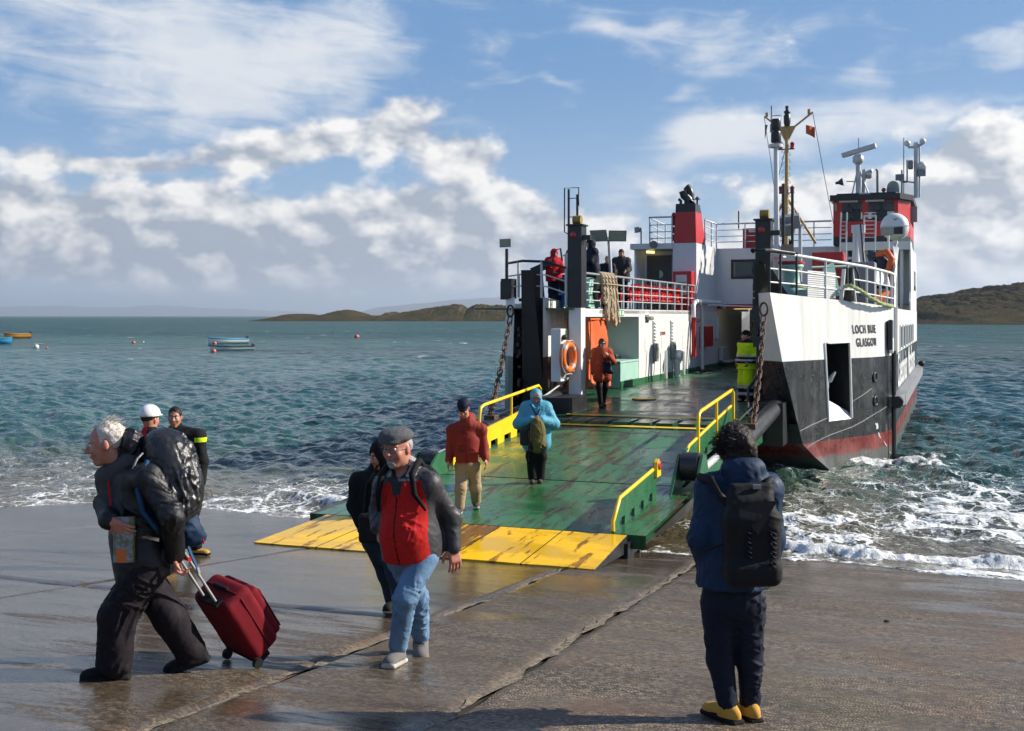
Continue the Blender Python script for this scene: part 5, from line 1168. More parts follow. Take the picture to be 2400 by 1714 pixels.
b = FB(); b.grid([[(MX + 1.05 - .30 * t + .03 * math.sin(5 * t), MU + .1 * math.sin(6 * t), 11.0 - .42 * s_ * (1 - .25 * t) + .10 * t - .0 * s_) for t in np.linspace(0, 1, 6)] for s_ in np.linspace(0, 1, 4)], smooth=True); fl_ = fbuild(b, 'pennant', 'orange_canvas', mast, 'small orange flag on the mast halyard')
b = FB(); b.grid([[(MX - .80 + .10 * t * (1 - s_), MU + .05 * t, 11.2 - .55 * s_) for t in (0, 1)] for s_ in (0, .5, 1)]); fbuild(b, 'pennant', 'door_brown', mast)
# ---- wheelhouse ----------------------------------------------------------------
WU = 48.0; x0, x1, xc = 2.36, 4.80, 5.22; uc = 49.0; ue = 53.0; zb, zs, zw, zr = 6.80, 7.67, 8.45, 8.72
PL = [(x0, WU), (x1, WU), (xc, uc), (xc, ue), (x0, ue)]
def ring(b, za, zb_, sc=1., mi=0, skip=()):
    cx, cy = (x0 + xc) / 2, (WU + ue) / 2
    Q = [(cx + (p[0] - cx) * sc, cy + (p[1] - cy) * sc) for p in PL]
    for i in range(5):
        if i in skip: continue
        p, q = Q[i], Q[(i + 1) % 5]; b.raw([(p[0], p[1], za), (q[0], q[1], za), (q[0], q[1], zb_), (p[0], p[1], zb_)], [(0, 1, 2, 3)], mi)
b = FB(); ring(b, 7.08, zs); ring(b, zw, 8.5); ring(b, zs, zw, skip=(0, 1, 2, 3, 4))
for xa, xb in ((x0, x0 + .33), (3.47, 3.68), (4.66, x1)): b.box((xa, WU, zs), (xb, WU + .1, zw))
b.raw([(x1, WU, zs), (xc, uc, zs), (xc, uc, zw), (x1, WU, zw)], [(0, 1, 2, 3)])
for ua, ub in ((uc, uc + .25), (50.8, 51.0), (52.7, ue)): b.box((xc - .1, ua, zs), (xc, ub, zw)); b.box((x0, ua, zs), (x0 + .1, ub, zw))
for xa, xb in ((x0, x0 + .2), (3.5, 3.7), (xc - .2, xc)): b.box((xa, ue - .1, zs), (xb, ue, zw))
b.raw([(p[0], p[1], zs) for p in PL], [(0, 1, 2, 3, 4)])
wh = fbuild(b, 'wheelhouse', 'red_paint', label='red wheelhouse with a black roof and wide windows')
b = FB(); ring(b, zb - .05, 7.08); fbuild(b, 'wheelhouse_skirt', 'black_paint', wh)
b = FB(); ring(b, 8.5, 8.52, 1.10); ring(b, 8.5, zr, 1.08)
cx, cy = (x0 + xc) / 2, (WU + ue) / 2; PQ = [(cx + (p[0] - cx) * 1.08, cy + (p[1] - cy) * 1.04) for p in PL]
b.raw([(p[0], p[1], 8.5) for p in PQ], [(0, 1, 2, 3, 4)]); b.raw([(p[0], p[1], 8.50) for p in PQ] + [(cx + (p[0] - cx) * .9, cy + (p[1] - cy) * .95, 8.80) for p in PL], [(5, 6, 7, 8, 9)] + [(i, (i + 1) % 5, 5 + (i + 1) % 5, 5 + i) for i in range(5)]); fbuild(b, 'wheelhouse_roof', 'black_paint', wh)
for xa, xb in ((x0 + .33, 3.47), (3.68, 4.66)):
    b = FB(); b.box((xa, WU + .04, zs), (xb, WU + .05, zw)); fbuild(b, 'window_pane', 'wheelhouse_glass', wh)
    b = FB(); b.box((xa - .1, WU - .06, zw - .02), (xa + .6, WU - .002, zw + .14)); fbuild(b, 'blind_box', 'white_paint', wh)
    b = FB(); b.bar((xa + .5, WU - .03, zw), (xa + .62, WU - .03, zs + .3), .03); fbuild(b, 'wiper', 'dark_steel', wh)
for ua, ub in ((uc + .25, 50.8), (51.0, 52.7)):
    b = FB(); b.box((xc - .06, ua, zs), (xc - .05, ub, zw)); fbuild(b, 'window_pane', 'wheelhouse_glass', wh)
b = FB(); b.box((x0 + .4, WU + .35, zs - .1), (4.6, WU + 1.0, zs + .12)); b.box((3.1, WU + .5, zs + .1), (3.35, WU + .9, zs + .55)); b.tube([(3.05, WU + .6, 8.3), (3.1, WU + .6, 7.9)], .05, 6); fbuild(b, 'console', 'dark_steel', wh)
b = FB(); b.box((3.35, WU - .03, 8.58), (3.75, WU - .02 - .06, 8.78)); fbuild(b, 'name_board', 'notice_paper', wh)
b = FB(); b.cyl((x0 + .1, WU - .02, 8.1), (x0 + .1, WU - .02, 8.4), .05, n=8); fbuild(b, 'side_lamp', 'lamp_glass', wh)
b = FB(); b.box((xc + .01, 49.2, 7.7), (xc + .25, 49.6, 8.3)); fbuild(b, 'wing_lamp', 'grey_paint', wh)
# masts and aerials on the roof
b = FB(); b.cyl((3.2, 49.5, 8.75), (3.2, 49.5, 10.1), .10, n=10); b.tube([(2.95, 49.3, 8.75), (3.15, 49.5, 9.8)], .03, 6); b.tube([(3.65, 49.5, 8.75), (3.27, 49.5, 9.8)], .03, 6); b.cyl((3.4, 49.6, 8.75), (3.42, 49.6, 9.9), .08, n=8); rm = fbuild(b, 'radar_mast', 'galvanised', label='grey radar mast on the wheelhouse roof')
b = FB(); b.lathe([(.12, 10.1), (.22, 10.2), (.22, 10.4), (.12, 10.5)], (3.2, 49.5, 0), 12); fbuild(b, 'radar_motor', 'galvanised', rm)
b = FB(); b.obox((3.23, 49.5, 10.66), (.66, -.1, .16), (.02, .12, 0), (-.02, 0, .085)); fbuild(b, 'radar_scanner', 'galvanised', rm)
b = FB(); b.lathe([(.17, 0), (.06, .2), (.05, .3)], (2.62, 49.3, 9.4), 10, M=Matrix.Rotation(R(-100), 3, 'Y')); b.tube([(2.75, 49.4, 9.42), (3.2, 49.5, 9.4)], .02, 5); fbuild(b, 'horn', 'dark_steel', rm)
b = FB(); b.cyl((3.6, 49.7, 9.6), (3.6, 49.55, 9.75), .14, n=10); b.cyl((3.5, 49.7, 9.8), (3.75, 49.55, 9.85), .06, n=8); fbuild(b, 'searchlight', 'galvanised', rm)
b = FB(); b.tube([(3.95, 49.5, 8.75), (3.95, 49.5, 9.8), (3.9, 49.5, 9.88)], .055, 8); fbuild(b, 'vent_pipe', 'grey_paint')
b = FB(); b.cyl((4.55, 49.3, 8.78), (4.55, 49.3, 9.06), .25, n=14); dm = fbuild(b, 'dome_base', 'grey_paint'); b = FB(); b.sphere((4.55, 49.3, 9.1), (.24, .24, .26), 14); fbuild(b, 'dome', 'lamp_glass', dm)
b = FB(); b.sphere((4.2, 49.2, 9.0), .09, 10); b.cyl((4.2, 49.2, 8.75), (4.2, 49.2, 8.95), .04, n=8); fbuild(b, 'red_lamp', 'red_lamp')
for X, u, za, zb_ in ((4.95, 49.6, 8.75, 11.1), (4.88, 49.5, 8.75, 9.8), (5.08, 49.5, 9.3, 10.2), (3.2, 49.7, 10.5, 11.2)):
    b = FB(); b.tube([(X, u, za), (X, u, zb_)], .02 if zb_ > 10.5 else .035, 6); fbuild(b, 'whip_aerial', 'grey_paint')
b = FB(); b.tube([(4.9, 49.5, 9.3), (5.1, 49.5, 9.3)], .02, 5); fbuild(b, 'aerial_arm', 'dark_steel')
b = FB(); b.cyl((5.72, 49.8, 8.7), (5.72, 49.8, 10.75), .08, n=10); b.cyl((5.86, 49.8, 8.7), (5.86, 49.8, 10.85), .04, n=8); b.tube([(5.42, 49.8, 10.75), (5.72, 49.8, 10.72), (5.98, 49.8, 10.85)], .05, 6); am = fbuild(b, 'aerial_mast', 'galvanised', label='grey aerial mast at the near corner of the wheelhouse roof'); am.location = (-.32, 0, 0)
for c_, r_ in (((5.40, 49.8, 10.9), .13), ((5.72, 49.8, 10.82), .12), ((5.98, 49.8, 10.95), .13), ((5.95, 49.75, 9.95), .2)):
    b = FB(); b.sphere(c_, r_, 12); fbuild(b, 'aerial_dome', 'white_paint', am)
b = FB(); b.box((5.42, 49.6, 9.85), (5.62, 49.9, 10.2), bev=.05); b.box((5.8, 49.55, 9.55), (6.1, 49.8, 9.8)); b.tube([(5.1, 49.7, 9.4), (5.72, 49.8, 9.3)], .03, 6); b.box((4.95, 49.6, 9.42), (5.25, 49.8, 9.65)); fbuild(b, 'aerial_gear', 'grey_paint', am)
# ---- near upper deck: fascia, ladders, raft canister, davit, rescue boat ------
b = FB(); b.box((2.72, 47.4, 6.50), (5.28, 49.0, 6.82)); b.box((2.72, 47.6, 4.12), (2.95, 49, 6.5)); b.box((3.6, 47.6, 4.12), (3.85, 49, 6.5)); ud = fbuild(b, 'upper_deck', 'white_paint')
b = FB(); b.prism([(5.28, 47.6, 6.82), (5.30, 49.4, 6.6), (5.30, 50.2, 6.0), (5.30, 54, 6.0), (5.30, 54, 4.16), (5.30, 47.0, 4.16), (5.30, 47.0, 4.5), (5.30, 47.6, 4.9)], (-.06, 0, 0)); fbuild(b, 'side_screen', 'white_paint', ud)
b = FB()
for k in range(2): b.box((5.31, 50.6 + k * 1.2, 5.0), (5.32, 51.2 + k * 1.2, 5.8), bev=.005)
fbuild(b, 'screen_slots', 'window_glass', ud)
b = FB(); b.cyl((4.95, 47.6, 4.12), (4.95, 47.6, 6.5), .07, n=8); fbuild(b, 'deck_post', 'white_paint', ud)
for X, u_, zz_ in ((2.75, 47.0, 0), (3.62, 46.9, .15)):
    b = FB()
    for s_ in (0, .42 if zz_ else .22): b.bar((X + s_, u_ - .8, 5.4), (X + s_, u_, 7.95 - zz_), .05, .08)
    for k in range(7 if zz_ else 5): z = 6.95 + k * .16; b.bar((X, u_ - .25 + k * .05, z), (X + (.42 if zz_ else .22), u_ - .25 + k * .05, z), .03)
    if zz_: b.bar((X, u_, 7.8), (X + .42, u_, 7.8), .05)
    fbuild(b, 'deck_ladder', 'white_paint', ud)
b = FB(); b.box((2.95, 47.3, 5.2), (3.6, 47.6, 5.3)); b.box((2.95, 47.2, 5.75), (3.6, 47.5, 5.85)); b.box((2.95, 47.35, 6.15), (3.6, 47.55, 6.25)); fbuild(b, 'stair_treads', 'white_paint_shaded', ud)
b = FB(); M = Matrix.Rotation(R(90), 3, 'X')
b.lathe([(.0, .62), (.3, .60), (.43, .5), (.47, .4), (.47, .32), (.49, .31), (.49, .25), (.47, .24), (.47, -.4), (.43, -.5), (0, -.52)], (4.86, 44.3, 7.14), 24, M=M); rc = fbuild(b, 'raft_canister', 'white_paint', ud, 'white round life raft canister in front of the wheelhouse')
b = FB(); b.tube([(4.38, 43.68, 7.13), (5.34, 43.68, 7.13)], .02, 6); fbuild(b, 'canister_strap', 'white_paint_shaded', rc)
b = FB(); b.box((4.85, 43.66, 6.85), (5.15, 43.68, 7.1)); fbuild(b, 'canister_label', 'black_paint', rc)
def emblem(c, s, parent):                  # small dark wings over a thin red line
    b = FB(); c = Vector(c)
    for sx in (-1, 1): b.raw([c + Vector((0, 0, -.35 * s)), c + Vector((sx * .5 * s, 0, .05 * s)), c + Vector((sx * s, 0, .3 * s)), c + Vector((sx * .55 * s, 0, .28 * s)), c + Vector((sx * .2 * s, 0, .05 * s)), c + Vector((0, 0, .12 * s))], [(0, 1, 2, 3, 4, 5) if sx > 0 else (5, 4, 3, 2, 1, 0)])
    fbuild(b, 'emblem', 'emblem_navy', parent)
emblem((4.90, 43.655, 7.38), .11, rc)
b = FB(); b.box((4.80, 44.0, 6.55), (4.95, 44.6, 6.75)); b.cyl((4.88, 44.2, 4.1), (4.88, 44.2, 6.7), .06, n=8); fbuild(b, 'canister_cradle', 'white_paint', rc)
floodlight((4.65, 43.2, 6.92), (-.1, -1, 0), .22); b = FB(); b.cyl((4.68, 43.3, 6.0), (4.68, 43.3, 6.85), .04, n=8); fbuild(b, 'light_post', 'white_paint')
b = FB(); b.tube([(3.75, 41.0, 4.2), (3.78, 41.0, 6.9)], [.14, .12], 12); b.bar((3.85, 40.9, 7.0), (4.05, 40.6, 5.4), .16, .12); b.box((3.62, 40.85, 6.75), (4.05, 41.15, 7.0)); dv = fbuild(b, 'davit', 'white_paint', label='white boat davit on the near deck')
b = FB(); b.cyl((3.95, 40.5, 7.0), (4.1, 40.3, 5.3), .035, n=6); fbuild(b, 'davit_ram', 'rusty_chain', dv)
b = FB(); b.tube([(4.25, 39.8, 6.05), (4.55, 39.6, 5.85), (4.75, 39.4, 5.6), (4.7, 39.3, 5.4)], [.06, .16, .22, .16], 10); b.tube([(4.2, 39.9, 5.95), (4.5, 39.5, 5.62)], [.04, .2], 10); fbuild(b, 'searchlight', 'dark_steel', dv)
b = FB(); b.tube([(4.55, 39.5, 5.9), (4.85, 39.3, 6.0), (5.0, 39.2, 5.75), (4.9, 39.2, 5.4), (4.6, 39.4, 5.3)], .12, 8); b.tube([(4.9, 39.2, 5.4), (5.02, 39.0, 4.9), (5.0, 39, 4.4)], .06, 6); fbuild(b, 'davit_padding', 'orange_canvas', dv)
b = FB()
for s_ in range(5): b.tube([(5.0 + .03 * s_, 40.0 + .2 * s_, 6.2), (5.12, 39.0 + .1 * s_, 5.5), (5.05 + .02 * s_, 38.3, 4.9), (5.15, 37.6 + .1 * s_, 4.2)], .025, 5)
fbuild(b, 'scramble_net', 'white_paint_shaded', dv)['kind'] = 'stuff'

# ================================================================== soft solids (bodies and clothes grown as one continuous skin)
class SD:
    """list of rounded solids blended into one field, then skinned with surface nets"""
    def __init__(s): s.ops = []
    def _add(s, kind, lo, hi, k, sub, fn): s.ops.append((np.array(lo, float), np.array(hi, float), k, sub, fn)); return s
    def cone(s, a, b, r1, r2=None, k=.03, sub=False):
        a = np.array(a, float); b = np.array(b, float); r2 = r1 if r2 is None else r2; ba = b - a; L2 = float(ba @ ba) + 1e-12
        def fn(X, Y, Z):
            t = np.clip(((X - a[0]) * ba[0] + (Y - a[1]) * ba[1] + (Z - a[2]) * ba[2]) / L2, 0, 1)
            return np.sqrt((X - a[0] - t * ba[0]) ** 2 + (Y - a[1] - t * ba[1]) ** 2 + (Z - a[2] - t * ba[2]) ** 2) - (r1 + (r2 - r1) * t)
        rm = max(r1, r2); return s._add('c', np.minimum(a, b) - rm, np.maximum(a, b) + rm, k, sub, fn)
    def ell(s, c, r, ax=None, k=.03, sub=False):
        c = np.array(c, float); r = np.array(r, float) if hasattr(r, '__len__') else np.full(3, float(r))
        A = np.eye(3) if ax is None else np.array([list(v) for v in ax], float)
        def fn(X, Y, Z):
            dx, dy, dz = X - c[0], Y - c[1], Z - c[2]; q0 = q1 = 0
            for i in range(3):
                p = dx * A[i, 0] + dy * A[i, 1] + dz * A[i, 2]; q0 = q0 + (p / r[i]) ** 2; q1 = q1 + (p / r[i] ** 2) ** 2
            k0 = np.sqrt(q0); return k0 * (k0 - 1) / (np.sqrt(q1) + 1e-9)
        ext = np.sqrt(((A * r[:, None]) ** 2).sum(0)); return s._add('e', c - ext, c + ext, k, sub, fn)
    def box(s, c, h, rad, ax=None, k=.02, sub=False):
        c = np.array(c, float); h = np.array(h, float); A = np.eye(3) if ax is None else np.array([list(v) for v in ax], float)
        def fn(X, Y, Z):
            dx, dy, dz = X - c[0], Y - c[1], Z - c[2]; o = 0; ins = None
            for i in range(3):
                q = np.abs(dx * A[i, 0] + dy * A[i, 1] + dz * A[i, 2]) - (h[i] - rad); o = o + np.maximum(q, 0) ** 2; ins = q if ins is None else np.maximum(ins, q)
            return np.sqrt(o) + np.minimum(ins, 0) - rad
        ext = (np.abs(A) * h[:, None]).sum(0); return s._add('b', c - ext, c + ext, k, sub, fn)
    def cut(s, p, n, lo=None, hi=None):           # drop everything on the +n side of the plane
        p = np.array(p, float); n = np.array(n, float); n /= np.linalg.norm(n)
        s.ops.append((lo, hi, 0, 'cut', lambda X, Y, Z: (X - p[0]) * n[0] + (Y - p[1]) * n[1] + (Z - p[2]) * n[2])); return s
    def skin(s, h):
        add = [o for o in s.ops if o[3] is False]
        lo = np.min([o[0] for o in add], 0) - 4 * h; hi = np.max([o[1] for o in add], 0) + 4 * h
        n = np.ceil((hi - lo) / h).astype(int) + 1
        D = np.full(n, .3, np.float32); xs = [lo[i] + h * np.arange(n[i]) for i in range(3)]
        for (a, b, k, mode, fn) in s.ops:
            pad = k + 3 * h
            if a is None: i0 = np.zeros(3, int); i1 = n
            else:
                i0 = np.clip(np.floor((np.array(a) - pad - lo) / h).astype(int), 0, n - 1); i1 = np.clip(np.ceil((np.array(b) + pad - lo) / h).astype(int) + 1, 1, n)
            sl = tuple(slice(p, q) for p, q in zip(i0, i1))
            d = fn(xs[0][sl[0]][:, None, None], xs[1][sl[1]][None, :, None], xs[2][sl[2]][None, None, :]).astype(np.float32); A = D[sl]
            if mode == 'cut': D[sl] = np.maximum(A, d); continue
            if mode:                                              # smooth subtraction
                q = np.clip(.5 - .5 * (A + d) / k, 0, 1); D[sl] = A * (1 - q) - d * q + k * q * (1 - q)
            else:
                q = np.clip(.5 + .5 * (d - A) / k, 0, 1); D[sl] = d * (1 - q) + A * q - k * q * (1 - q)
        ins = D < 0; c = np.zeros(n - 1, np.int8)
        for a in (0, 1):
            for b in (0, 1):
                for e in (0, 1): c += ins[a:n[0] - 1 + a, b:n[1] - 1 + b, e:n[2] - 1 + e]
        I = np.argwhere((c > 0) & (c < 8)); idx = np.full(n - 1, -1, np.int64); idx[tuple(I.T)] = np.arange(len(I))
        acc = np.zeros((len(I), 3)); cnt = np.zeros(len(I)); CO = [(a, b, e) for a in (0, 1) for b in (0, 1) for e in (0, 1)]
        val = {q: D[I[:, 0] + q[0], I[:, 1] + q[1], I[:, 2] + q[2]] for q in CO}
        for q in CO:
            for ax in range(3):
                if q[ax]: continue
                w_ = list(q); w_[ax] = 1; w_ = tuple(w_); v0, v1 = val[q], val[w_]; m_ = (v0 < 0) != (v1 < 0)
                t = np.where(m_, v0 / np.where(m_, v0 - v1, 1), 0); P = np.tile(np.array(q, float), (len(I), 1)); P[:, ax] += t
                acc[m_] += P[m_]; cnt[m_] += 1
        V = lo + h * (I + acc / cnt[:, None]); F = []
        for ax in range(3):
            o1, o2 = (ax + 1) % 3, (ax + 2) % 3
            s0 = [slice(1, -1)] * 3; s0[ax] = slice(0, -1); s1 = list(s0); s1[ax] = slice(1, None)
            A0, A1 = ins[tuple(s0)], ins[tuple(s1)]; E = np.argwhere(A0 != A1)
            if not len(E): continue
            fl = A0[tuple(E.T)]; base = E.copy(); base[:, o1] += 1; base[:, o2] += 1
            q = []
            for da, db in ((0, 0), (-1, 0), (-1, -1), (0, -1)):
                b2 = base.copy(); b2[:, o1] += da; b2[:, o2] += db; q.append(idx[tuple(b2.T)])
            q = np.stack(q, 1); q[~fl] = q[~fl][:, ::-1]; F.append(q)
        F = np.concatenate(F); F = F[(F >= 0).all(1)]
        return V, F
def vnormals(V, F):
    fn = np.cross(V[F[:, 2]] - V[F[:, 0]], V[F[:, 3]] - V[F[:, 1]]); N = np.zeros_like(V)
    for i in range(4): np.add.at(N, F[:, i], fn)
    return N / (np.linalg.norm(N, axis=1)[:, None] + 1e-12)
def grow(sd, name, h, mats, parent, root, disp=None, matfn=None):
    V, F = sd.skin(h); N = vnormals(V, F)
    if disp is not None: V = V + N * disp(V - np.array(root))[:, None]
    mi = matfn(V[F].mean(1) - np.array(root)) if matfn is not None else None
    me = np_mesh(name, V - np.array(root), F, mats, mi)
    return link(name, me, parent)
def folds(amp, fx=9., fz=16., seed=0., fine=.35, flow=None):
    """cloth creases: long ridges in two drifting directions, patchy, with a little weave-scale unevenness"""
    d1 = np.array([.30, .25, .92]); d2 = np.array([.86, .30, -.42]); d1 /= np.linalg.norm(d1); d2 /= np.linalg.norm(d2)
    def one(P, d, sd_):
        e1 = np.cross(d, [0.3, 1, .2]); e1 /= np.linalg.norm(e1); e2 = np.cross(d, e1)
        w_ = fbm(P * 4.2 + sd_, 2) * .035
        Q = np.stack([P @ d * 4.2, (P @ e1 + w_) * 21., (P @ e2 + w_) * 21.], 1) + sd_
        return np.clip(1 - np.abs(fbm(Q, 2)) * 2.6, 0, 1) ** 1.6
    def f(P):
        mk = np.clip(.5 + 1.6 * fbm(P * 3.3 + seed + 7, 2), 0, 1); pt = np.clip(.45 + 1.5 * fbm(P * 4.1 + seed + 3, 2), .12, 1)
        r = one(P, d1, seed) * mk + one(P, d2, seed + 11.) * (1 - mk)
        return amp * 1.15 * (r - .3) * pt + amp * .35 * fbm(P * 5. + seed, 2) + amp * fine * .22 * fbm(P * 46 + seed, 2)
    return f

# ------------------------------------------------------------------ cloth and skin
def cloth(name, col, rough=.8, var=.12, bump=.25, bs=120., sheen=.0, spec=.22): return pbr(name, col, rough, var=var, vs=7., bump=bump, bs=bs, sheen=sheen, spec=spec)
def skin_mat(name, col):
    m, n, b = new_mat(name); P = n.node('ShaderNodeTexCoord').outputs['Object']
    f = n.noise(P, 22., 4, .6); f2 = n.noise(P, 6., 3)
    c = n.mix(n.ss(f, .35, .7), tuple(col) + (1,), (col[0] * .9, col[1] * .62, col[2] * .55, 1)); c = n.mix(n.mul(n.ss(f2, .45, .7), .4), c, (col[0] * .95, col[1] * .6, col[2] * .52, 1))
    n.put(b.inputs['Base Color'], c); b.inputs['Roughness'].default_value = .52
    b.inputs['Subsurface Weight'].default_value = .12; b.inputs['Subsurface Radius'].default_value = (.01, .004, .002); b.inputs['Subsurface Scale'].default_value = .5
    n.put(b.inputs['Normal'], n.bump(n.noise(P, 160., 3), .12, .004))
skin_mat('skin_ruddy', (.50, .24, .165)); skin_mat('skin_fair', (.54, .30, .21)); skin_mat('skin_tan', (.42, .22, .14))
for nm, c, kw in (('cloth_black', (.006, .006, .0075), {}), ('shell_black', (.0065, .007, .009), dict(rough=.45, spec=.4)), ('cloth_charcoal', (.035, .034, .037), {}), ('trouser_aubergine', (.012, .0085, .012), dict(rough=.75)), ('scarf_grey', (.060, .058, .058), {}),
                  ('navy_shell', (.006, .024, .062), dict(rough=.6, spec=.25)), ('navy_dark', (.006, .0105, .025), dict(rough=.7)), ('strap_blue', (.018, .07, .16), {}), ('jacket_red', (.50, .016, .014), dict(rough=.85)), ('jacket_grey', (.034, .033, .037), dict(rough=.5, spec=.4)),
                  ('jacket_light', (.34, .33, .31), {}), ('denim_blue', (.13, .23, .36), dict(var=.3, bump=.4)), ('denim_dark', (.018, .03, .052), dict(var=.3)), ('coat_rust', (.235, .028, .018), dict(rough=.7)), ('khaki', (.36, .26, .15), dict(var=.15)),
                  ('anorak_blue', (.085, .32, .44), dict(rough=.6)), ('coat_orange', (.33, .050, .018), dict(rough=.7)), ('hivis', (.60, .86, .010), dict(rough=.7)), ('reflect_tape', (.40, .41, .42), dict(rough=.35)), ('red_wool', (.50, .012, .022), {}), ('white_wool', (.55, .53, .49), dict(bs=70., bump=.6)),
                  ('tweed', (.075, .080, .088), dict(var=.55, bump=.8, bs=160.)), ('olive_pack', (.13, .115, .035), {}), ('pack_black', (.010, .0105, .012), dict(rough=.7)), ('ochre_suede', (.50, .27, .045), {}), ('shoe_grey', (.16, .145, .14), dict(var=.3)), ('shoe_brown', (.075, .05, .04), {}), ('sole_pale', (.48, .45, .41), {}), ('sole_black', (.012, .012, .012), {}),
                  ('case_red', (.155, .004, .011), dict(rough=.75, bs=200., bump=.5)), ('hair_white', (.62, .57, .50), dict(rough=.6, var=.3, bs=60., bump=.8)), ('hair_grey', (.30, .29, .28), dict(rough=.6, var=.3)), ('hair_dark', (.022, .016, .012), dict(rough=.5, var=.4, bs=60., bump=.9)), ('hair_brown', (.045, .026, .016), dict(rough=.5, var=.3)), ('hair_fair', (.30, .22, .13), dict(rough=.55))):
    cloth(nm, c, **kw)
pbr('eye_white', (.62, .58, .54), .2, var=.03); pbr('eye_dark', (.02, .016, .014), .15); pbr('lip', (.36, .12, .10), .45); pbr('helmet_white', (.72, .72, .70), .3); pbr('spectacle_metal', (.12, .11, .11), .3, metal=.8)
m, n, b = new_mat('tweed_check'); P = n.node('ShaderNodeTexCoord').outputs['Object']; x_, y_, z_ = n.sep(P)
st = n.m('MAXIMUM', n.ss(n.m('ABSOLUTE', n.sub(n.m('FRACT', n.mul(x_, 26.)), .5)), .44, .49), n.ss(n.m('ABSOLUTE', n.sub(n.m('FRACT', n.mul(n.add(z_, y_), 24.)), .5)), .45, .49))
cc = n.mix(n.ss(n.noise(P, 190., 2), .4, .62), (.030, .034, .040, 1), (.125, .13, .135, 1)); n.put(b.inputs['Base Color'], n.mix(n.mul(st, .45), cc, (.17, .16, .15, 1))); b.inputs['Roughness'].default_value = .95; n.put(b.inputs['Normal'], n.bump(n.noise(P, 240., 3), .6, .006))

# ------------------------------------------------------------------ figure kit
def unit(v): v = Vector(v); return v / max(1e-9, v.length)
def basis(F, U=(0, 0, 1)):
    F = unit(F); Rt = unit(F.cross(Vector(U))); return Rt, F, unit(Rt.cross(F))      # right-hand side, forward, up
def add_head(sd, c, F, U, s=1., jaw=1.):
    Rt, F, U = basis(F, U); A = (Rt, F, U); q = lambda r, f, u: c + (Rt * r + F * f + U * u) * s
    E = lambda p, r, k=.02, sub=False: sd.ell(p, [x * s for x in r], A, k * s, sub)
    E(q(0, -.012, .035), (.077, .097, .10)); E(q(0, .022, -.035), (.060 * jaw, .070, .085), .03); E(q(0, .060, -.098), (.028 * jaw, .025, .022), .03)
    E(q(0, .078, .036), (.052, .018, .012), .02)
    for x in (-1, 1):
        E(q(x * .032, .103, .014), (.018, .014, .011), .012, True); E(q(x * .040, .066, -.022), (.026, .024, .026), .025); E(q(x * .079, -.006, .0), (.010, .020, .033), .008)
    sd.cone(q(0, .090, .022), q(0, .116, -.020), .0085 * s, .0155 * s, .014 * s); E(q(0, .100, -.026), (.019, .014, .010), .01)
    E(q(0, .088, -.052), (.026, .012, .007), .008); E(q(0, .086, -.066), (.022, .012, .008), .008); E(q(0, .102, -.0585), (.022, .008, .0022), .004, True)
    return q, A
def face_bits(parent, root, q, A, s=1., brow='hair_grey', gaze=0.):
    o = []
    for x in (-1, 1):
        mb = MB(); mb.sphere(q(x * .032, .083, .014) - root, [.0145 * s, .0125 * s, .0125 * s], 10); e = mb.build('eye', 'eye_white', parent)
        mb = MB(); mb.sphere(q(x * .032 + gaze * .004, .0925, .013) - root, .0062 * s, 8); mb.build('iris', 'eye_dark', e)
        mb = MB(); mb.tube([q(x * .016, .098, .034) - root, q(x * .034, .097, .041) - root, q(x * .052, .084, .034) - root], [.0035 * s, .0055 * s, .003 * s], 6); mb.build('eyebrow', brow, parent)
    mb = MB(); mb.tube([q(-.022, .0965, -.058) - root, q(0, .1015, -.0575) - root, q(.022, .0965, -.058) - root], [.0025 * s, .0045 * s, .0025 * s], 6); mb.build('lips', 'lip', parent)
def add_hand(sd, w_, d, nrm, side=1, curl=.5, s=1., spread=.0):
    """w_: wrist, d: direction of the fingers, nrm: palm side, side: +1 thumb along d x nrm"""
    d = unit(d); nrm = unit(Vector(nrm) - d * d.dot(Vector(nrm))); lat = d.cross(nrm) * side
    sd.box(w_ + d * .052 * s, [.041 * s, .050 * s, .0155 * s], .0145 * s, (lat, d, nrm), .012)
    sd.cone(w_ - d * .03 * s, w_ + d * .02 * s, .027 * s, .028 * s, .02)
    for k, (o, ln) in enumerate(((-.033, .058), (-.011, .072), (.011, .076), (.033, .068))):
        p0 = w_ + d * .092 * s + lat * o * s; sp = lat * (o * 2.2 * (.25 + spread))
        a1 = curl * .9; d1 = unit(d * math.cos(a1) + nrm * math.sin(a1) + sp); p1 = p0 + d1 * ln * .52 * s
        a2 = curl * 2.0; d2 = unit(d * math.cos(a2) + nrm * math.sin(a2) + sp); p2 = p1 + d2 * ln * .48 * s
        sd.cone(p0, p1, .0098 * s, .0090 * s, .006); sd.cone(p1, p2, .0090 * s, .0075 * s, .004)
    t0 = w_ + d * .022 * s + lat * .036 * s; t1 = t0 + (d * .65 + lat * .62 + nrm * .30).normalized() * .046 * s; t2 = t1 + (d * .85 + lat * .12 + nrm * .45).normalized() * .034 * s
    sd.cone(t0, t1, .0135 * s, .0115 * s, .012); sd.cone(t1, t2, .0112 * s, .0088 * s, .004)
class Fig:
    """joints (world): Hd head centre, hF/hU head axes, N neck base, Ch chest, P pelvis, S/E/W shoulders, elbows, wrists, H/K/A hips, knees, ankles, T toe directions; index 0 and 1 are the two sides"""
    pass
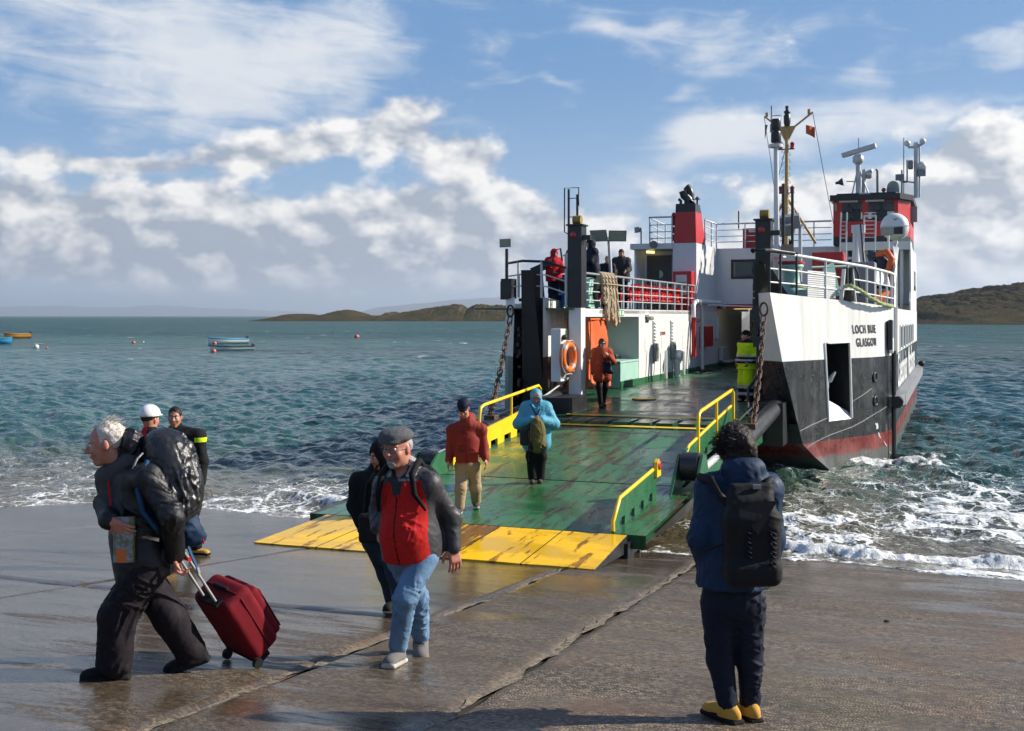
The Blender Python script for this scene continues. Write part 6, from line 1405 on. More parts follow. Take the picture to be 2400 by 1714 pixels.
def stand(foot, H=1.75, yaw=0., arms='down', lean=0., look=(0., 0.), stride=.0, feet=.11):
    """upright figure; yaw 0 faces the camera, positive turns to the right of the picture"""
    f = Fig(); s = H / 1.75; f.s = s; f.root = Vector(foot)
    y = R(yaw); F = Vector((math.sin(y), -math.cos(y), 0)); Lt = Vector((math.cos(y), math.sin(y), 0)); U = Vector((0, 0, 1)); f.F, f.Lt = F, Lt
    g = lambda a, b, c: f.root + (Lt * a + F * (b + lean * max(0, c - .9)) + U * c) * s
    f.P = g(0, 0, .98); f.Ch = g(0, .0, 1.27); f.N = g(0, -.01, 1.49); f.Hd = g(0, .03, 1.625)
    ly, lp = y + R(look[0]), R(look[1]); f.hF = Vector((math.sin(ly) * math.cos(lp), -math.cos(ly) * math.cos(lp), math.sin(lp))); f.hU = Vector((0, 0, 1))
    f.S = [g(-.175, -.01, 1.42), g(.175, -.01, 1.42)]; f.H = [g(-.09, 0, .93), g(.09, 0, .93)]
    f.K = [g(-.10, .03 + stride * .5, .51), g(.10, .03 - stride * .25, .51)]; f.A = [g(-feet, stride, .09), g(feet, -stride, .09)]
    f.T = [F, F]
    A = dict(down=[(.23, .0, 1.13), (.245, .06, .88)], pockets=[(.27, -.06, 1.15), (.20, .10, .98)], front=[(.25, .03, 1.15), (.06, .24, 1.17)], rail=[(.23, .12, 1.18), (.16, .33, 1.10)], folded=[(.24, .07, 1.15), (-.02, .22, 1.16)])[arms]
    f.E = [g(-A[0][0], A[0][1], A[0][2]), g(*A[0])]; f.W = [g(-A[1][0], A[1][1], A[1][2]), g(*A[1])]
    return f
def axes_torso(f):
    Lt = unit(f.S[1] - f.S[0]); U = unit(f.N - f.P); F = unit(Lt.cross(U) * -1)
    if hasattr(f, 'F') and F.dot(f.F) < 0: F = -F
    U2 = unit(Lt.cross(F)); U2 = U2 if U2.z > 0 else -U2
    return Lt, F, U2
def add_torso(sd, f, off, bulk=1., belly=0., k=.06):
    Lt, F, U = axes_torso(f); A = (Lt, F, U); s = f.s
    sd.ell(f.Ch, [.165 * s * bulk + off, .115 * s * bulk + off, .215 * s + off], A, k)
    sd.ell(f.P.lerp(f.Ch, .42) + F * (belly * .5), [.150 * s * bulk + off, .110 * s * bulk + off + belly * .7, .19 * s + off], A, k)
    sd.ell(f.P + U * .01, [.165 * s * bulk + off, .118 * s * bulk + off, .14 * s + off], A, k)
    for i in (0, 1): sd.cone(f.N - U * .06, f.S[i], .065 * s + off, .062 * s + off, k)
def add_arm(sd, f, i, off, to=1., k=.04, r=(.052, .042, .032)):
    s = f.s; e = f.E[i].lerp(f.W[i], to); sd.cone(f.S[i], f.E[i], r[0] * s + off, r[1] * s + off, k); sd.cone(f.E[i], e, r[1] * s + off, r[2] * s + off * .9, k)
def add_leg(sd, f, i, off, r=(.085, .058, .042), k=.05, to=1.):
    s = f.s; a = f.K[i].lerp(f.A[i], to); sd.cone(f.H[i], f.K[i], r[0] * s + off, r[1] * s + off, k); sd.cone(f.K[i], a, r[1] * s + off, r[2] * s + off, k)
def shoe(f, i, parent, mats, s=1., pitch=0., h=.009, toe_len=.155):
    T = unit(f.T[i]); a = f.A[i]; U0 = Vector((0, 0, 1)); Rt = unit(T.cross(U0)); T2 = unit(T * math.cos(pitch) + U0 * math.sin(pitch)); U = unit(Rt.cross(T2)); A = (Rt, T2, U)
    g = a - U * .085 * s                                        # point under the ankle on the sole plane
    sd = SD(); sd.cone(a - U * .02 * s, a - U * .05 * s, .046 * s, .046 * s, .03); sd.ell(g - T2 * .025 * s + U * .04 * s, [.040 * s, .062 * s, .048 * s], A, .03); sd.ell(g + T2 * .075 * s + U * .034 * s, [.046 * s, .088 * s, .036 * s], A, .04); sd.ell(g + T2 * (toe_len - .02) * s + U * .026 * s, [.042 * s, .042 * s, .027 * s], A, .03)
    sd.box(g + T2 * .045 * s + U * .008 * s, [.043 * s, .132 * s, .014 * s], .012 * s, A, .012)
    sd.cut(g - U * .006 * s, -U)
    o = grow(sd, 'shoe', h, mats, parent, f.root, None, lambda C: np.where((C - np.array(g - f.root)) @ np.array(U) < .026 * s, 1, 0))
    return o
def start_person(label, f, group=None):
    p = thing('person', label, 'person', f.root, 0., group); return p
def simple_person(label, f, skin='skin_fair', coat='cloth_black', trousers='cloth_black', shoes=('sole_black', 'sole_black'), hair='hair_brown', hairkind='short', hat=None, h=.014, coat_off=.03, hem=.80, leg_off=.018, bulk=1., group=None, hood=None, legs=True, detail=False, coat_mats=None, coat_fn=None, hair_scale=1., belly=0., leg_r=(.085, .058, .048)):
    p = start_person(label, f, group); s = f.s; Lt, F, U = axes_torso(f)
    sd = SD(); add_torso(sd, f, 0, bulk * .93); q, A = add_head(sd, f.Hd, f.hF, f.hU, s * .98); sd.cone(f.N - Vector((0, 0, .04)), f.Hd - unit(f.hF) * .02, .055 * s, .052 * s, .03)
    for i in (0, 1):
        add_arm(sd, f, i, 0); add_leg(sd, f, i, 0)
        hd = getattr(f, 'HD', [None, None])[i]; hd = unit(f.W[i] - f.E[i]) if hd is None else hd
        hn = getattr(f, 'HN', [None, None])[i]; hn = (Lt * (1 if i == 0 else -1)) if hn is None else hn
        add_hand(sd, f.W[i] + hd * .01, hd, hn, 1 if i == 0 else -1, .45, s)
    grow(sd, 'body', h, skin, p, f.root)
    face_bits(p, f.root, q, A, s * .98, hair)
    # coat
    sd = SD(); add_torso(sd, f, coat_off, bulk, belly)
    hz = f.root.z + hem * s
    for i in (0, 1): sd.cone(f.H[i] + Vector((0, 0, .1)), f.H[i].lerp(f.K[i], .4), .10 * s * bulk + coat_off, .105 * s * bulk + coat_off, .06)
    sd.cut((0, 0, hz), (0, 0, -1))
    for i in (0, 1): add_arm(sd, f, i, coat_off * .8, .96)
    sd.cone(f.N - U * .05, f.N + U * .035, .085 * s, .072 * s, .04)
    if hood == 'down': sd.ell(f.N - F * .085 + U * .03, [.115, .075, .085], (Lt, F, U), .04)
    if hood == 'up':
        Rt, hf, hu = A; sd.ell(f.Hd - hf * .02 + hu * .02, [.115 * s, .125 * s, .145 * s], A, .05); sd.ell(f.Hd + hf * .12 - hu * .015, [.070 * s, .09 * s, .098 * s], A, .02, True)
    grow(sd, 'coat', h, coat_mats or coat, p, f.root, folds(.010, seed=hash(label) % 17), coat_fn)
    if legs:
        sd = SD(); sd.ell(f.P, [.165 * s * bulk + leg_off, .12 * s * bulk + leg_off, .14 * s], (Lt, F, U), .05)
        for i in (0, 1): add_leg(sd, f, i, leg_off, r=leg_r, to=.97)
        grow(sd, 'trousers', h, trousers if isinstance(trousers, list) else [trousers], p, f.root, folds(.009, seed=3.), getattr(f, 'leg_fn', None))
        for i in (0, 1): shoe(f, i, p, list(shoes), s, h=max(.009, h * .8))
    hair_on(p, f, q, A, hair, hairkind, hair_scale, h * .75)
    if hat: hat(p, f, q, A)
    return p, q, A
def hair_on(p, f, q, A, mat, kind, sc, h):
    if kind is None: return
    s = f.s * .98; Rt, hf, hu = A; sd = SD(); E = lambda pt, r, k=.03, sub=False: sd.ell(pt, [x * s for x in r], A, k, sub)
    amp = .006
    if kind == 'short': E(q(0, -.018, .048), (.082 * sc, .102 * sc, .096)); E(q(0, .108, -.004), (.095, .074, .100), .015, True); E(q(0, -.02, -.085), (.2, .2, .05), .01, True)
    if kind == 'bob': E(q(0, -.02, .03), (.095 * sc, .11 * sc, .118)); E(q(0, -.035, -.05), (.085 * sc, .085 * sc, .09)); E(q(0, .105, -.03), (.062, .075, .095), .015, True); amp = .014
    V, F_ = sd.skin(h); N = vnormals(V, F_); root = np.array(f.root)
    V = V + N * (amp * fbm((V - root) * np.array([34, 34, 14]), 3) + .003 * fbm((V - root) * 90, 2))[:, None]
    link('hair', np_mesh('hair', V - root, F_, mat), p)
def beanie(mat, cuff=True):
    def f_(p, f, q, A):
        s = f.s * .98; sd = SD(); sd.ell(q(0, -.015, .06), [.088 * s, .108 * s, .098 * s], A, .02); sd.cut(q(0, .04, .035), -(A[2] + A[1] * .18)); 
        grow(sd, 'beanie', .008, mat, p, f.root, lambda P: .003 * np.sin(np.arctan2(P[:, 1] - (f.Hd - f.root).y, P[:, 0] - (f.Hd - f.root).x) * 34))
    return f_

# ================================================================== people
GZ = lambda x, y: slip_at(x, y)
def ramp_w(x, y):                          # height of the ferry's ramp or deck under a world point
    v, u = to_vu(x, y); u /= K
    return K * (rz(u) if u < 25.95 else deck_z(u)) + FZ
# ---- old man pulling the suitcase --------------------------------------------
cloth('rain_cover', (.012, .012, .014), rough=.34, spec=.6)
def old_man():
    f = Fig(); f.s = 1.03; D = 7.30; J = lambda x, y, dd=0.: px(x, y, D + dd)
    f.root = Vector((J(330, 1580).x, D + .05, 0)); f.root.z = GZ(f.root.x, f.root.y); f.F = Vector((-1, -.15, 0))
    f.Hd = J(247, 1043, -.02); f.hF = Vector((-1, -.28, -.18)); f.hU = Vector((-.20, 0, 1)); f.N = J(300, 1098)
    f.S = [J(330, 1118, .19), J(346, 1122, -.19)]; f.S = [f.S[1], f.S[0]]; f.Ch = J(325, 1180, 0); f.P = J(338, 1320, 0)
    f.E = [J(402, 1210, -.27), J(250, 1180, -.02)]; f.W = [J(411, 1304, -.10), J(256, 1222, -.24)]
    f.H = [J(335, 1345, -.10), J(330, 1345, .10)]
    f.K = [J(276, 1445, -.12), J(398, 1448, .12)]; f.A = [J(268, 1556, -.10), J(447, 1532, .20)]
    a0 = f.A[0]; a0.z = GZ(a0.x, a0.y) + .095; f.T = [Vector((-1, -.18, -.0)), Vector((-1, -.12, 0))]
    a1 = f.A[1]; a1.z = GZ(a1.x, a1.y) + .135
    p = start_person('stooping white haired man in black jacket with a big black pack, pulling a red suitcase', f)
    Lt, F, U = axes_torso(f); s = f.s
    sd = SD(); add_torso(sd, f, -.01); q, A = add_head(sd, f.Hd, f.hF, f.hU, 1.0, 1.06); sd.cone(f.N - U * .03, f.Hd - unit(f.hF) * .02 - Vector((0, 0, .03)), .062, .058, .03)
    for i in (0, 1): add_arm(sd, f, i, -.004); add_leg(sd, f, i, -.004)
    add_hand(sd, f.W[0] + Vector((.0, 0, -.0)), Vector((.25, -.05, -1)), (1, 0, 0), 1, .95)
    add_hand(sd, f.W[1], Vector((.80, -.12, -.42)), (.25, .9, .15), -1, .28, 1.05, .1)
    grow(sd, 'body', .0062, 'skin_ruddy', p, f.root); face_bits(p, f.root, q, A, 1.0, 'hair_white')
    # thin white hair, swept back
    sd = SD(); E = lambda pt, r, k=.02, sub=False: sd.ell(pt, r, A, k, sub)
    E(q(0, -.035, .050), (.086, .098, .092)); E(q(0, .120, .02), (.11, .105, .20), .02, True); E(q(0, -.03, -.075), (.2, .2, .055), .01, True)
    for x in (-1, 1): E(q(x * .083, -.012, -.005), (.022, .032, .042), .01, True)
    V, F_ = sd.skin(.006); N_ = vnormals(V, F_); rt = np.array(f.root)
    V = V + N_ * (.012 * fbm((V - rt) * np.array([16, 30, 30]), 3) + .004)[:, None]; link('hair', np_mesh('hair', V - rt, F_, 'hair_white'), p)
    mb = MB(); rnd = random.Random(4)
    for k in range(120):
        th, ph = rnd.uniform(-2.6, 2.6), rnd.uniform(.05, 1.5); r0 = q(.09 * math.sin(th) * math.sin(ph), -.03 - .1 * math.cos(th) * math.sin(ph) * .9, .055 + .10 * math.cos(ph))
        d = unit(-A[1] * (.7 + rnd.random()) + A[2] * rnd.uniform(-.1, .7) + A[0] * rnd.uniform(-.4, .4)); mb.tube([r0 - f.root, r0 + d * .02 + A[2] * .004 - f.root, r0 + d * rnd.uniform(.03, .055) - f.root], [.0016, .0013, .0005], 4, caps=False)
    tag(mb.build('hair_wisps', 'hair_white', p), kind='stuff')
    # jacket
    sd = SD(); add_torso(sd, f, .026, 1.0, .02, .06)
    sd.cone(J(330, 1250, 0), J(345, 1330, -.02), .165, .160, .08); sd.cone(J(318, 1260, -.02), J(322, 1345, -.06), .12, .12, .08)
    sd.cut(J(340, 1352), (.12, 0, -1)); 
    add_arm(sd, f, 0, .022, .97, .03, (.056, .048, .038)); add_arm(sd, f, 1, .022, .90, .03, (.048, .044, .040))
    sd.cone(f.N - U * .05, f.N + U * .045, .098, .085, .05); sd.ell(J(312, 1042, .01), [.072, .10, .105], (Vector((1, 0, .2)), Vector((0, 1, 0)), Vector((-.2, 0, 1))), .03)
    c0 = np.array(f.Ch - f.root); nF, nL, nU = np.array(F), np.array(Lt), np.array(U)
    fleece = lambda C: np.where((((C - c0) @ nF) > .075) & (np.abs((C - c0) @ nL - .0) < .13) & (((C - c0) @ nU) > -.13) & (((C - c0) @ nU) < .2), 1, 0)
    grow(sd, 'jacket', .009, ['shell_black', 'scarf_grey'], p, f.root, folds(.018, 7, 12, 2.), fleece)
    # grey scarf over the open front
    sd = SD(); sd.cone(J(262, 1112, -.04), J(302, 1085, -.06), .058, .062, .04); sd.cone(J(262, 1112, .05), J(300, 1085, .06), .05, .055, .04); sd.cone(J(255, 1120, -.02), J(268, 1210, -.07), .065, .055, .05); sd.cone(J(248, 1118, .02), J(258, 1190, .02), .06, .05, .05)
    grow(sd, 'scarf', .009, 'scarf_grey', p, f.root, folds(.010, 11, 9, 5.))
    mb = MB(); mb.tube([J(254, 1128, -.17) - f.root, J(259, 1170, -.175) - f.root, J(262, 1215, -.17) - f.root], .006, 6); mb.build('lanyard', 'jacket_red', p)
    mb = MB(); mb.tube([J(335, 1062, -.16) - f.root, J(322, 1075, -.18) - f.root, J(313, 1095, -.18) - f.root, J(309, 1105, -.17) - f.root], .006, 6); mb.build('hood_cord', 'white_wool', p)
    # trousers, baggy
    sd = SD(); sd.ell(f.P, [.18, .17, .16], (Lt, F, U), .06)
    add_leg(sd, f, 0, .014, (.108, .090, .092), .04, .96); add_leg(sd, f, 1, .014, (.106, .086, .080), .04, .96)
    grow(sd, 'trousers', .009, 'trouser_aubergine', p, f.root, folds(.022, 7, 8, 9.))
    shoe(f, 0, p, ['cloth_black', 'sole_black'], 1.14); shoe(f, 1, p, ['cloth_black', 'sole_black'], 1.14, -.32)
    # pack straps
    mb = MB(); mb.tube([J(345, 1080, -.20) - f.root, J(335, 1110, -.245) - f.root, J(322, 1150, -.25) - f.root, J(335, 1200, -.24) - f.root, J(368, 1240, -.20) - f.root], .016, 6); mb.build('pack_strap', 'strap_blue', p)
    # the covered rucksack: a thing of its own on his back
    rp = thing('rucksack', 'large rucksack in a shiny black rain cover on the back of the stooping man', 'rucksack', f.root)
    sd = SD(); ax = (unit(Vector((1, .1, -.25))), Vector((0, 1, 0)), unit(Vector((.25, 0, 1))))
    sd.ell(J(398, 1100, .02), [.15, .18, .22], ax, .08); sd.ell(J(423, 1165, .02), [.135, .185, .22], ax, .08); sd.ell(J(378, 1048, .02), [.12, .15, .12], ax, .08)
    grow(sd, 'rain_cover', .009, 'rain_cover', rp, f.root, lambda P: folds(.026, 6, 7, 4., .5)(P @ np.array([[.8, 0, -.6], [0, 1, 0], [.6, 0, .8]])))
    mb = MB(); a_, b_, c_, d_ = J(430, 1175, -.18) - f.root, J(478, 1262, -.10) - f.root, J(430, 1285, -.12) - f.root, J(415, 1250, -.2) - f.root; e_ = Vector((.0, .3, 0))
    sd = SD(); sd.cone(J(418, 1205, .02), J(440, 1262, .02), .10, .085, .06); sd.cone(J(440, 1240, -.02), J(468, 1258, .0), .075, .035, .06); sd.cut(J(445, 1282), (.25, 0, -1)); grow(sd, 'base_panel', .010, 'navy_shell', rp, f.root, folds(.014))
    for k, (x0, y0, x1, y1) in enumerate(((440, 1282, 462, 1330),)):
        mb = MB(); mb.bar(J(x0, y0, -.1) - f.root, J(x1, y1, -.08) - f.root, .035, .006, up=(1, 0, 0)); st_ = mb.build('loose_strap', 'strap_blue', rp); mb = MB(); mb.bar(J(462, 1330, -.08) - f.root, J(466, 1345, -.08) - f.root, .04, .012, up=(1, 0, 0)); mb.build('buckle', 'grey_paint', st_)
    mb = MB(); mb.tube([J(476, 1262, -.1) - f.root, J(478, 1275, -.1) - f.root], .005, 5); mb.build('zip_pull', 'jacket_red', rp)
    # folded map under the far hand
    mp = thing('folded_map', 'folded paper map with an orange cover held against the old man\'s chest', 'map', J(292, 1262, -.215))
    m_, n_, b_ = new_mat('map_print'); P_ = n_.node('ShaderNodeTexCoord').outputs['Object']; xx, yy, zz = n_.sep(P_)
    c_ = n_.mix(n_.ss(n_.noise(P_, 28., 5), .42, .6), (.16, .15, .085, 1), (.22, .29, .31, 1)); c_ = n_.mix(n_.ss(n_.noise(P_, 40., 3), .62, .66), c_, (.50, .30, .28, 1)); c_ = n_.mix(n_.mul(n_.ss(zz, -.055, -.06), n_.ss(n_.m('ABSOLUTE', n_.add(xx, .01)), .035, .03)), c_, (.62, .15, .03, 1)); n_.put(b_.inputs['Base Color'], c_); b_.inputs['Roughness'].default_value = .6
    rows = []
    for z in np.linspace(.135, -.14, 8): rows.append([(x + .03 * (-z) + .004 * math.sin(9 * z), -.02 - .018 * math.cos(x * 20) + .15 * abs(x) * .3, z) for x in np.linspace(-.062, .062, 7)])
    mb = MB(); mb.grid(rows, smooth=True); mb.grid([[(x, y + .012, z) for x, y, z in r[::-1]] for r in rows], smooth=True); mb.build('map_cover', 'map_print', mp)
    mb = MB(); mb.tube([(rows[k][6][0], rows[k][6][1] + .006, rows[k][6][2]) for k in range(8)], .008, 6); mb.build('map_spine', 'olive_pack', mp)
    return J
JO = old_man()
# ---- red wheeled suitcase -------------------------------------------------------
cloth('case_trim', (.10, .003, .008))
def suitcase():
    W1, W2 = px(533, 1541, 7.95), px(604, 1554, 7.68)
    for w_ in (W1, W2): w_.z = GZ(w_.x, w_.y) + .035
    Hh = px(420, 1312, 7.30); M0 = (W1 + W2) / 2; a = unit(Hh - M0); wd = unit((W2 - W1) - a * a.dot(W2 - W1)); t = unit(a.cross(wd)); t = t if t.z > 0 else -t
    t = unit(t); rt = M0.copy(); rt.z = GZ(rt.x, rt.y)
    c = thing('suitcase', 'dark red wheeled fabric suitcase tipped behind the old man', 'suitcase', rt)
    o = M0 + a * .02; ax = (wd, a, t)
    sd = SD(); sd.box(o + a * .27 + t * .115, [.185, .265, .115], .05, ax); grow(sd, 'case_body', .009, 'case_red', c, rt, lambda P: .004 * fbm(P * 9, 3))
    sd = SD(); sd.box(o + a * .25 + t * .235, [.165, .215, .045], .035, ax); sd.box(o + a * .25 + t * .285, [.15, .19, .012], .01, ax, sub=True, k=.01); grow(sd, 'front_pocket', .008, 'case_red', c, rt, lambda P: .004 * fbm(P * 12, 3))
    pt = lambda x, y, z: o + wd * x + a * y + t * z - rt
    for pth, nm in (([(-.15, .07, .278), (-.15, .42, .278), (.15, .42, .278), (.15, .07, .278)], 'piping'), ([(-.186, .04, .13), (-.186, .50, .13), (-.14, .54, .13), (.14, .54, .13), (.186, .50, .13), (.186, .04, .13)], 'zip_seam')):
        mb = MB(); mb.tube([pt(*q) for q in pth], .006, 6); mb.build(nm, 'case_trim', c)
    mb = MB(); mb.obox(pt(.08, .12, .283), wd * .012, a * .028, t * .003); mb.build('label_tab', 'letter_white', c)
    sd = SD(); sd.cone(o + wd * -.06 + a * .545 + t * .13, o + wd * .06 + a * .545 + t * .13, .016, .016, .01); grow(sd, 'grab_handle', .007, 'cloth_black', c, rt)
    mb = MB(); mb.obox(pt(0, .535, .03), wd * .10, a * .012, t * .03); mb.build('handle_socket', 'cloth_black', c)
    for x in (-.062, .062):
        mb = MB(); mb.tube([pt(x, .52, .03), pt(x * .98, 1.0, .028)], .009, 8); mb.build('telescopic_bar', 'jacket_light', c)
    mb = MB(); L_ = (Hh - o).dot(a); mb.tube([pt(-.075, L_, .03), pt(.075, L_, .03)], .016, 10); mb.build('pull_handle', 'red_paint', c)
    for x in (-.062, .062):
        mb = MB(); mb.tube([pt(x, .98, .028), pt(x, L_, .03)], .010, 8); mb.build('telescopic_bar', 'jacket_light', c)
    for w_ in (W1, W2):
        mb = MB(); mb.cyl(w_ - wd * .014 - rt, w_ + wd * .014 - rt, .035, n=16); mb.build('wheel', 'sole_black', c)
    mb = MB(); mb.obox(pt(0, .0, .06), wd * .17, a * .02, t * .05); mb.build('base_plate', 'cloth_black', c)
suitcase()
# ---- man in the red and grey jacket -----------------------------------------------
def cap_man():
    f = Fig(); f.s = 1.0; D = 8.02; J = lambda x, y, dd=0.: px(x, y, D + dd)
    f.root = Vector((J(955, 1540).x, D + .1, 0)); f.root.z = GZ(f.root.x, f.root.y); f.F = Vector((-.45, -.9, 0))
    f.Hd = J(932, 1052, -.03); f.hF = Vector((-.50, -.86, -.10)); f.hU = Vector((0, -.05, 1)); f.N = J(952, 1106, .04)
    f.S = [J(903, 1138, .07), J(1006, 1136, -.06)]; f.Ch = J(957, 1170, .0); f.P = J(968, 1290, .04)
    f.E = [J(888, 1200, .17), J(1058, 1214, .06)]; f.W = [J(889, 1234, .02), J(1062, 1284, .02)]
    f.H = [J(940, 1310, .09), J(992, 1305, -.05)]; f.K = [J(980, 1402, .18), J(950, 1402, -.16)]; f.A = [J(986, 1497, .42), J(932, 1519, -.02)]
    f.A[0].z = GZ(f.A[0].x, f.A[0].y) + .105; f.A[1].z = GZ(f.A[1].x, f.A[1].y) + .105; f.T = [Vector((.12, -1, 0)), Vector((-.22, -1, 0))]
    p = start_person('man in flat cap, glasses and red and grey jacket with blue jeans', f); Lt, F, U = axes_torso(f); s = 1.
    sd = SD(); add_torso(sd, f, -.01, 1.05); q, A = add_head(sd, f.Hd, f.hF, f.hU, 1.03, 1.12); sd.cone(f.N - U * .04, f.Hd - unit(f.hF) * .015 - Vector((0, 0, .03)), .066, .06, .03)
    for i in (0, 1): add_arm(sd, f, i, -.004); add_leg(sd, f, i, -.004)
    add_hand(sd, f.W[0], Vector((.05, -.2, -1)), (1, .2, 0), 1, .5, 1.05)
    add_hand(sd, f.W[1] + Vector((0, 0, .005)), Vector((.16, -.12, -1)), (-.5, .8, 0), -1, .42, 1.10, .25)
    grow(sd, 'body', .0062, 'skin_ruddy', p, f.root); face_bits(p, f.root, q, A, 1.03, 'hair_grey')
    # short grey beard and side hair
    sd = SD(); E = lambda pt, r, k=.015, sub=False: sd.ell(pt, r, A, k, sub)
    E(q(0, .062, -.090), (.038, .031, .034)); E(q(0, .090, -.074), (.026, .012, .012)); E(q(0, .090, -.046), (.030, .011, .006)); E(q(0, .105, -.058), (.022, .016, .006), .006, True)
    V, F_ = sd.skin(.005); N_ = vnormals(V, F_); rt = np.array(f.root); link('beard', np_mesh('beard', V + N_ * (.004 * fbm((V - rt) * 60, 3))[:, None] - rt, F_, 'hair_grey'), p)
    sd = SD(); E(q(0, -.03, .02), (.085, .095, .075)); E(q(0, .10, 0), (.12, .095, .2), .02, True); E(q(0, -.03, -.08), (.2, .2, .06), .01, True)
    for x in (-1, 1): E(q(x * .081, -.008, 0), (.02, .026, .038), .008, True)
    V, F_ = sd.skin(.007); link('hair', np_mesh('hair', V - rt, F_, 'hair_grey'), p)
    # flat cap
    cp = SD(); cp.ell(q(0, -.005, .088), [.100, .128, .052], A, .03); cp.ell(q(0, .035, .100), [.094, .110, .042], A, .04); cp.ell(q(0, .105, .066), [.074, .048, .014], A, .03); cp.cut(q(0, .0, .052), -(A[2] * 1. - A[1] * .06))
    grow(cp, 'flat_cap', .006, 'tweed_check', p, f.root, lambda P: .003 * fbm(P * 22, 2))
    # glasses
    g_ = MB()
    for x in (-1, 1):
        pts = [q(x * .034 + .024 * math.cos(t), .1135 - .006 * abs(math.cos(t)), .012 + .017 * math.sin(t)) - f.root for t in np.linspace(0, 2 * math.pi, 13)[:-1]]; g_.tube(pts, .0017, 5, closed=True); g_.tube([q(x * .058, .106, .018) - f.root, q(x * .078, .06, .018) - f.root, q(x * .082, .0, .012) - f.root], .0018, 5)
    g_.tube([q(-.010, .116, .018) - f.root, q(.010, .116, .018) - f.root], .0018, 5); g_.build('glasses', 'spectacle_metal', p)
    # jacket: red front panels, grey yoke, sides and sleeves
    sd = SD(); add_torso(sd, f, .026, 1.06, .08, .07); sd.cone(f.P + U * .10, f.P - U * .02 + F * .02, .20, .192, .08)
    sd.cut(f.P - U * .035, -U - F * .10)
    for i in (0, 1): add_arm(sd, f, i, .019, .97, .035, (.056, .045, .038))
    sd.cone(f.N - U * .05, f.N + U * .035 + F * .01, .098, .086, .04); sd.ell(f.N + U * .055 + F * .085, [.055, .09, .09], (Lt, F, U), .02, True)
    nLt, nF, nU = map(np.array, (Lt, F, U)); c0 = np.array(f.Ch - f.root); arm0 = [np.array(v - f.root) for v in (f.S[0], f.E[0], f.W[0])]; arm1 = [np.array(v - f.root) for v in (f.S[1], f.E[1], f.W[1])]
    def segd(C, a, b): ba = b - a; t = np.clip(((C - a) @ ba) / (ba @ ba), 0, 1); return np.linalg.norm(C - a - t[:, None] * ba, axis=1)
    def panel(C):
        l, fw, u = (C - c0) @ nLt, (C - c0) @ nF, (C - c0) @ nU
        isarm = np.zeros(len(C), bool)
        for a, sg in ((arm0, -1), (arm1, 1)): isarm |= ((segd(C, a[0], a[1]) < .105) & (l * sg > .165)) | ((segd(C, a[1], a[2]) < .098) & (l * sg > .17))
        front = (fw > .035) & (np.abs(l - .01) < .165) & ~isarm
        m_ = np.ones(len(C), int); m_[front & (u < .135 - .05 * np.clip(-l, 0, 1))] = 0; m_[(u > .168) & (np.abs(l) < .115) & (fw > .0)] = 2; m_[(u > .235) & (np.abs(l) < .15)] = 2
        m_[front & (np.abs(l + .012) < .018 + np.clip((u - .02) * .26, 0, .075)) & (u > .05)] = 3
        m_[front & (np.abs(l + .012) < .005) & (u <= .05)] = 4
        return m_
    grow(sd, 'jacket', .0075, ['jacket_red', 'jacket_grey', 'jacket_light', 'cloth_charcoal', 'cloth_black'], p, f.root, folds(.015, 8, 13, 6.), panel)
    me = text_mesh('Eddie Bauer', .028, .0006, .0008)
    for v in me.vertices: w_ = f.Ch + Lt * (.085 + v.co.x) + U * (.155 + v.co.y) + F * (.152 + v.co.z); v.co = w_ - f.root
    me.materials.clear(); me.materials.append(MATS['jacket_light']); link('chest_lettering', me, p)
    # pack straps
    for x, dz in ((.115, 0), (-.118, 0)):
        mb = MB(); mb.tube([f.Ch + Lt * x * .8 + U * .20 - F * .09 - f.root, f.Ch + Lt * x * .92 + U * .262 + F * .0 - f.root, f.Ch + Lt * x + U * .19 + F * .135 - f.root, f.Ch + Lt * x * 1.18 + U * .06 + F * .165 - f.root, f.Ch + Lt * x * 1.55 - U * .06 + F * .10 - f.root], [.022, .024, .024, .020, .010], 8); mb.build('pack_strap', 'cloth_black', p)
    rp = thing('daypack', 'dark daypack on the back of the man in the flat cap', 'backpack', f.root); sd = SD(); sd.ell(f.Ch - F * .23 - U * .02, [.16, .10, .23], (Lt, F, U)); grow(sd, 'pack_body', .012, 'cloth_black', rp, f.root, folds(.008))
    # jeans
    sd = SD(); sd.ell(f.P - U * .01, [.185, .15, .15], (Lt, F, U), .05); add_leg(sd, f, 0, .010, (.092, .058, .052), .035, .93); add_leg(sd, f, 1, .010, (.096, .064, .056), .035, .93)
    grow(sd, 'jeans', .0075, 'denim_blue', p, f.root, folds(.015, 8, 12, 12.))
    for i in (0, 1):
        o = shoe(f, i, p, ['shoe_grey', 'sole_pale'], 1.16, .12 if i == 1 else -.12, .008)
        mb = MB(); T = unit(f.T[i]); Rt = unit(T.cross(Vector((0, 0, 1))))
        for k in range(4): c_ = f.A[i] + T * (.055 + .022 * k) + Vector((0, 0, -.012 - .012 * k)) - f.root; mb.tube([c_ - Rt * .025, c_ + Vector((0, 0, .006)), c_ + Rt * .025], .0035, 5)
        mb.build('laces', 'cloth_black', o)
cap_man()
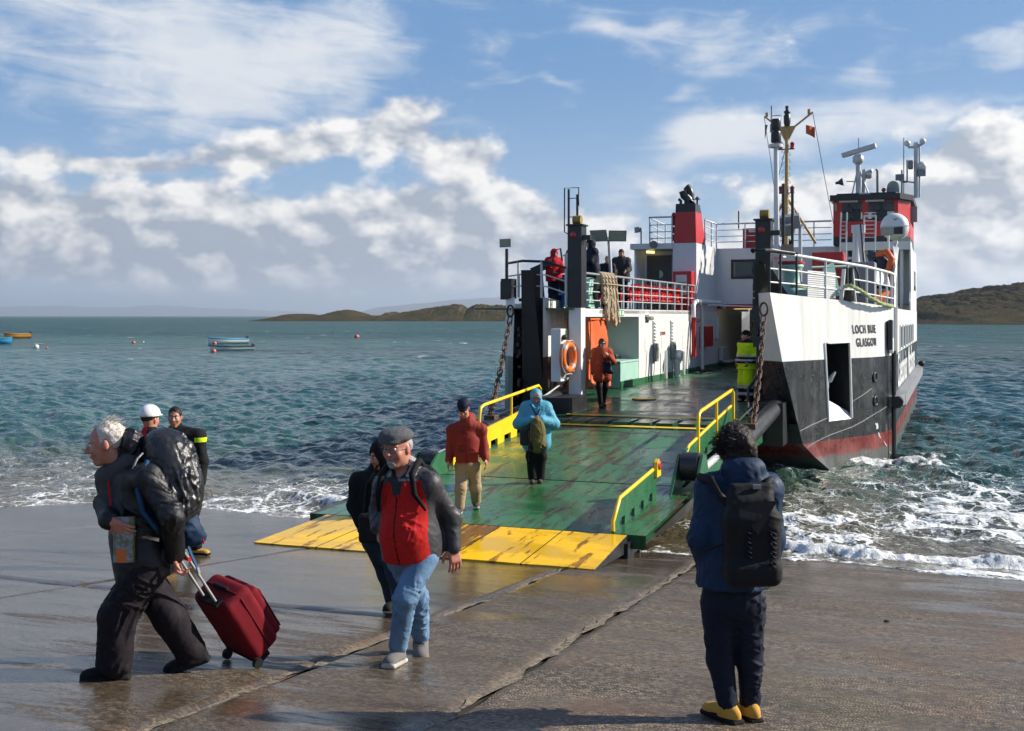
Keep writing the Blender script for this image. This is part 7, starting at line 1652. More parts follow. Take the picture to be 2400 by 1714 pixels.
# ---- hooded figure behind him -------------------------------------------------------
def hooded():
    D = 10.34; rt = px(897, 1425, D); rt.z = GZ(rt.x, rt.y); f = stand(rt, 1.63, -35, 'down', .06, (-20, -14))
    J = lambda x, y, dd=0.: px(x, y, D + dd)
    f.Hd = J(893, 1070, -.05); f.N = J(882, 1108); f.S = [J(842, 1130, .02), J(935, 1130, -.05)]; f.E = [J(832, 1185, .02), J(950, 1190, 0)]; f.W = [J(846, 1226, -.05), J(950, 1240, -.05)]; f.Ch = J(885, 1165); f.P = J(890, 1260)
    f.H = [J(878, 1275, .02), J(905, 1275, -.02)]; f.K = [J(905, 1345, .1), J(925, 1345, -.1)]; f.A = [J(918, 1412, .1), J(945, 1418, -.2)]; f.T = [Vector((-.2, -1, 0)), Vector((-.2, -1, 0))]
    for i in (0, 1): f.A[i].z = GZ(f.A[i].x, f.A[i].y) + .09
    simple_person('figure in black hooded coat and dark jeans walking behind the man in the flat cap', f, 'skin_ruddy', 'cloth_black', 'denim_dark', hair='hair_dark', hairkind=None, h=.0095, hood='up', hem=.74, coat_off=.036)
    bg = thing('shoulder_bag', 'black shoulder bag hanging beside the black hooded coat', 'bag', J(868, 1232, -.15)); b0 = bg.location.copy()
    sd = SD(); sd.box(b0 + Vector((0, 0, -.02)), [.10, .06, .13], .035); grow(sd, 'bag_body', .010, 'pack_black', bg, b0, folds(.006)); mb = MB(); mb.tube([Vector((-.06, 0, .1)), Vector((-.04, .03, .35)), Vector((.08, .05, .55))], .012, 6); mb.build('bag_strap', 'pack_black', bg)
    mb = MB(); mb.cyl(f.W[0] + Vector((.01, -.03, -.05)) - Vector((0, 0, 0)) - rt, f.W[0] + Vector((.01, -.045, -.055)) - rt, .011, n=10); 
hooded()
# ---- woman with the roll-top backpack, seen from behind ---------------------------------
def watcher():
    D = 6.74; J = lambda x, y, dd=0.: px(x, y, D + dd); f = Fig(); f.s = 1.0
    f.root = J(1705, 1680); f.root.z = GZ(f.root.x, f.root.y); f.F = Vector((-.30, 1, 0))
    f.Hd = J(1722, 1052, .04); f.hF = Vector((-.45, .88, -.06)); f.hU = Vector((0, 0, 1)); f.N = J(1738, 1110)
    f.S = [J(1668, 1150, .04), J(1796, 1148, -.02)]; f.Ch = J(1725, 1215, .0); f.P = J(1716, 1400, .0)
    f.E = [J(1648, 1262, -.02), J(1806, 1262, 0.)]; f.W = [J(1672, 1350, .16), J(1795, 1350, .20)]
    f.H = [J(1685, 1420, .0), J(1752, 1420, .0)]; f.K = [J(1688, 1545, .02), J(1758, 1545, .03)]; f.A = [J(1706, 1645, -.02), J(1757, 1640, .05)]; f.T = [Vector((-.55, .8, 0)), Vector((-.30, .95, 0))]
    for i in (0, 1): f.A[i].z = GZ(f.A[i].x, f.A[i].y) + .095
    p = start_person('person in navy jacket with dark windblown hair seen from behind, wearing a black backpack', f); Lt, F, U = axes_torso(f)
    sd = SD(); add_torso(sd, f, -.01); q, A = add_head(sd, f.Hd, f.hF, f.hU, 1.0); sd.cone(f.N - U * .04, f.Hd - Vector((0, 0, .03)), .058, .055, .03)
    for i in (0, 1): add_arm(sd, f, i, -.004); add_leg(sd, f, i, -.004); add_hand(sd, f.W[i], Vector((.3 if i == 0 else -.3, .5, -.8)), (1 if i == 0 else -1, 0, 0), -1 if i == 0 else 1, .5)
    grow(sd, 'body', .0075, 'skin_fair', p, f.root); face_bits(p, f.root, q, A, 1., 'hair_dark')
    # windblown hair
    sd = SD(); rnd = random.Random(9)
    sd.ell(q(0, -.02, .04), [.094, .108, .112], A, .04); sd.ell(q(0, -.04, -.055), [.084, .085, .090], A, .05)
    for k in range(22):
        th = rnd.uniform(0, 6.28); ph = rnd.uniform(-.8, 1.3); sd.ell(q(.088 * math.cos(th) * math.cos(ph), -.02 + .10 * math.sin(th) * math.cos(ph), .02 + .11 * math.sin(ph)), rnd.uniform(.018, .032), None, .03)
    sd.ell(q(0, .13, -.03), [.055, .09, .09], A, .02, True)
    V, F_ = sd.skin(.0065); N_ = vnormals(V, F_); rt = np.array(f.root); Q = V - rt
    V = V + N_ * (.012 * fbm(Q * np.array([20, 20, 11]), 3) + .006 * fbm(Q * 60, 2))[:, None]; link('hair', np_mesh('hair', V - rt, F_, 'hair_dark'), p)
    mb = MB(); wind = Vector((-1, -.1, .15))
    for k in range(1500):
        th = rnd.uniform(0, 6.28); ph = rnd.uniform(-.7, 1.45); n_ = (A[0] * math.cos(th) * math.cos(ph) + A[1] * math.sin(th) * math.cos(ph) + A[2] * math.sin(ph)); r0 = q(0, -.02, .02) + n_ * .098
        tdir = unit(n_.cross(Vector((rnd.uniform(-1, 1), rnd.uniform(-1, 1), rnd.uniform(-.3, 1))))); ln = rnd.uniform(.025, .065)
        p1 = r0 + (tdir * .6 + n_ * .35 + wind * .25) * ln * .6; p2 = p1 + (tdir * .5 + wind * .7 + n_ * .2) * ln * .6
        mb.tube([r0 - f.root, p1 - f.root, p2 - f.root], [.0019, .0015, .0005], 3, caps=False)
    tag(mb.build('hair_wisps', 'hair_dark', p), kind='stuff')
    # jacket with its hood lying down
    sd = SD(); add_torso(sd, f, .034, 1.0, .02, .07); sd.cone(J(1722, 1290), J(1716, 1375), .182, .188, .08); sd.cut(J(1716, 1372), (0, 0, -1))
    add_arm(sd, f, 0, .032, .98, .04, (.058, .050, .040)); add_arm(sd, f, 1, .030, .98, .04, (.056, .048, .038))
    sd.cone(J(1738, 1120), J(1738, 1088), .095, .088, .04); sd.ell(J(1742, 1098, -.06), [.128, .09, .075], None, .04); sd.ell(J(1748, 1132, -.10), [.10, .05, .075], None, .04); sd.ell(J(1742, 1070, -.03), [.075, .06, .07], None, .02, True)
    def fd(P): b_ = folds(.012, 8, 11, 1.)(P); z = P[:, 2] + f.root.z; hz = J(1740, 1110).z; w_ = np.clip(1 - np.abs(z - hz) / .12, 0, 1); return b_ + w_ * .012 * fbm(P * np.array([22, 22, 9]) + 4, 3)
    grow(sd, 'jacket', .0075, 'navy_shell', p, f.root, fd)
    sd = SD(); sd.ell(f.P - U * .0, [.175, .14, .17], (Lt, F, U), .06)
    add_leg(sd, f, 0, .010, (.094, .066, .046), .03, .97); add_leg(sd, f, 1, .010, (.094, .066, .046), .03, .97)
    grow(sd, 'trousers', .008, 'navy_dark', p, f.root, folds(.013, 8, 13, 7.))
    for i in (0, 1):
        o = shoe(f, i, p, ['ochre_suede', 'sole_black'], 1.08, 0., .0075)
        mb = MB(); T = unit(f.T[i]); Rt = unit(T.cross(Vector((0, 0, 1)))); sg = -1
        mb.prism([f.A[i] + Rt * .047 * sg + T * .0 + Vector((0, 0, -.045)) - f.root, f.A[i] + Rt * .050 * sg + T * .09 + Vector((0, 0, -.058)) - f.root, f.A[i] + Rt * .050 * sg + T * .09 + Vector((0, 0, -.068)) - f.root, f.A[i] + Rt * .048 * sg - T * .01 + Vector((0, 0, -.055)) - f.root], Rt * sg * .004); mb.build('shoe_stripe', 'cloth_black', o)
    # backpack
    bp = thing('backpack', 'black roll top backpack worn over the navy jacket', 'backpack', f.root)
    c0 = J(1762, 1255, -.235); ax = (unit(Vector((1, .05, 0))), Vector((-.05, 1, 0)), Vector((0, 0, 1)))
    sd = SD(); sd.box(c0 + Vector((.0, 0, -.06)), [.155, .085, .205], .06, ax, .05); sd.box(c0 + Vector((-.01, 0, .12)), [.125, .072, .12], .055, ax, .06); sd.box(c0 + Vector((-.005, .01, .245)), [.125, .03, .045], .025, ax, .05); sd.box(c0 + Vector((0, -.02, -.20)), [.152, .088, .07], .05, ax, .03)
    grow(sd, 'pack_body', .0075, 'pack_black', bp, f.root, lambda P: folds(.010, 7, 6, 3.)(P) * np.clip((P[:, 2] - (c0.z - f.root.z) + .1) / .2, .15, 1))
    c1 = c0 - f.root
    mb = MB(); mb.prism([c1 + Vector((-.125, -.060, .20)), c1 + Vector((.125, -.055, .20)), c1 + Vector((.012, -.098, .02))], (0, -.012, 0)); mb.build('roll_flap', 'pack_black', bp)
    for x, n_ in ((-.035, 3), (.098, 4)):
        for k in range(n_):
            mb = MB(); mb.tube([c1 + Vector((x - .016, -.090, .035 - k * .052)), c1 + Vector((x, -.112, .03 - k * .052)), c1 + Vector((x + .018, -.088, .02 - k * .052))], .006, 5); mb.tube([c1 + Vector((x - .016, -.090, .025 - k * .052)), c1 + Vector((x, -.112, .0 - k * .052)), c1 + Vector((x + .018, -.088, .0 - k * .052))], .006, 5); mb.build('webbing_loop', 'navy_dark', bp)
    for pts in ([(1640, 1118, .02), (1668, 1125, -.14), (1690, 1165, -.17), (1702, 1182, -.19)], [(1815, 1120, .02), (1800, 1130, -.13), (1785, 1165, -.18), (1780, 1180, -.19)]):
        mb = MB(); mb.tube([J(a_, b_, c_) - f.root for a_, b_, c_ in pts], [.024, .026, .024, .018], 8); mb.build('shoulder_strap', 'pack_black', bp)
    mb = MB(); mb.tube([J(1652, 1290, -.15) - f.root, J(1680, 1280, -.19) - f.root, J(1712, 1268, -.24) - f.root], .009, 6); mb.build('side_strap', 'pack_black', bp)
    mb = MB(); mb.obox(c1 + Vector((.045, -.092, -.165)), (.018, 0, 0), (0, .003, 0), (0, 0, .028)); mb.build('logo_patch', 'cloth_charcoal', bp)
    mb = MB(); mb.box(c1 + Vector((.0, -.04, .262)), c1 + Vector((.045, -.025, .285))); mb.build('top_buckle', 'grey_paint', bp)
watcher()
# ---- man in the rust coat and woman in the blue anorak on the ramp ----------------------------
def rust_man():
    D = 17.35; J = lambda x, y, dd=0.: px(x, y, D + dd); rt = J(1098, 1195); rt.z = ramp_w(rt.x, rt.y); f = stand(rt, 1.78, 0, 'down', .03, (-4, -38), 0.)
    f.Hd = J(1086, 958, -.08); f.N = J(1096, 985); f.S = [J(1060, 1010, .02), J(1128, 1008, .02)]; f.Ch = J(1094, 1035); f.P = J(1095, 1090)
    f.E = [J(1056, 1048, .05), J(1134, 1047, .03)]; f.W = [J(1050, 1066 + 8, -.03), J(1138, 1064 + 8, -.03)]
    f.W = [J(1052, 1080, -.03), J(1138, 1076, -.05)]
    f.H = [J(1083, 1098), J(1110, 1098)]; f.K = [J(1080, 1145, -.12), J(1114, 1143, .08)]; f.A = [J(1077, 1190, -.15), J(1116, 1178, .25)]
    for i in (0, 1): f.A[i].z = ramp_w(f.A[i].x, f.A[i].y) + .10
    f.T = [Vector((-.05, -1, 0)), Vector((.05, -1, 0))]
    def hat(p, f, q, A):
        sd = SD(); sd.ell(q(0, -.02, .072), [.094, .115, .078], A, .03); sd.ell(q(0, .085, .055), [.066, .05, .016], A, .03); sd.cut(q(0, 0, .04), -A[2]); grow(sd, 'cap', .009, 'navy_dark', p, f.root)
    p, q, A = simple_person('man in navy cap and dark red coat with khaki trousers walking down the ramp', f, 'skin_ruddy', 'coat_rust', 'khaki', ('shoe_brown', 'sole_pale'), 'hair_dark', 'short', hat, .010, .032, .80, .014, 1.0, hood='down', leg_r=(.092, .068, .060))
    Lt, F, U = axes_torso(f)
    for x, z, w_, h_ in ((-.09, -.22, .075, .075), (.09, -.22, .075, .075), (-.085, .04, .06, .07)):
        mb = MB(); mb.obox(f.Ch + Lt * x + F * .165 + U * z - f.root, Lt * w_, F * .012, U * h_); pk = mb.build('pocket', 'coat_rust', p); mb = MB(); mb.obox(f.Ch + Lt * x + F * .178 + U * (z + h_ * .7) - f.root, Lt * (w_ + .006), F * .008, U * h_ * .35); mb.build('pocket_flap', 'coat_rust', pk)
    mb = MB(); mb.bar(f.Ch + F * .162 + U * .2 - f.root, f.Ch + F * .160 - U * .30 - f.root, .03, .012, up=F); mb.build('coat_placket', 'coat_rust', p)
rust_man()
def anorak_woman():
    D = 19.45; J = lambda x, y, dd=0.: px(x, y, D + dd); rt = J(1257, 1100); rt.z = ramp_w(rt.x, rt.y); rt.y = rt.y; f = stand(rt, 1.53, -3, 'front', .05, (0, -30), .04, .07)
    f.root.z = ramp_w(rt.x, rt.y); f.E = [f.Ch + Vector((-.30, -.05, -.13)), f.Ch + Vector((.30, -.05, -.13))]; f.W = [f.Ch + Vector((-.07, -.24, -.05)), f.Ch + Vector((.07, -.24, -.05))]
    p, q, A = simple_person('woman in hooded pale blue anorak looking down on the ramp', f, 'skin_ruddy', 'anorak_blue', 'cloth_black', ('shoe_brown', 'shoe_brown'), 'hair_grey', None, None, .011, .062, .56, .03, 1.12, hood='up')
    sd = SD(); sd.ell(q(0, .035, .055), [.088, .085, .075], A, .02); sd.ell(q(0, .115, -.02), [.052, .06, .085], A, .02, True); V, F_ = sd.skin(.008); N_ = vnormals(V, F_); r0 = np.array(f.root); link('fringe', np_mesh('fringe', V + N_ * (.012 * fbm((V - r0) * 40, 3))[:, None] - r0, F_, 'hair_grey'), p)
    mb = MB(); mb.tube([f.N + Vector((-.10, -.10, 0)) - f.root, f.Ch + Vector((.0, -.20, .02)) - f.root, f.N + Vector((.10, -.10, 0)) - f.root], .016, 6); mb.build('neck_strap', 'cloth_black', p)
    bg = thing('rucksack', 'olive and black rucksack held in front by the woman in the blue anorak', 'rucksack', f.Ch + Vector((0, -.30, -.28))); b0 = bg.location.copy()
    sd = SD(); sd.ell(b0 + Vector((0, 0, .02)), [.15, .11, .26], None, .05); sd.ell(b0 + Vector((.02, -.02, -.16)), [.15, .11, .15], None, .05); grow(sd, 'pack_body', .011, ['olive_pack', 'pack_black'], bg, b0, folds(.018, 8, 8, 2.), lambda C: np.where(vnoise(C * 9 + 3) > .5, 1, 0))
    mb = MB(); mb.tube([(-.1, -.1, .2), (-.12, -.14, -.1), (-.14, -.1, -.42)], .014, 6); mb.build('pack_strap', 'pack_black', bg); mb = MB(); mb.tube([(.06, -.12, .22), (.1, -.15, 0), (.05, -.14, -.2)], .010, 6); mb.build('pack_cord', 'olive_pack', bg)
    sd = SD(); sd.box(b0 + Vector((-.20, .02, -.04)), [.075, .07, .14], .04); grow(sd, 'side_pouch', .011, 'cloth_charcoal', bg, b0)
anorak_woman()
# ---- woman in the orange coat and the deck hand -------------------------------------------------
def on_deck(X, u): p = ship_w(X, u, deck_z(u)); return p
def deck_people():
    rt = on_deck(-1.86, 29.9); f = stand(rt, 1.66, 8, 'down', .0, (6, -4), .16, .07); Lt, F = f.Lt, f.F
    f.E[1] = f.Ch + Lt * .26 + F * .08 + Vector((0, 0, -.10)); f.W[1] = f.Ch + Lt * .10 + F * .26 + Vector((0, 0, .06))
    def hat(p, f, q, A):
        mb = MB()
        for x in (-1, 1): mb.sphere(q(x * .033, .108, .014) - f.root, [.027, .010, .019], 8)
        mb.tube([q(-.07, .05, .02) - f.root, q(-.03, .112, .02) - f.root, q(.03, .112, .02) - f.root, q(.07, .05, .02) - f.root], .004, 5); mb.build('sunglasses', 'eye_dark', p)
    p, q, A = simple_person('woman in long orange coat and sunglasses standing on the car deck', f, 'skin_fair', 'coat_orange', 'cloth_black', ('shoe_brown', 'sole_black'), 'hair_brown', 'bob', hat, .013, .045, .62, .016, 1.05, hood='down', hair_scale=1.0)
    bg = thing('shoulder_bag', 'black bag hanging in front of the orange coat', 'bag', f.Ch + Lt * .08 + F * .22 + Vector((0, 0, -.22))); b0 = bg.location.copy(); sd = SD(); sd.box(b0, [.10, .055, .15], .04, None); sd.ell(b0 + Vector((.08, -.02, -.12)), [.09, .06, .06], None, .04); grow(sd, 'bag_body', .012, 'navy_dark', bg, b0, folds(.01)); mb = MB(); mb.tube([(-.05, 0, .12), (-.12, .08, .34), (-.16, .16, .44)], .016, 6); mb.build('bag_strap', 'pack_black', bg)
    # deck hand
    rt = on_deck(1.66, 31.6); f = stand(rt, 1.76, -55, 'pockets', .0, (-35, 0), .0, .12); z0 = f.root.z
    def bands(C):
        z = C[:, 2]; m_ = np.zeros(len(C), int); m_[(z > 1.47) | ((z > .96) & (z < 1.12))] = 1; m_[((z > 1.12) & (z < 1.165)) | ((z > 1.02) & (z < 1.06))] = 2; return m_
    f.leg_fn = lambda C: np.where(((C[:, 2] > .34) & (C[:, 2] < .42)) | ((C[:, 2] > .17) & (C[:, 2] < .24)), 2, np.where(C[:, 2] < .34, np.where(C[:, 2] < .17, 1, 1), 0))
    simple_person('deck hand in yellow high visibility suit and black beanie leaning by the near bow', f, 'skin_fair', None, ['hivis', 'cloth_black', 'reflect_tape'], ('ochre_suede', 'sole_black'), 'hair_brown', 'short', beanie('cloth_black'), .012, .05, .80, .045, 1.1, coat_mats=['hivis', 'navy_dark', 'reflect_tape'], coat_fn=bands, leg_r=(.095, .075, .070))
deck_people()
# ---- passengers on the far upper deck ---------------------------------------------------------
def deck_passengers():
    def at(X, u): return ship_w(X, u, 4.16)
    f = stand(at(-3.45, 30.6), 1.50, 20, 'rail', .05, (0, -10)); simple_person('passenger in bright red hood and red coat behind the far rail', f, 'skin_fair', 'red_wool', 'denim_dark', hair='hair_brown', hairkind=None, h=.016, hood='up', coat_off=.045)
    f = stand(at(-3.3, 32.3), 1.66, -40, 'rail', .08, (-10, -12)); simple_person('passenger in white knitted hat and black jacket by the guide post', f, 'skin_fair', 'cloth_black', 'navy_dark', hair='hair_fair', hat=beanie('white_wool'), h=.016)
    def capfn(p, f, q, A):
        sd = SD(); sd.ell(q(0, .11, .058), [.062, .07, .012], A, .02); grow(sd, 'cap_peak', .010, 'navy_dark', p, f.root)
        mb = MB()
        for x in (-1, 1): mb.cyl(q(x * .11, -.02, -.01) - f.root, q(x * .135, -.02, -.01) - f.root, .05, n=12)
        mb.build('hood_toggle', 'cloth_charcoal', p)
    f = stand(at(-3.2, 33.5), 1.93, -75, 'rail', .05, (0, 0)); simple_person('tall man in peaked cap and dark hood facing left at the far rail', f, 'skin_ruddy', 'navy_dark', 'denim_dark', hair='hair_dark', hairkind='short', hat=capfn, h=.016, hood='up', coat_off=.05, bulk=1.08)
    f = stand(at(-3.15, 34.9), 1.52, -10, 'down', .0, (10, -10)); simple_person('girl with fair hair in dark jacket beside the lamp post', f, 'skin_fair', 'navy_dark', 'cloth_black', hair='hair_fair', hairkind='short', h=.016)
    f = stand(at(-3.2, 36.7), 1.80, -8, 'rail', .05, (-12, -18))
    p, q, A = simple_person('bearded man in open dark jacket leaning at the far rail', f, 'skin_tan', 'cloth_charcoal', 'navy_dark', hair='hair_dark', hairkind='short', h=.015, coat_off=.05, bulk=1.1, hood='down')
    sd = SD(); sd.ell(q(0, .062, -.085), [.058, .05, .055], A); sd.ell(q(0, .125, -.052), [.03, .03, .02], A, .01, True); grow(sd, 'beard', .010, 'hair_dark', p, f.root)
deck_passengers()
# ---- crew in the wheelhouse -----------------------------------------------------------------------
for k, (X, lab) in enumerate(((4.05, 'crew member in yellow high visibility jacket behind the right wheelhouse window'), (2.82, 'crew member in yellow high visibility jacket behind the left wheelhouse window'))):
    f = stand(ship_w(X, 49.5 if k == 0 else 49.8, 6.55), 1.80, 5, 'front', .0, (0, -8)); simple_person(lab, f, 'skin_ruddy', None, 'navy_dark', hair='hair_grey' if k == 0 else 'hair_dark', h=.018, coat_mats=['hivis', 'navy_dark'], coat_fn=lambda C: np.where(C[:, 2] > 1.48, 1, 0), legs=False)
# ---- two men at the water's edge beyond the old man ---------------------------------------------
def edge_men():
    rt = px(372, 1352, 12.4); rt.z = GZ(rt.x, rt.y); f = stand(rt, 1.70, 165, 'down', 0., (-8, 0)); 
    def helmet(p, f, q, A):
        sd = SD(); sd.ell(q(0, -.01, .065), [.105, .125, .108], A, .02); sd.cut(q(0, 0, .045), -A[2]); sd.ell(q(0, .11, .052), [.075, .045, .012], A, .02); o = grow(sd, 'helmet', .009, 'helmet_white', p, f.root)
        mb = MB(); mb.tube([q(x, y, .055) - f.root for x, y in ((-.106, 0), (-.085, -.085), (0, -.132), (.085, -.085), (.106, 0))], .008, 6); mb.build('helmet_rim', 'helmet_white', o)
    f.Hd = px(352, 985, 12.4) + Vector((0, 0, 0)); f.N = f.Hd + Vector((0, -.03, -.15))
    simple_person('man in white safety helmet and dark jacket with his back turned, beyond the old man', f, 'skin_ruddy', None, 'navy_dark', ('ochre_suede', 'sole_black'), 'hair_brown', 'short', helmet, .011, .04, .8, coat_mats=['cloth_black', 'jacket_red'], coat_fn=lambda C: np.where((C[:, 2] > 1.44) & (C[:, 0] < -.09), 1, 0))
    rt = px(432, 1312, 14.1); rt.z = GZ(rt.x, rt.y); f = stand(rt, 1.74, -12, 'down', 0., (0, -2), feet=.16); f.T = [Vector((.5, -.8, 0)), Vector((1, -.3, 0))]
    f.Hd = px(410, 980, 14.1); f.hF = Vector((.10, -1, -.03)); f.N = f.Hd + Vector((.01, .03, -.15))
    simple_person('short haired man in dark jacket facing the camera beyond the old man', f, 'skin_tan', None, 'cloth_black', ('ochre_suede', 'sole_black'), 'hair_dark', 'short', None, .011, .04, .8, coat_mats=['cloth_black', 'hivis'], coat_fn=lambda C: np.where((C[:, 0] > .15) & (C[:, 2] > 1.36) & (C[:, 2] < 1.41), 1, 0))
edge_men()

# ================================================================== loose things on and round the ferry
lb = thing('lifebuoy', 'orange lifebuoy hanging on the white cabinet by the side opening', 'lifebuoy', ship_w(-2.50, 28.98, 2.88) - Vector((0, 0, .42)), -TH - R(8))
def ring_mesh(Rm, r, a0, a1, n, m, M, mb):
    vs = []; 
    for i in range(n + 1):
        t = a0 + (a1 - a0) * i / n
        for k in range(m): p = 2 * math.pi * k / m; vs.append(M @ Vector(((Rm + r * math.cos(p)) * math.cos(t), (Rm + r * math.cos(p)) * math.sin(t), r * math.sin(p))))
    mb.raw(vs, [(i * m + k, i * m + (k + 1) % m, (i + 1) * m + (k + 1) % m, (i + 1) * m + k) for i in range(n) for k in range(m)], 0, True)
Mx = Matrix.Rotation(R(90), 3, 'Y'); cz = Vector((0, 0, .42))
mb = MB(); ring_mesh(.31, .085, 0, 2 * math.pi, 40, 14, Mx, mb); mb.v = [tuple(Vector(v) + cz) for v in mb.v]; mb.build('buoy_ring', 'orange_plastic', lb)
for k in range(4):
    mb = MB(); a = math.pi / 4 + k * math.pi / 2; ring_mesh(.31, .088, a - .13, a + .13, 4, 14, Mx, mb); mb.v = [tuple(Vector(v) + cz) for v in mb.v]; mb.build('reflective_band', 'reflect_tape', lb)
mb = MB(); mb.tube([cz + Mx @ Vector(((.40 + (.04 if i % 4 else 0)) * math.cos(t), (.40 + (.04 if i % 4 else 0)) * math.sin(t), .03)) for i, t in enumerate(np.linspace(0, 2 * math.pi, 17)[:-1])], .010, 6, closed=True); mb.build('grab_line', 'white_wool', lb)

def rope_strands(pts_list, r, mat, name, parent, root):
    for pts in pts_list:
        P = [Vector(p) for p in pts]; fine = []
        for i in range(len(P) - 1):
            for k in range(6): fine.append(P[i].lerp(P[i + 1], k / 6))
        fine.append(P[-1]); 
        for s_ in range(3):
            mb = MB(); q = []
            for i, p in enumerate(fine): a = i * .9 + s_ * 2.094; q.append(p + Vector((math.cos(a), math.sin(a) * .6, math.sin(a) * .8)) * r * .55 - root)
            mb.tube(q, r * .62, 6); mb.build(name, mat, parent)
rp = thing('mooring_rope', 'thick tan mooring rope looped over the far rail', 'rope', ship_w(-2.47, 32.4, 4.16), 0)
r0 = rp.location.copy(); lst = []; rnd = random.Random(3)
for k in range(8):
    u = 31.7 + k * .17; lo = 4.45 - .45 * (k % 3 == 1) - rnd.random() * .25 - (.45 if k in (5, 6) else 0); sx = .06 + .03 * (k % 2)
    lst.append([ship_w(WX - .10, u, 4.65 + .1 * rnd.random()), ship_w(WX - .06, u + .02, 5.05), ship_w(WX + .0, u + .03, 5.17), ship_w(WX + sx, u + .04, 5.05), ship_w(WX + sx, u + .10, 4.75), ship_w(WX + sx, u + .16 + .02 * k, lo), ship_w(WX + sx - .0, u + .25 + .02 * k, lo - .08), ship_w(WX + sx, u + .3, lo + .15), ship_w(WX + sx - .02, u + .15, 4.8)])
rope_strands(lst, .052, 'rope_tan', 'rope_loop', rp, r0)
mb = MB(); mb.tube([ship_w(WX + .16, u, 4.85) - r0 for u in np.linspace(31.7, 33.2, 6)], .018, 6); mb.build('rope_lashing', 'rope_tan', rp)
rp2 = thing('mooring_line', 'green and yellow mooring line led through the fairlead on the near bow', 'rope', ship_w(4.45, 30.7, 4.7)); r0 = rp2.location.copy()
rope_strands([[ship_w(4.2, 31.0, 4.72), ship_w(4.42, 30.66, 4.72), ship_w(4.62, 30.9, 4.62), ship_w(4.85, 31.45, 4.42), ship_w(5.08, 32.1, 4.28), ship_w(5.22, 32.8, 4.24), ship_w(5.28, 33.6, 4.22), ship_w(5.2, 34.2, 4.22)]], .05, 'rope_green', 'line_strand', rp2, r0)
# rescue boat on the near deck
rbp = ship_w(4.35, 39.6, 4.16); rb = thing('rescue_boat', 'orange and white rescue boat stowed under the davit on the near deck', 'rescue boat', rbp, -TH)
mb = MB(); rows = []
for t in np.linspace(-1, 1, 11):
    w_ = .52 * (1 - abs(t) ** 3 * .55); rows.append([(w_ * math.cos(a), t * 1.5, .55 - .5 * math.sin(a) * (1 - .2 * t * t)) for a in np.linspace(0, math.pi, 9)])
mb.grid(rows, smooth=True); mb.raw([rows[0][k] for k in range(9)], [tuple(range(9))]); mb.build('boat_hull', 'orange_plastic', rb)
mb = MB(); rows = []
for t in np.linspace(-1, 1, 11):
    w_ = .54 * (1 - abs(t) ** 3 * .5); rows.append([(w_ * math.cos(a), t * 1.42, .70 + .62 * math.sin(a) * math.sqrt(max(0, 1 - (t * .93) ** 2))) for a in np.linspace(0, math.pi, 10)])
mb.grid([r[::-1] for r in rows], smooth=True); mb.build('boat_cover', 'white_paint', rb)
mb = MB(); mb.tube([(.55 * (1 if k < 9 else -1) * 1., y, .64) for k, y in enumerate(np.linspace(-1.3, 1.3, 9))], .05, 6); mb.tube([(-.55, y, .64) for y in np.linspace(-1.3, 1.3, 9)], .05, 6); mb.tube([(-.55, -1.3, .64), (0, -1.55, .64), (.55, -1.3, .64)], .05, 6); mb.build('boat_fender', 'black_rubber', rb)
mb = MB()
for sx in (-1, 1): mb.raw([(0, -1.49, .95), (sx * .07, -1.49, 1.0), (sx * .14, -1.48, 1.05), (sx * .07, -1.49, 1.045), (0, -1.49, 1.01)], [(0, 1, 2, 3, 4) if sx > 0 else (4, 3, 2, 1, 0)])
mb.build('boat_emblem', 'emblem_navy', rb)
mb = MB()
for y in (-.9, .9): mb.box((-.4, y - .06, -.02), (.4, y + .06, .2))
mb.build('boat_cradle', 'grey_paint', rb)

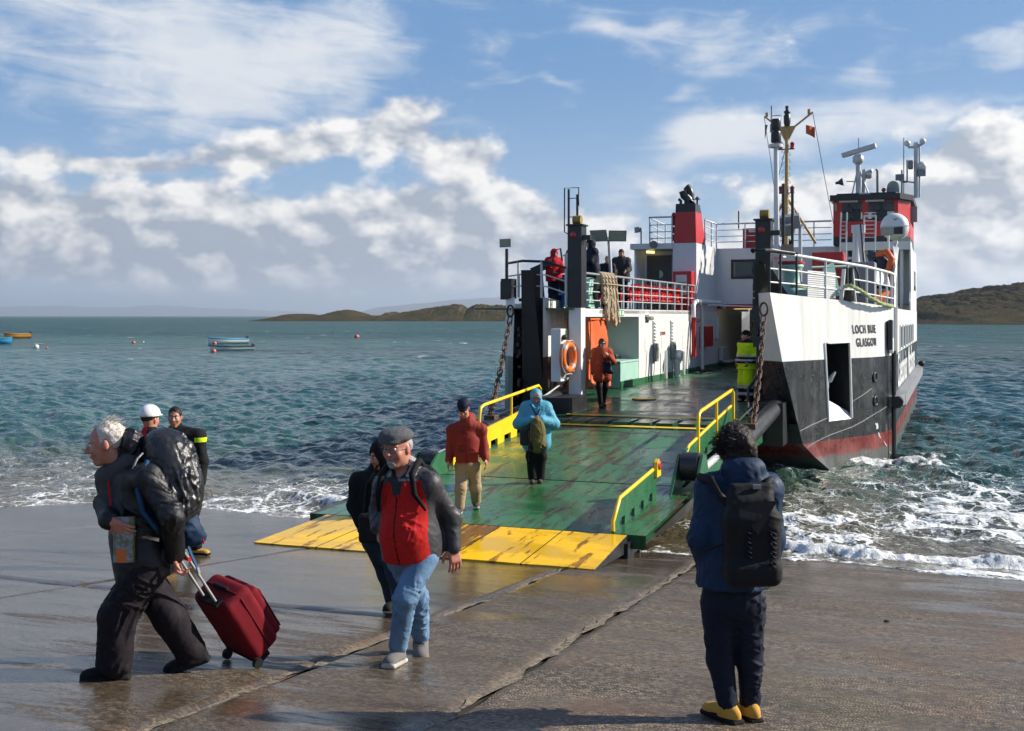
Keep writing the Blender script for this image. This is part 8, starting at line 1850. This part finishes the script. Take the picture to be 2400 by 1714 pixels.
# ================================================================== moored boats and buoys
pbr('boat_white', (.82, .82, .80), .4, var=.06); pbr('boat_blue', (.06, .36, .60), .4, var=.1); pbr('boat_dark', (.03, .035, .045), .4); pbr('boat_orange', (.60, .27, .05), .5, var=.2); pbr('buoy_pink', (.62, .14, .10), .45, var=.2); pbr('buoy_white', (.66, .62, .55), .5, var=.2)
def at_sea(x, y): d = EYE * FPX / (y - HOR); return Vector(((x - 1200) / FPX * d, d, 0)), d
def skiff(label, x, y, length, heading, hullm, topm, engine=True, free=.62):
    p, d = at_sea(x, y); b_ = thing('motor_boat', label, 'boat', p, heading, None)
    n = 13; rows = []; topr = []
    for t in np.linspace(0, 1, n):                    # stern 0 .. bow 1
        w_ = length * .17 * (1 - max(0, (t - .45) / .55) ** 2.2) + .01; sheer = free * (1 + .55 * max(0, t - .35) ** 1.6)
        rows.append([(s * w_ * q, (t - .5) * length + (.12 * zz * t), zz * sheer - .12) for s, q, zz in ((-1, 1, 1), (-1, .93, .6), (-1, .72, .2), (0, 0, 0), (1, .72, .2), (1, .93, .6), (1, 1, 1))])
    mb = MB(); mb.grid(rows, smooth=True); mb.raw(rows[0], [tuple(range(7))]); mb.grid([[(x_ * .92, y_, z_ + .0) for x_, y_, z_ in r[::-1]] for r in rows], smooth=True); mb.build('boat_hull', hullm, b_)
    mb = MB()
    for s in (0, 6): mb.tube([Vector(r[s]) for r in rows], .055, 6)
    mb.tube([rows[0][0], rows[0][6]], .05, 6); mb.build('gunwale', topm, b_)
    band = MB()
    for s in (1, 5):
        o = -1 if s == 1 else 1; band.grid([[Vector(r[0 if s == 1 else 6]) + Vector((o * .02, 0, 0)), Vector(r[s]).lerp(Vector(r[0 if s == 1 else 6]), .70) + Vector((o * .025, 0, 0))] for r in rows])
    band.build('sheer_stripe', topm, b_)
    for t in (.3, .55):
        mb = MB(); mb.box((-length * .15, (t - .5) * length - .12, free * .55), (length * .15, (t - .5) * length + .12, free * .6)); mb.build('thwart', 'boat_white', b_)
    if engine:
        mb = MB(); mb.box((-.16, -.5 * length - .35, free * .7), (.16, -.5 * length - .02, free * 1.35), bev=.06); e = mb.build('outboard_motor', 'boat_dark', b_); mb = MB(); mb.box((-.05, -.5 * length - .25, -.2), (.05, -.5 * length - .1, free * .7)); mb.build('motor_leg', 'boat_dark', e)
    return b_
skiff('white open motor boat with a blue rim moored offshore', 533, 806, 5.2, R(128), 'boat_white', 'boat_blue', True, .75)
skiff('grey and black open motor boat moored in front of the blue rimmed one', 541, 821, 4.6, R(126), 'boat_white', 'boat_dark', True, .5)
skiff('orange open motor boat moored at the far left', 40, 793, 3.9, R(130), 'boat_orange', 'boat_orange', True, .8)
skiff('bright blue boat cut by the left edge of the picture', -14, 806, 4.2, R(-80), 'boat_blue', 'boat_blue', False, .75)
def buoy(label, x, y, r, mat):
    p, d = at_sea(x, y); b_ = thing('mooring_buoy', label, 'buoy', p, 0, 'mooring buoys'); mb = MB(); mb.sphere((0, 0, r * .45), (r, r, r * .92), 16); o = mb.build('buoy_float', mat, b_); mb = MB(); mb.cyl((0, 0, r * 1.3), (0, 0, r * 1.5), r * .18, n=8); mb.build('buoy_eye', 'dark_steel', b_)
buoy('white ball buoy left of the boats', 85, 816, .30, 'buoy_white'); buoy('small pink buoy beside the white ball buoy', 110, 817, .14, 'buoy_pink'); buoy('pink buoy midway along the left water', 313, 805, .24, 'buoy_pink'); buoy('tiny white buoy right of the midway pink buoy', 336, 803, .13, 'buoy_white')
buoy('pink buoy just below the grey and black boat bow', 501, 826, .24, 'buoy_pink'); buoy('pink buoy at the bow of the blue rimmed boat', 503, 807, .26, 'buoy_pink'); buoy('large pink buoy alone between boats and ferry', 836, 792, .42, 'buoy_pink')
skiff('tiny white launch under the rocky island shore', 1143, 747.5, 7.0, R(110), 'boat_white', 'boat_white', False, 1.1)
# black mussel shell left on the slip
sp = thing('mussel_shell', 'small black shell lying on the slipway at the right', 'shell', (0, 0, 0)); d = SLC / ((1459 - HOR) / FPX - SLS * ((2078 - 1200) / FPX * SN + CS)); q = px(2078, 1459, d); sp.location = q
mb = MB()
for sx in (-1, 1): mb.raw([Vector((math.cos(t) * .03, sx * .002, math.sin(t) * .012 + .012)) for t in np.linspace(0, 6.283, 9)[:-1]] + [Vector((0, sx * .012, .014))], [(i, (i + 1) % 8, 8) if sx > 0 else ((i + 1) % 8, i, 8) for i in range(8)])
mb.build('shell_halves', 'black_rubber', sp)

# ================================================================== air
hz_m = bpy.data.materials.new('haze_air'); hz_m.use_nodes = True; hn = hz_m.node_tree; hn.nodes.clear()
hv = hn.nodes.new('ShaderNodeVolumePrincipled'); ho = hn.nodes.new('ShaderNodeOutputMaterial'); hn.links.new(hv.outputs[0], ho.inputs['Volume'])
hv.inputs['Color'].default_value = (.72, .82, .95, 1); hv.inputs['Density'].default_value = 7.0e-5; hv.inputs['Anisotropy'].default_value = .35
MATS['haze_air'] = hz_m
mb = MB(); mb.box((-19000, -300, -3), (19000, 46500, 460)); hz_o = mb.build('haze', 'haze_air'); hz_o['kind'] = 'stuff'
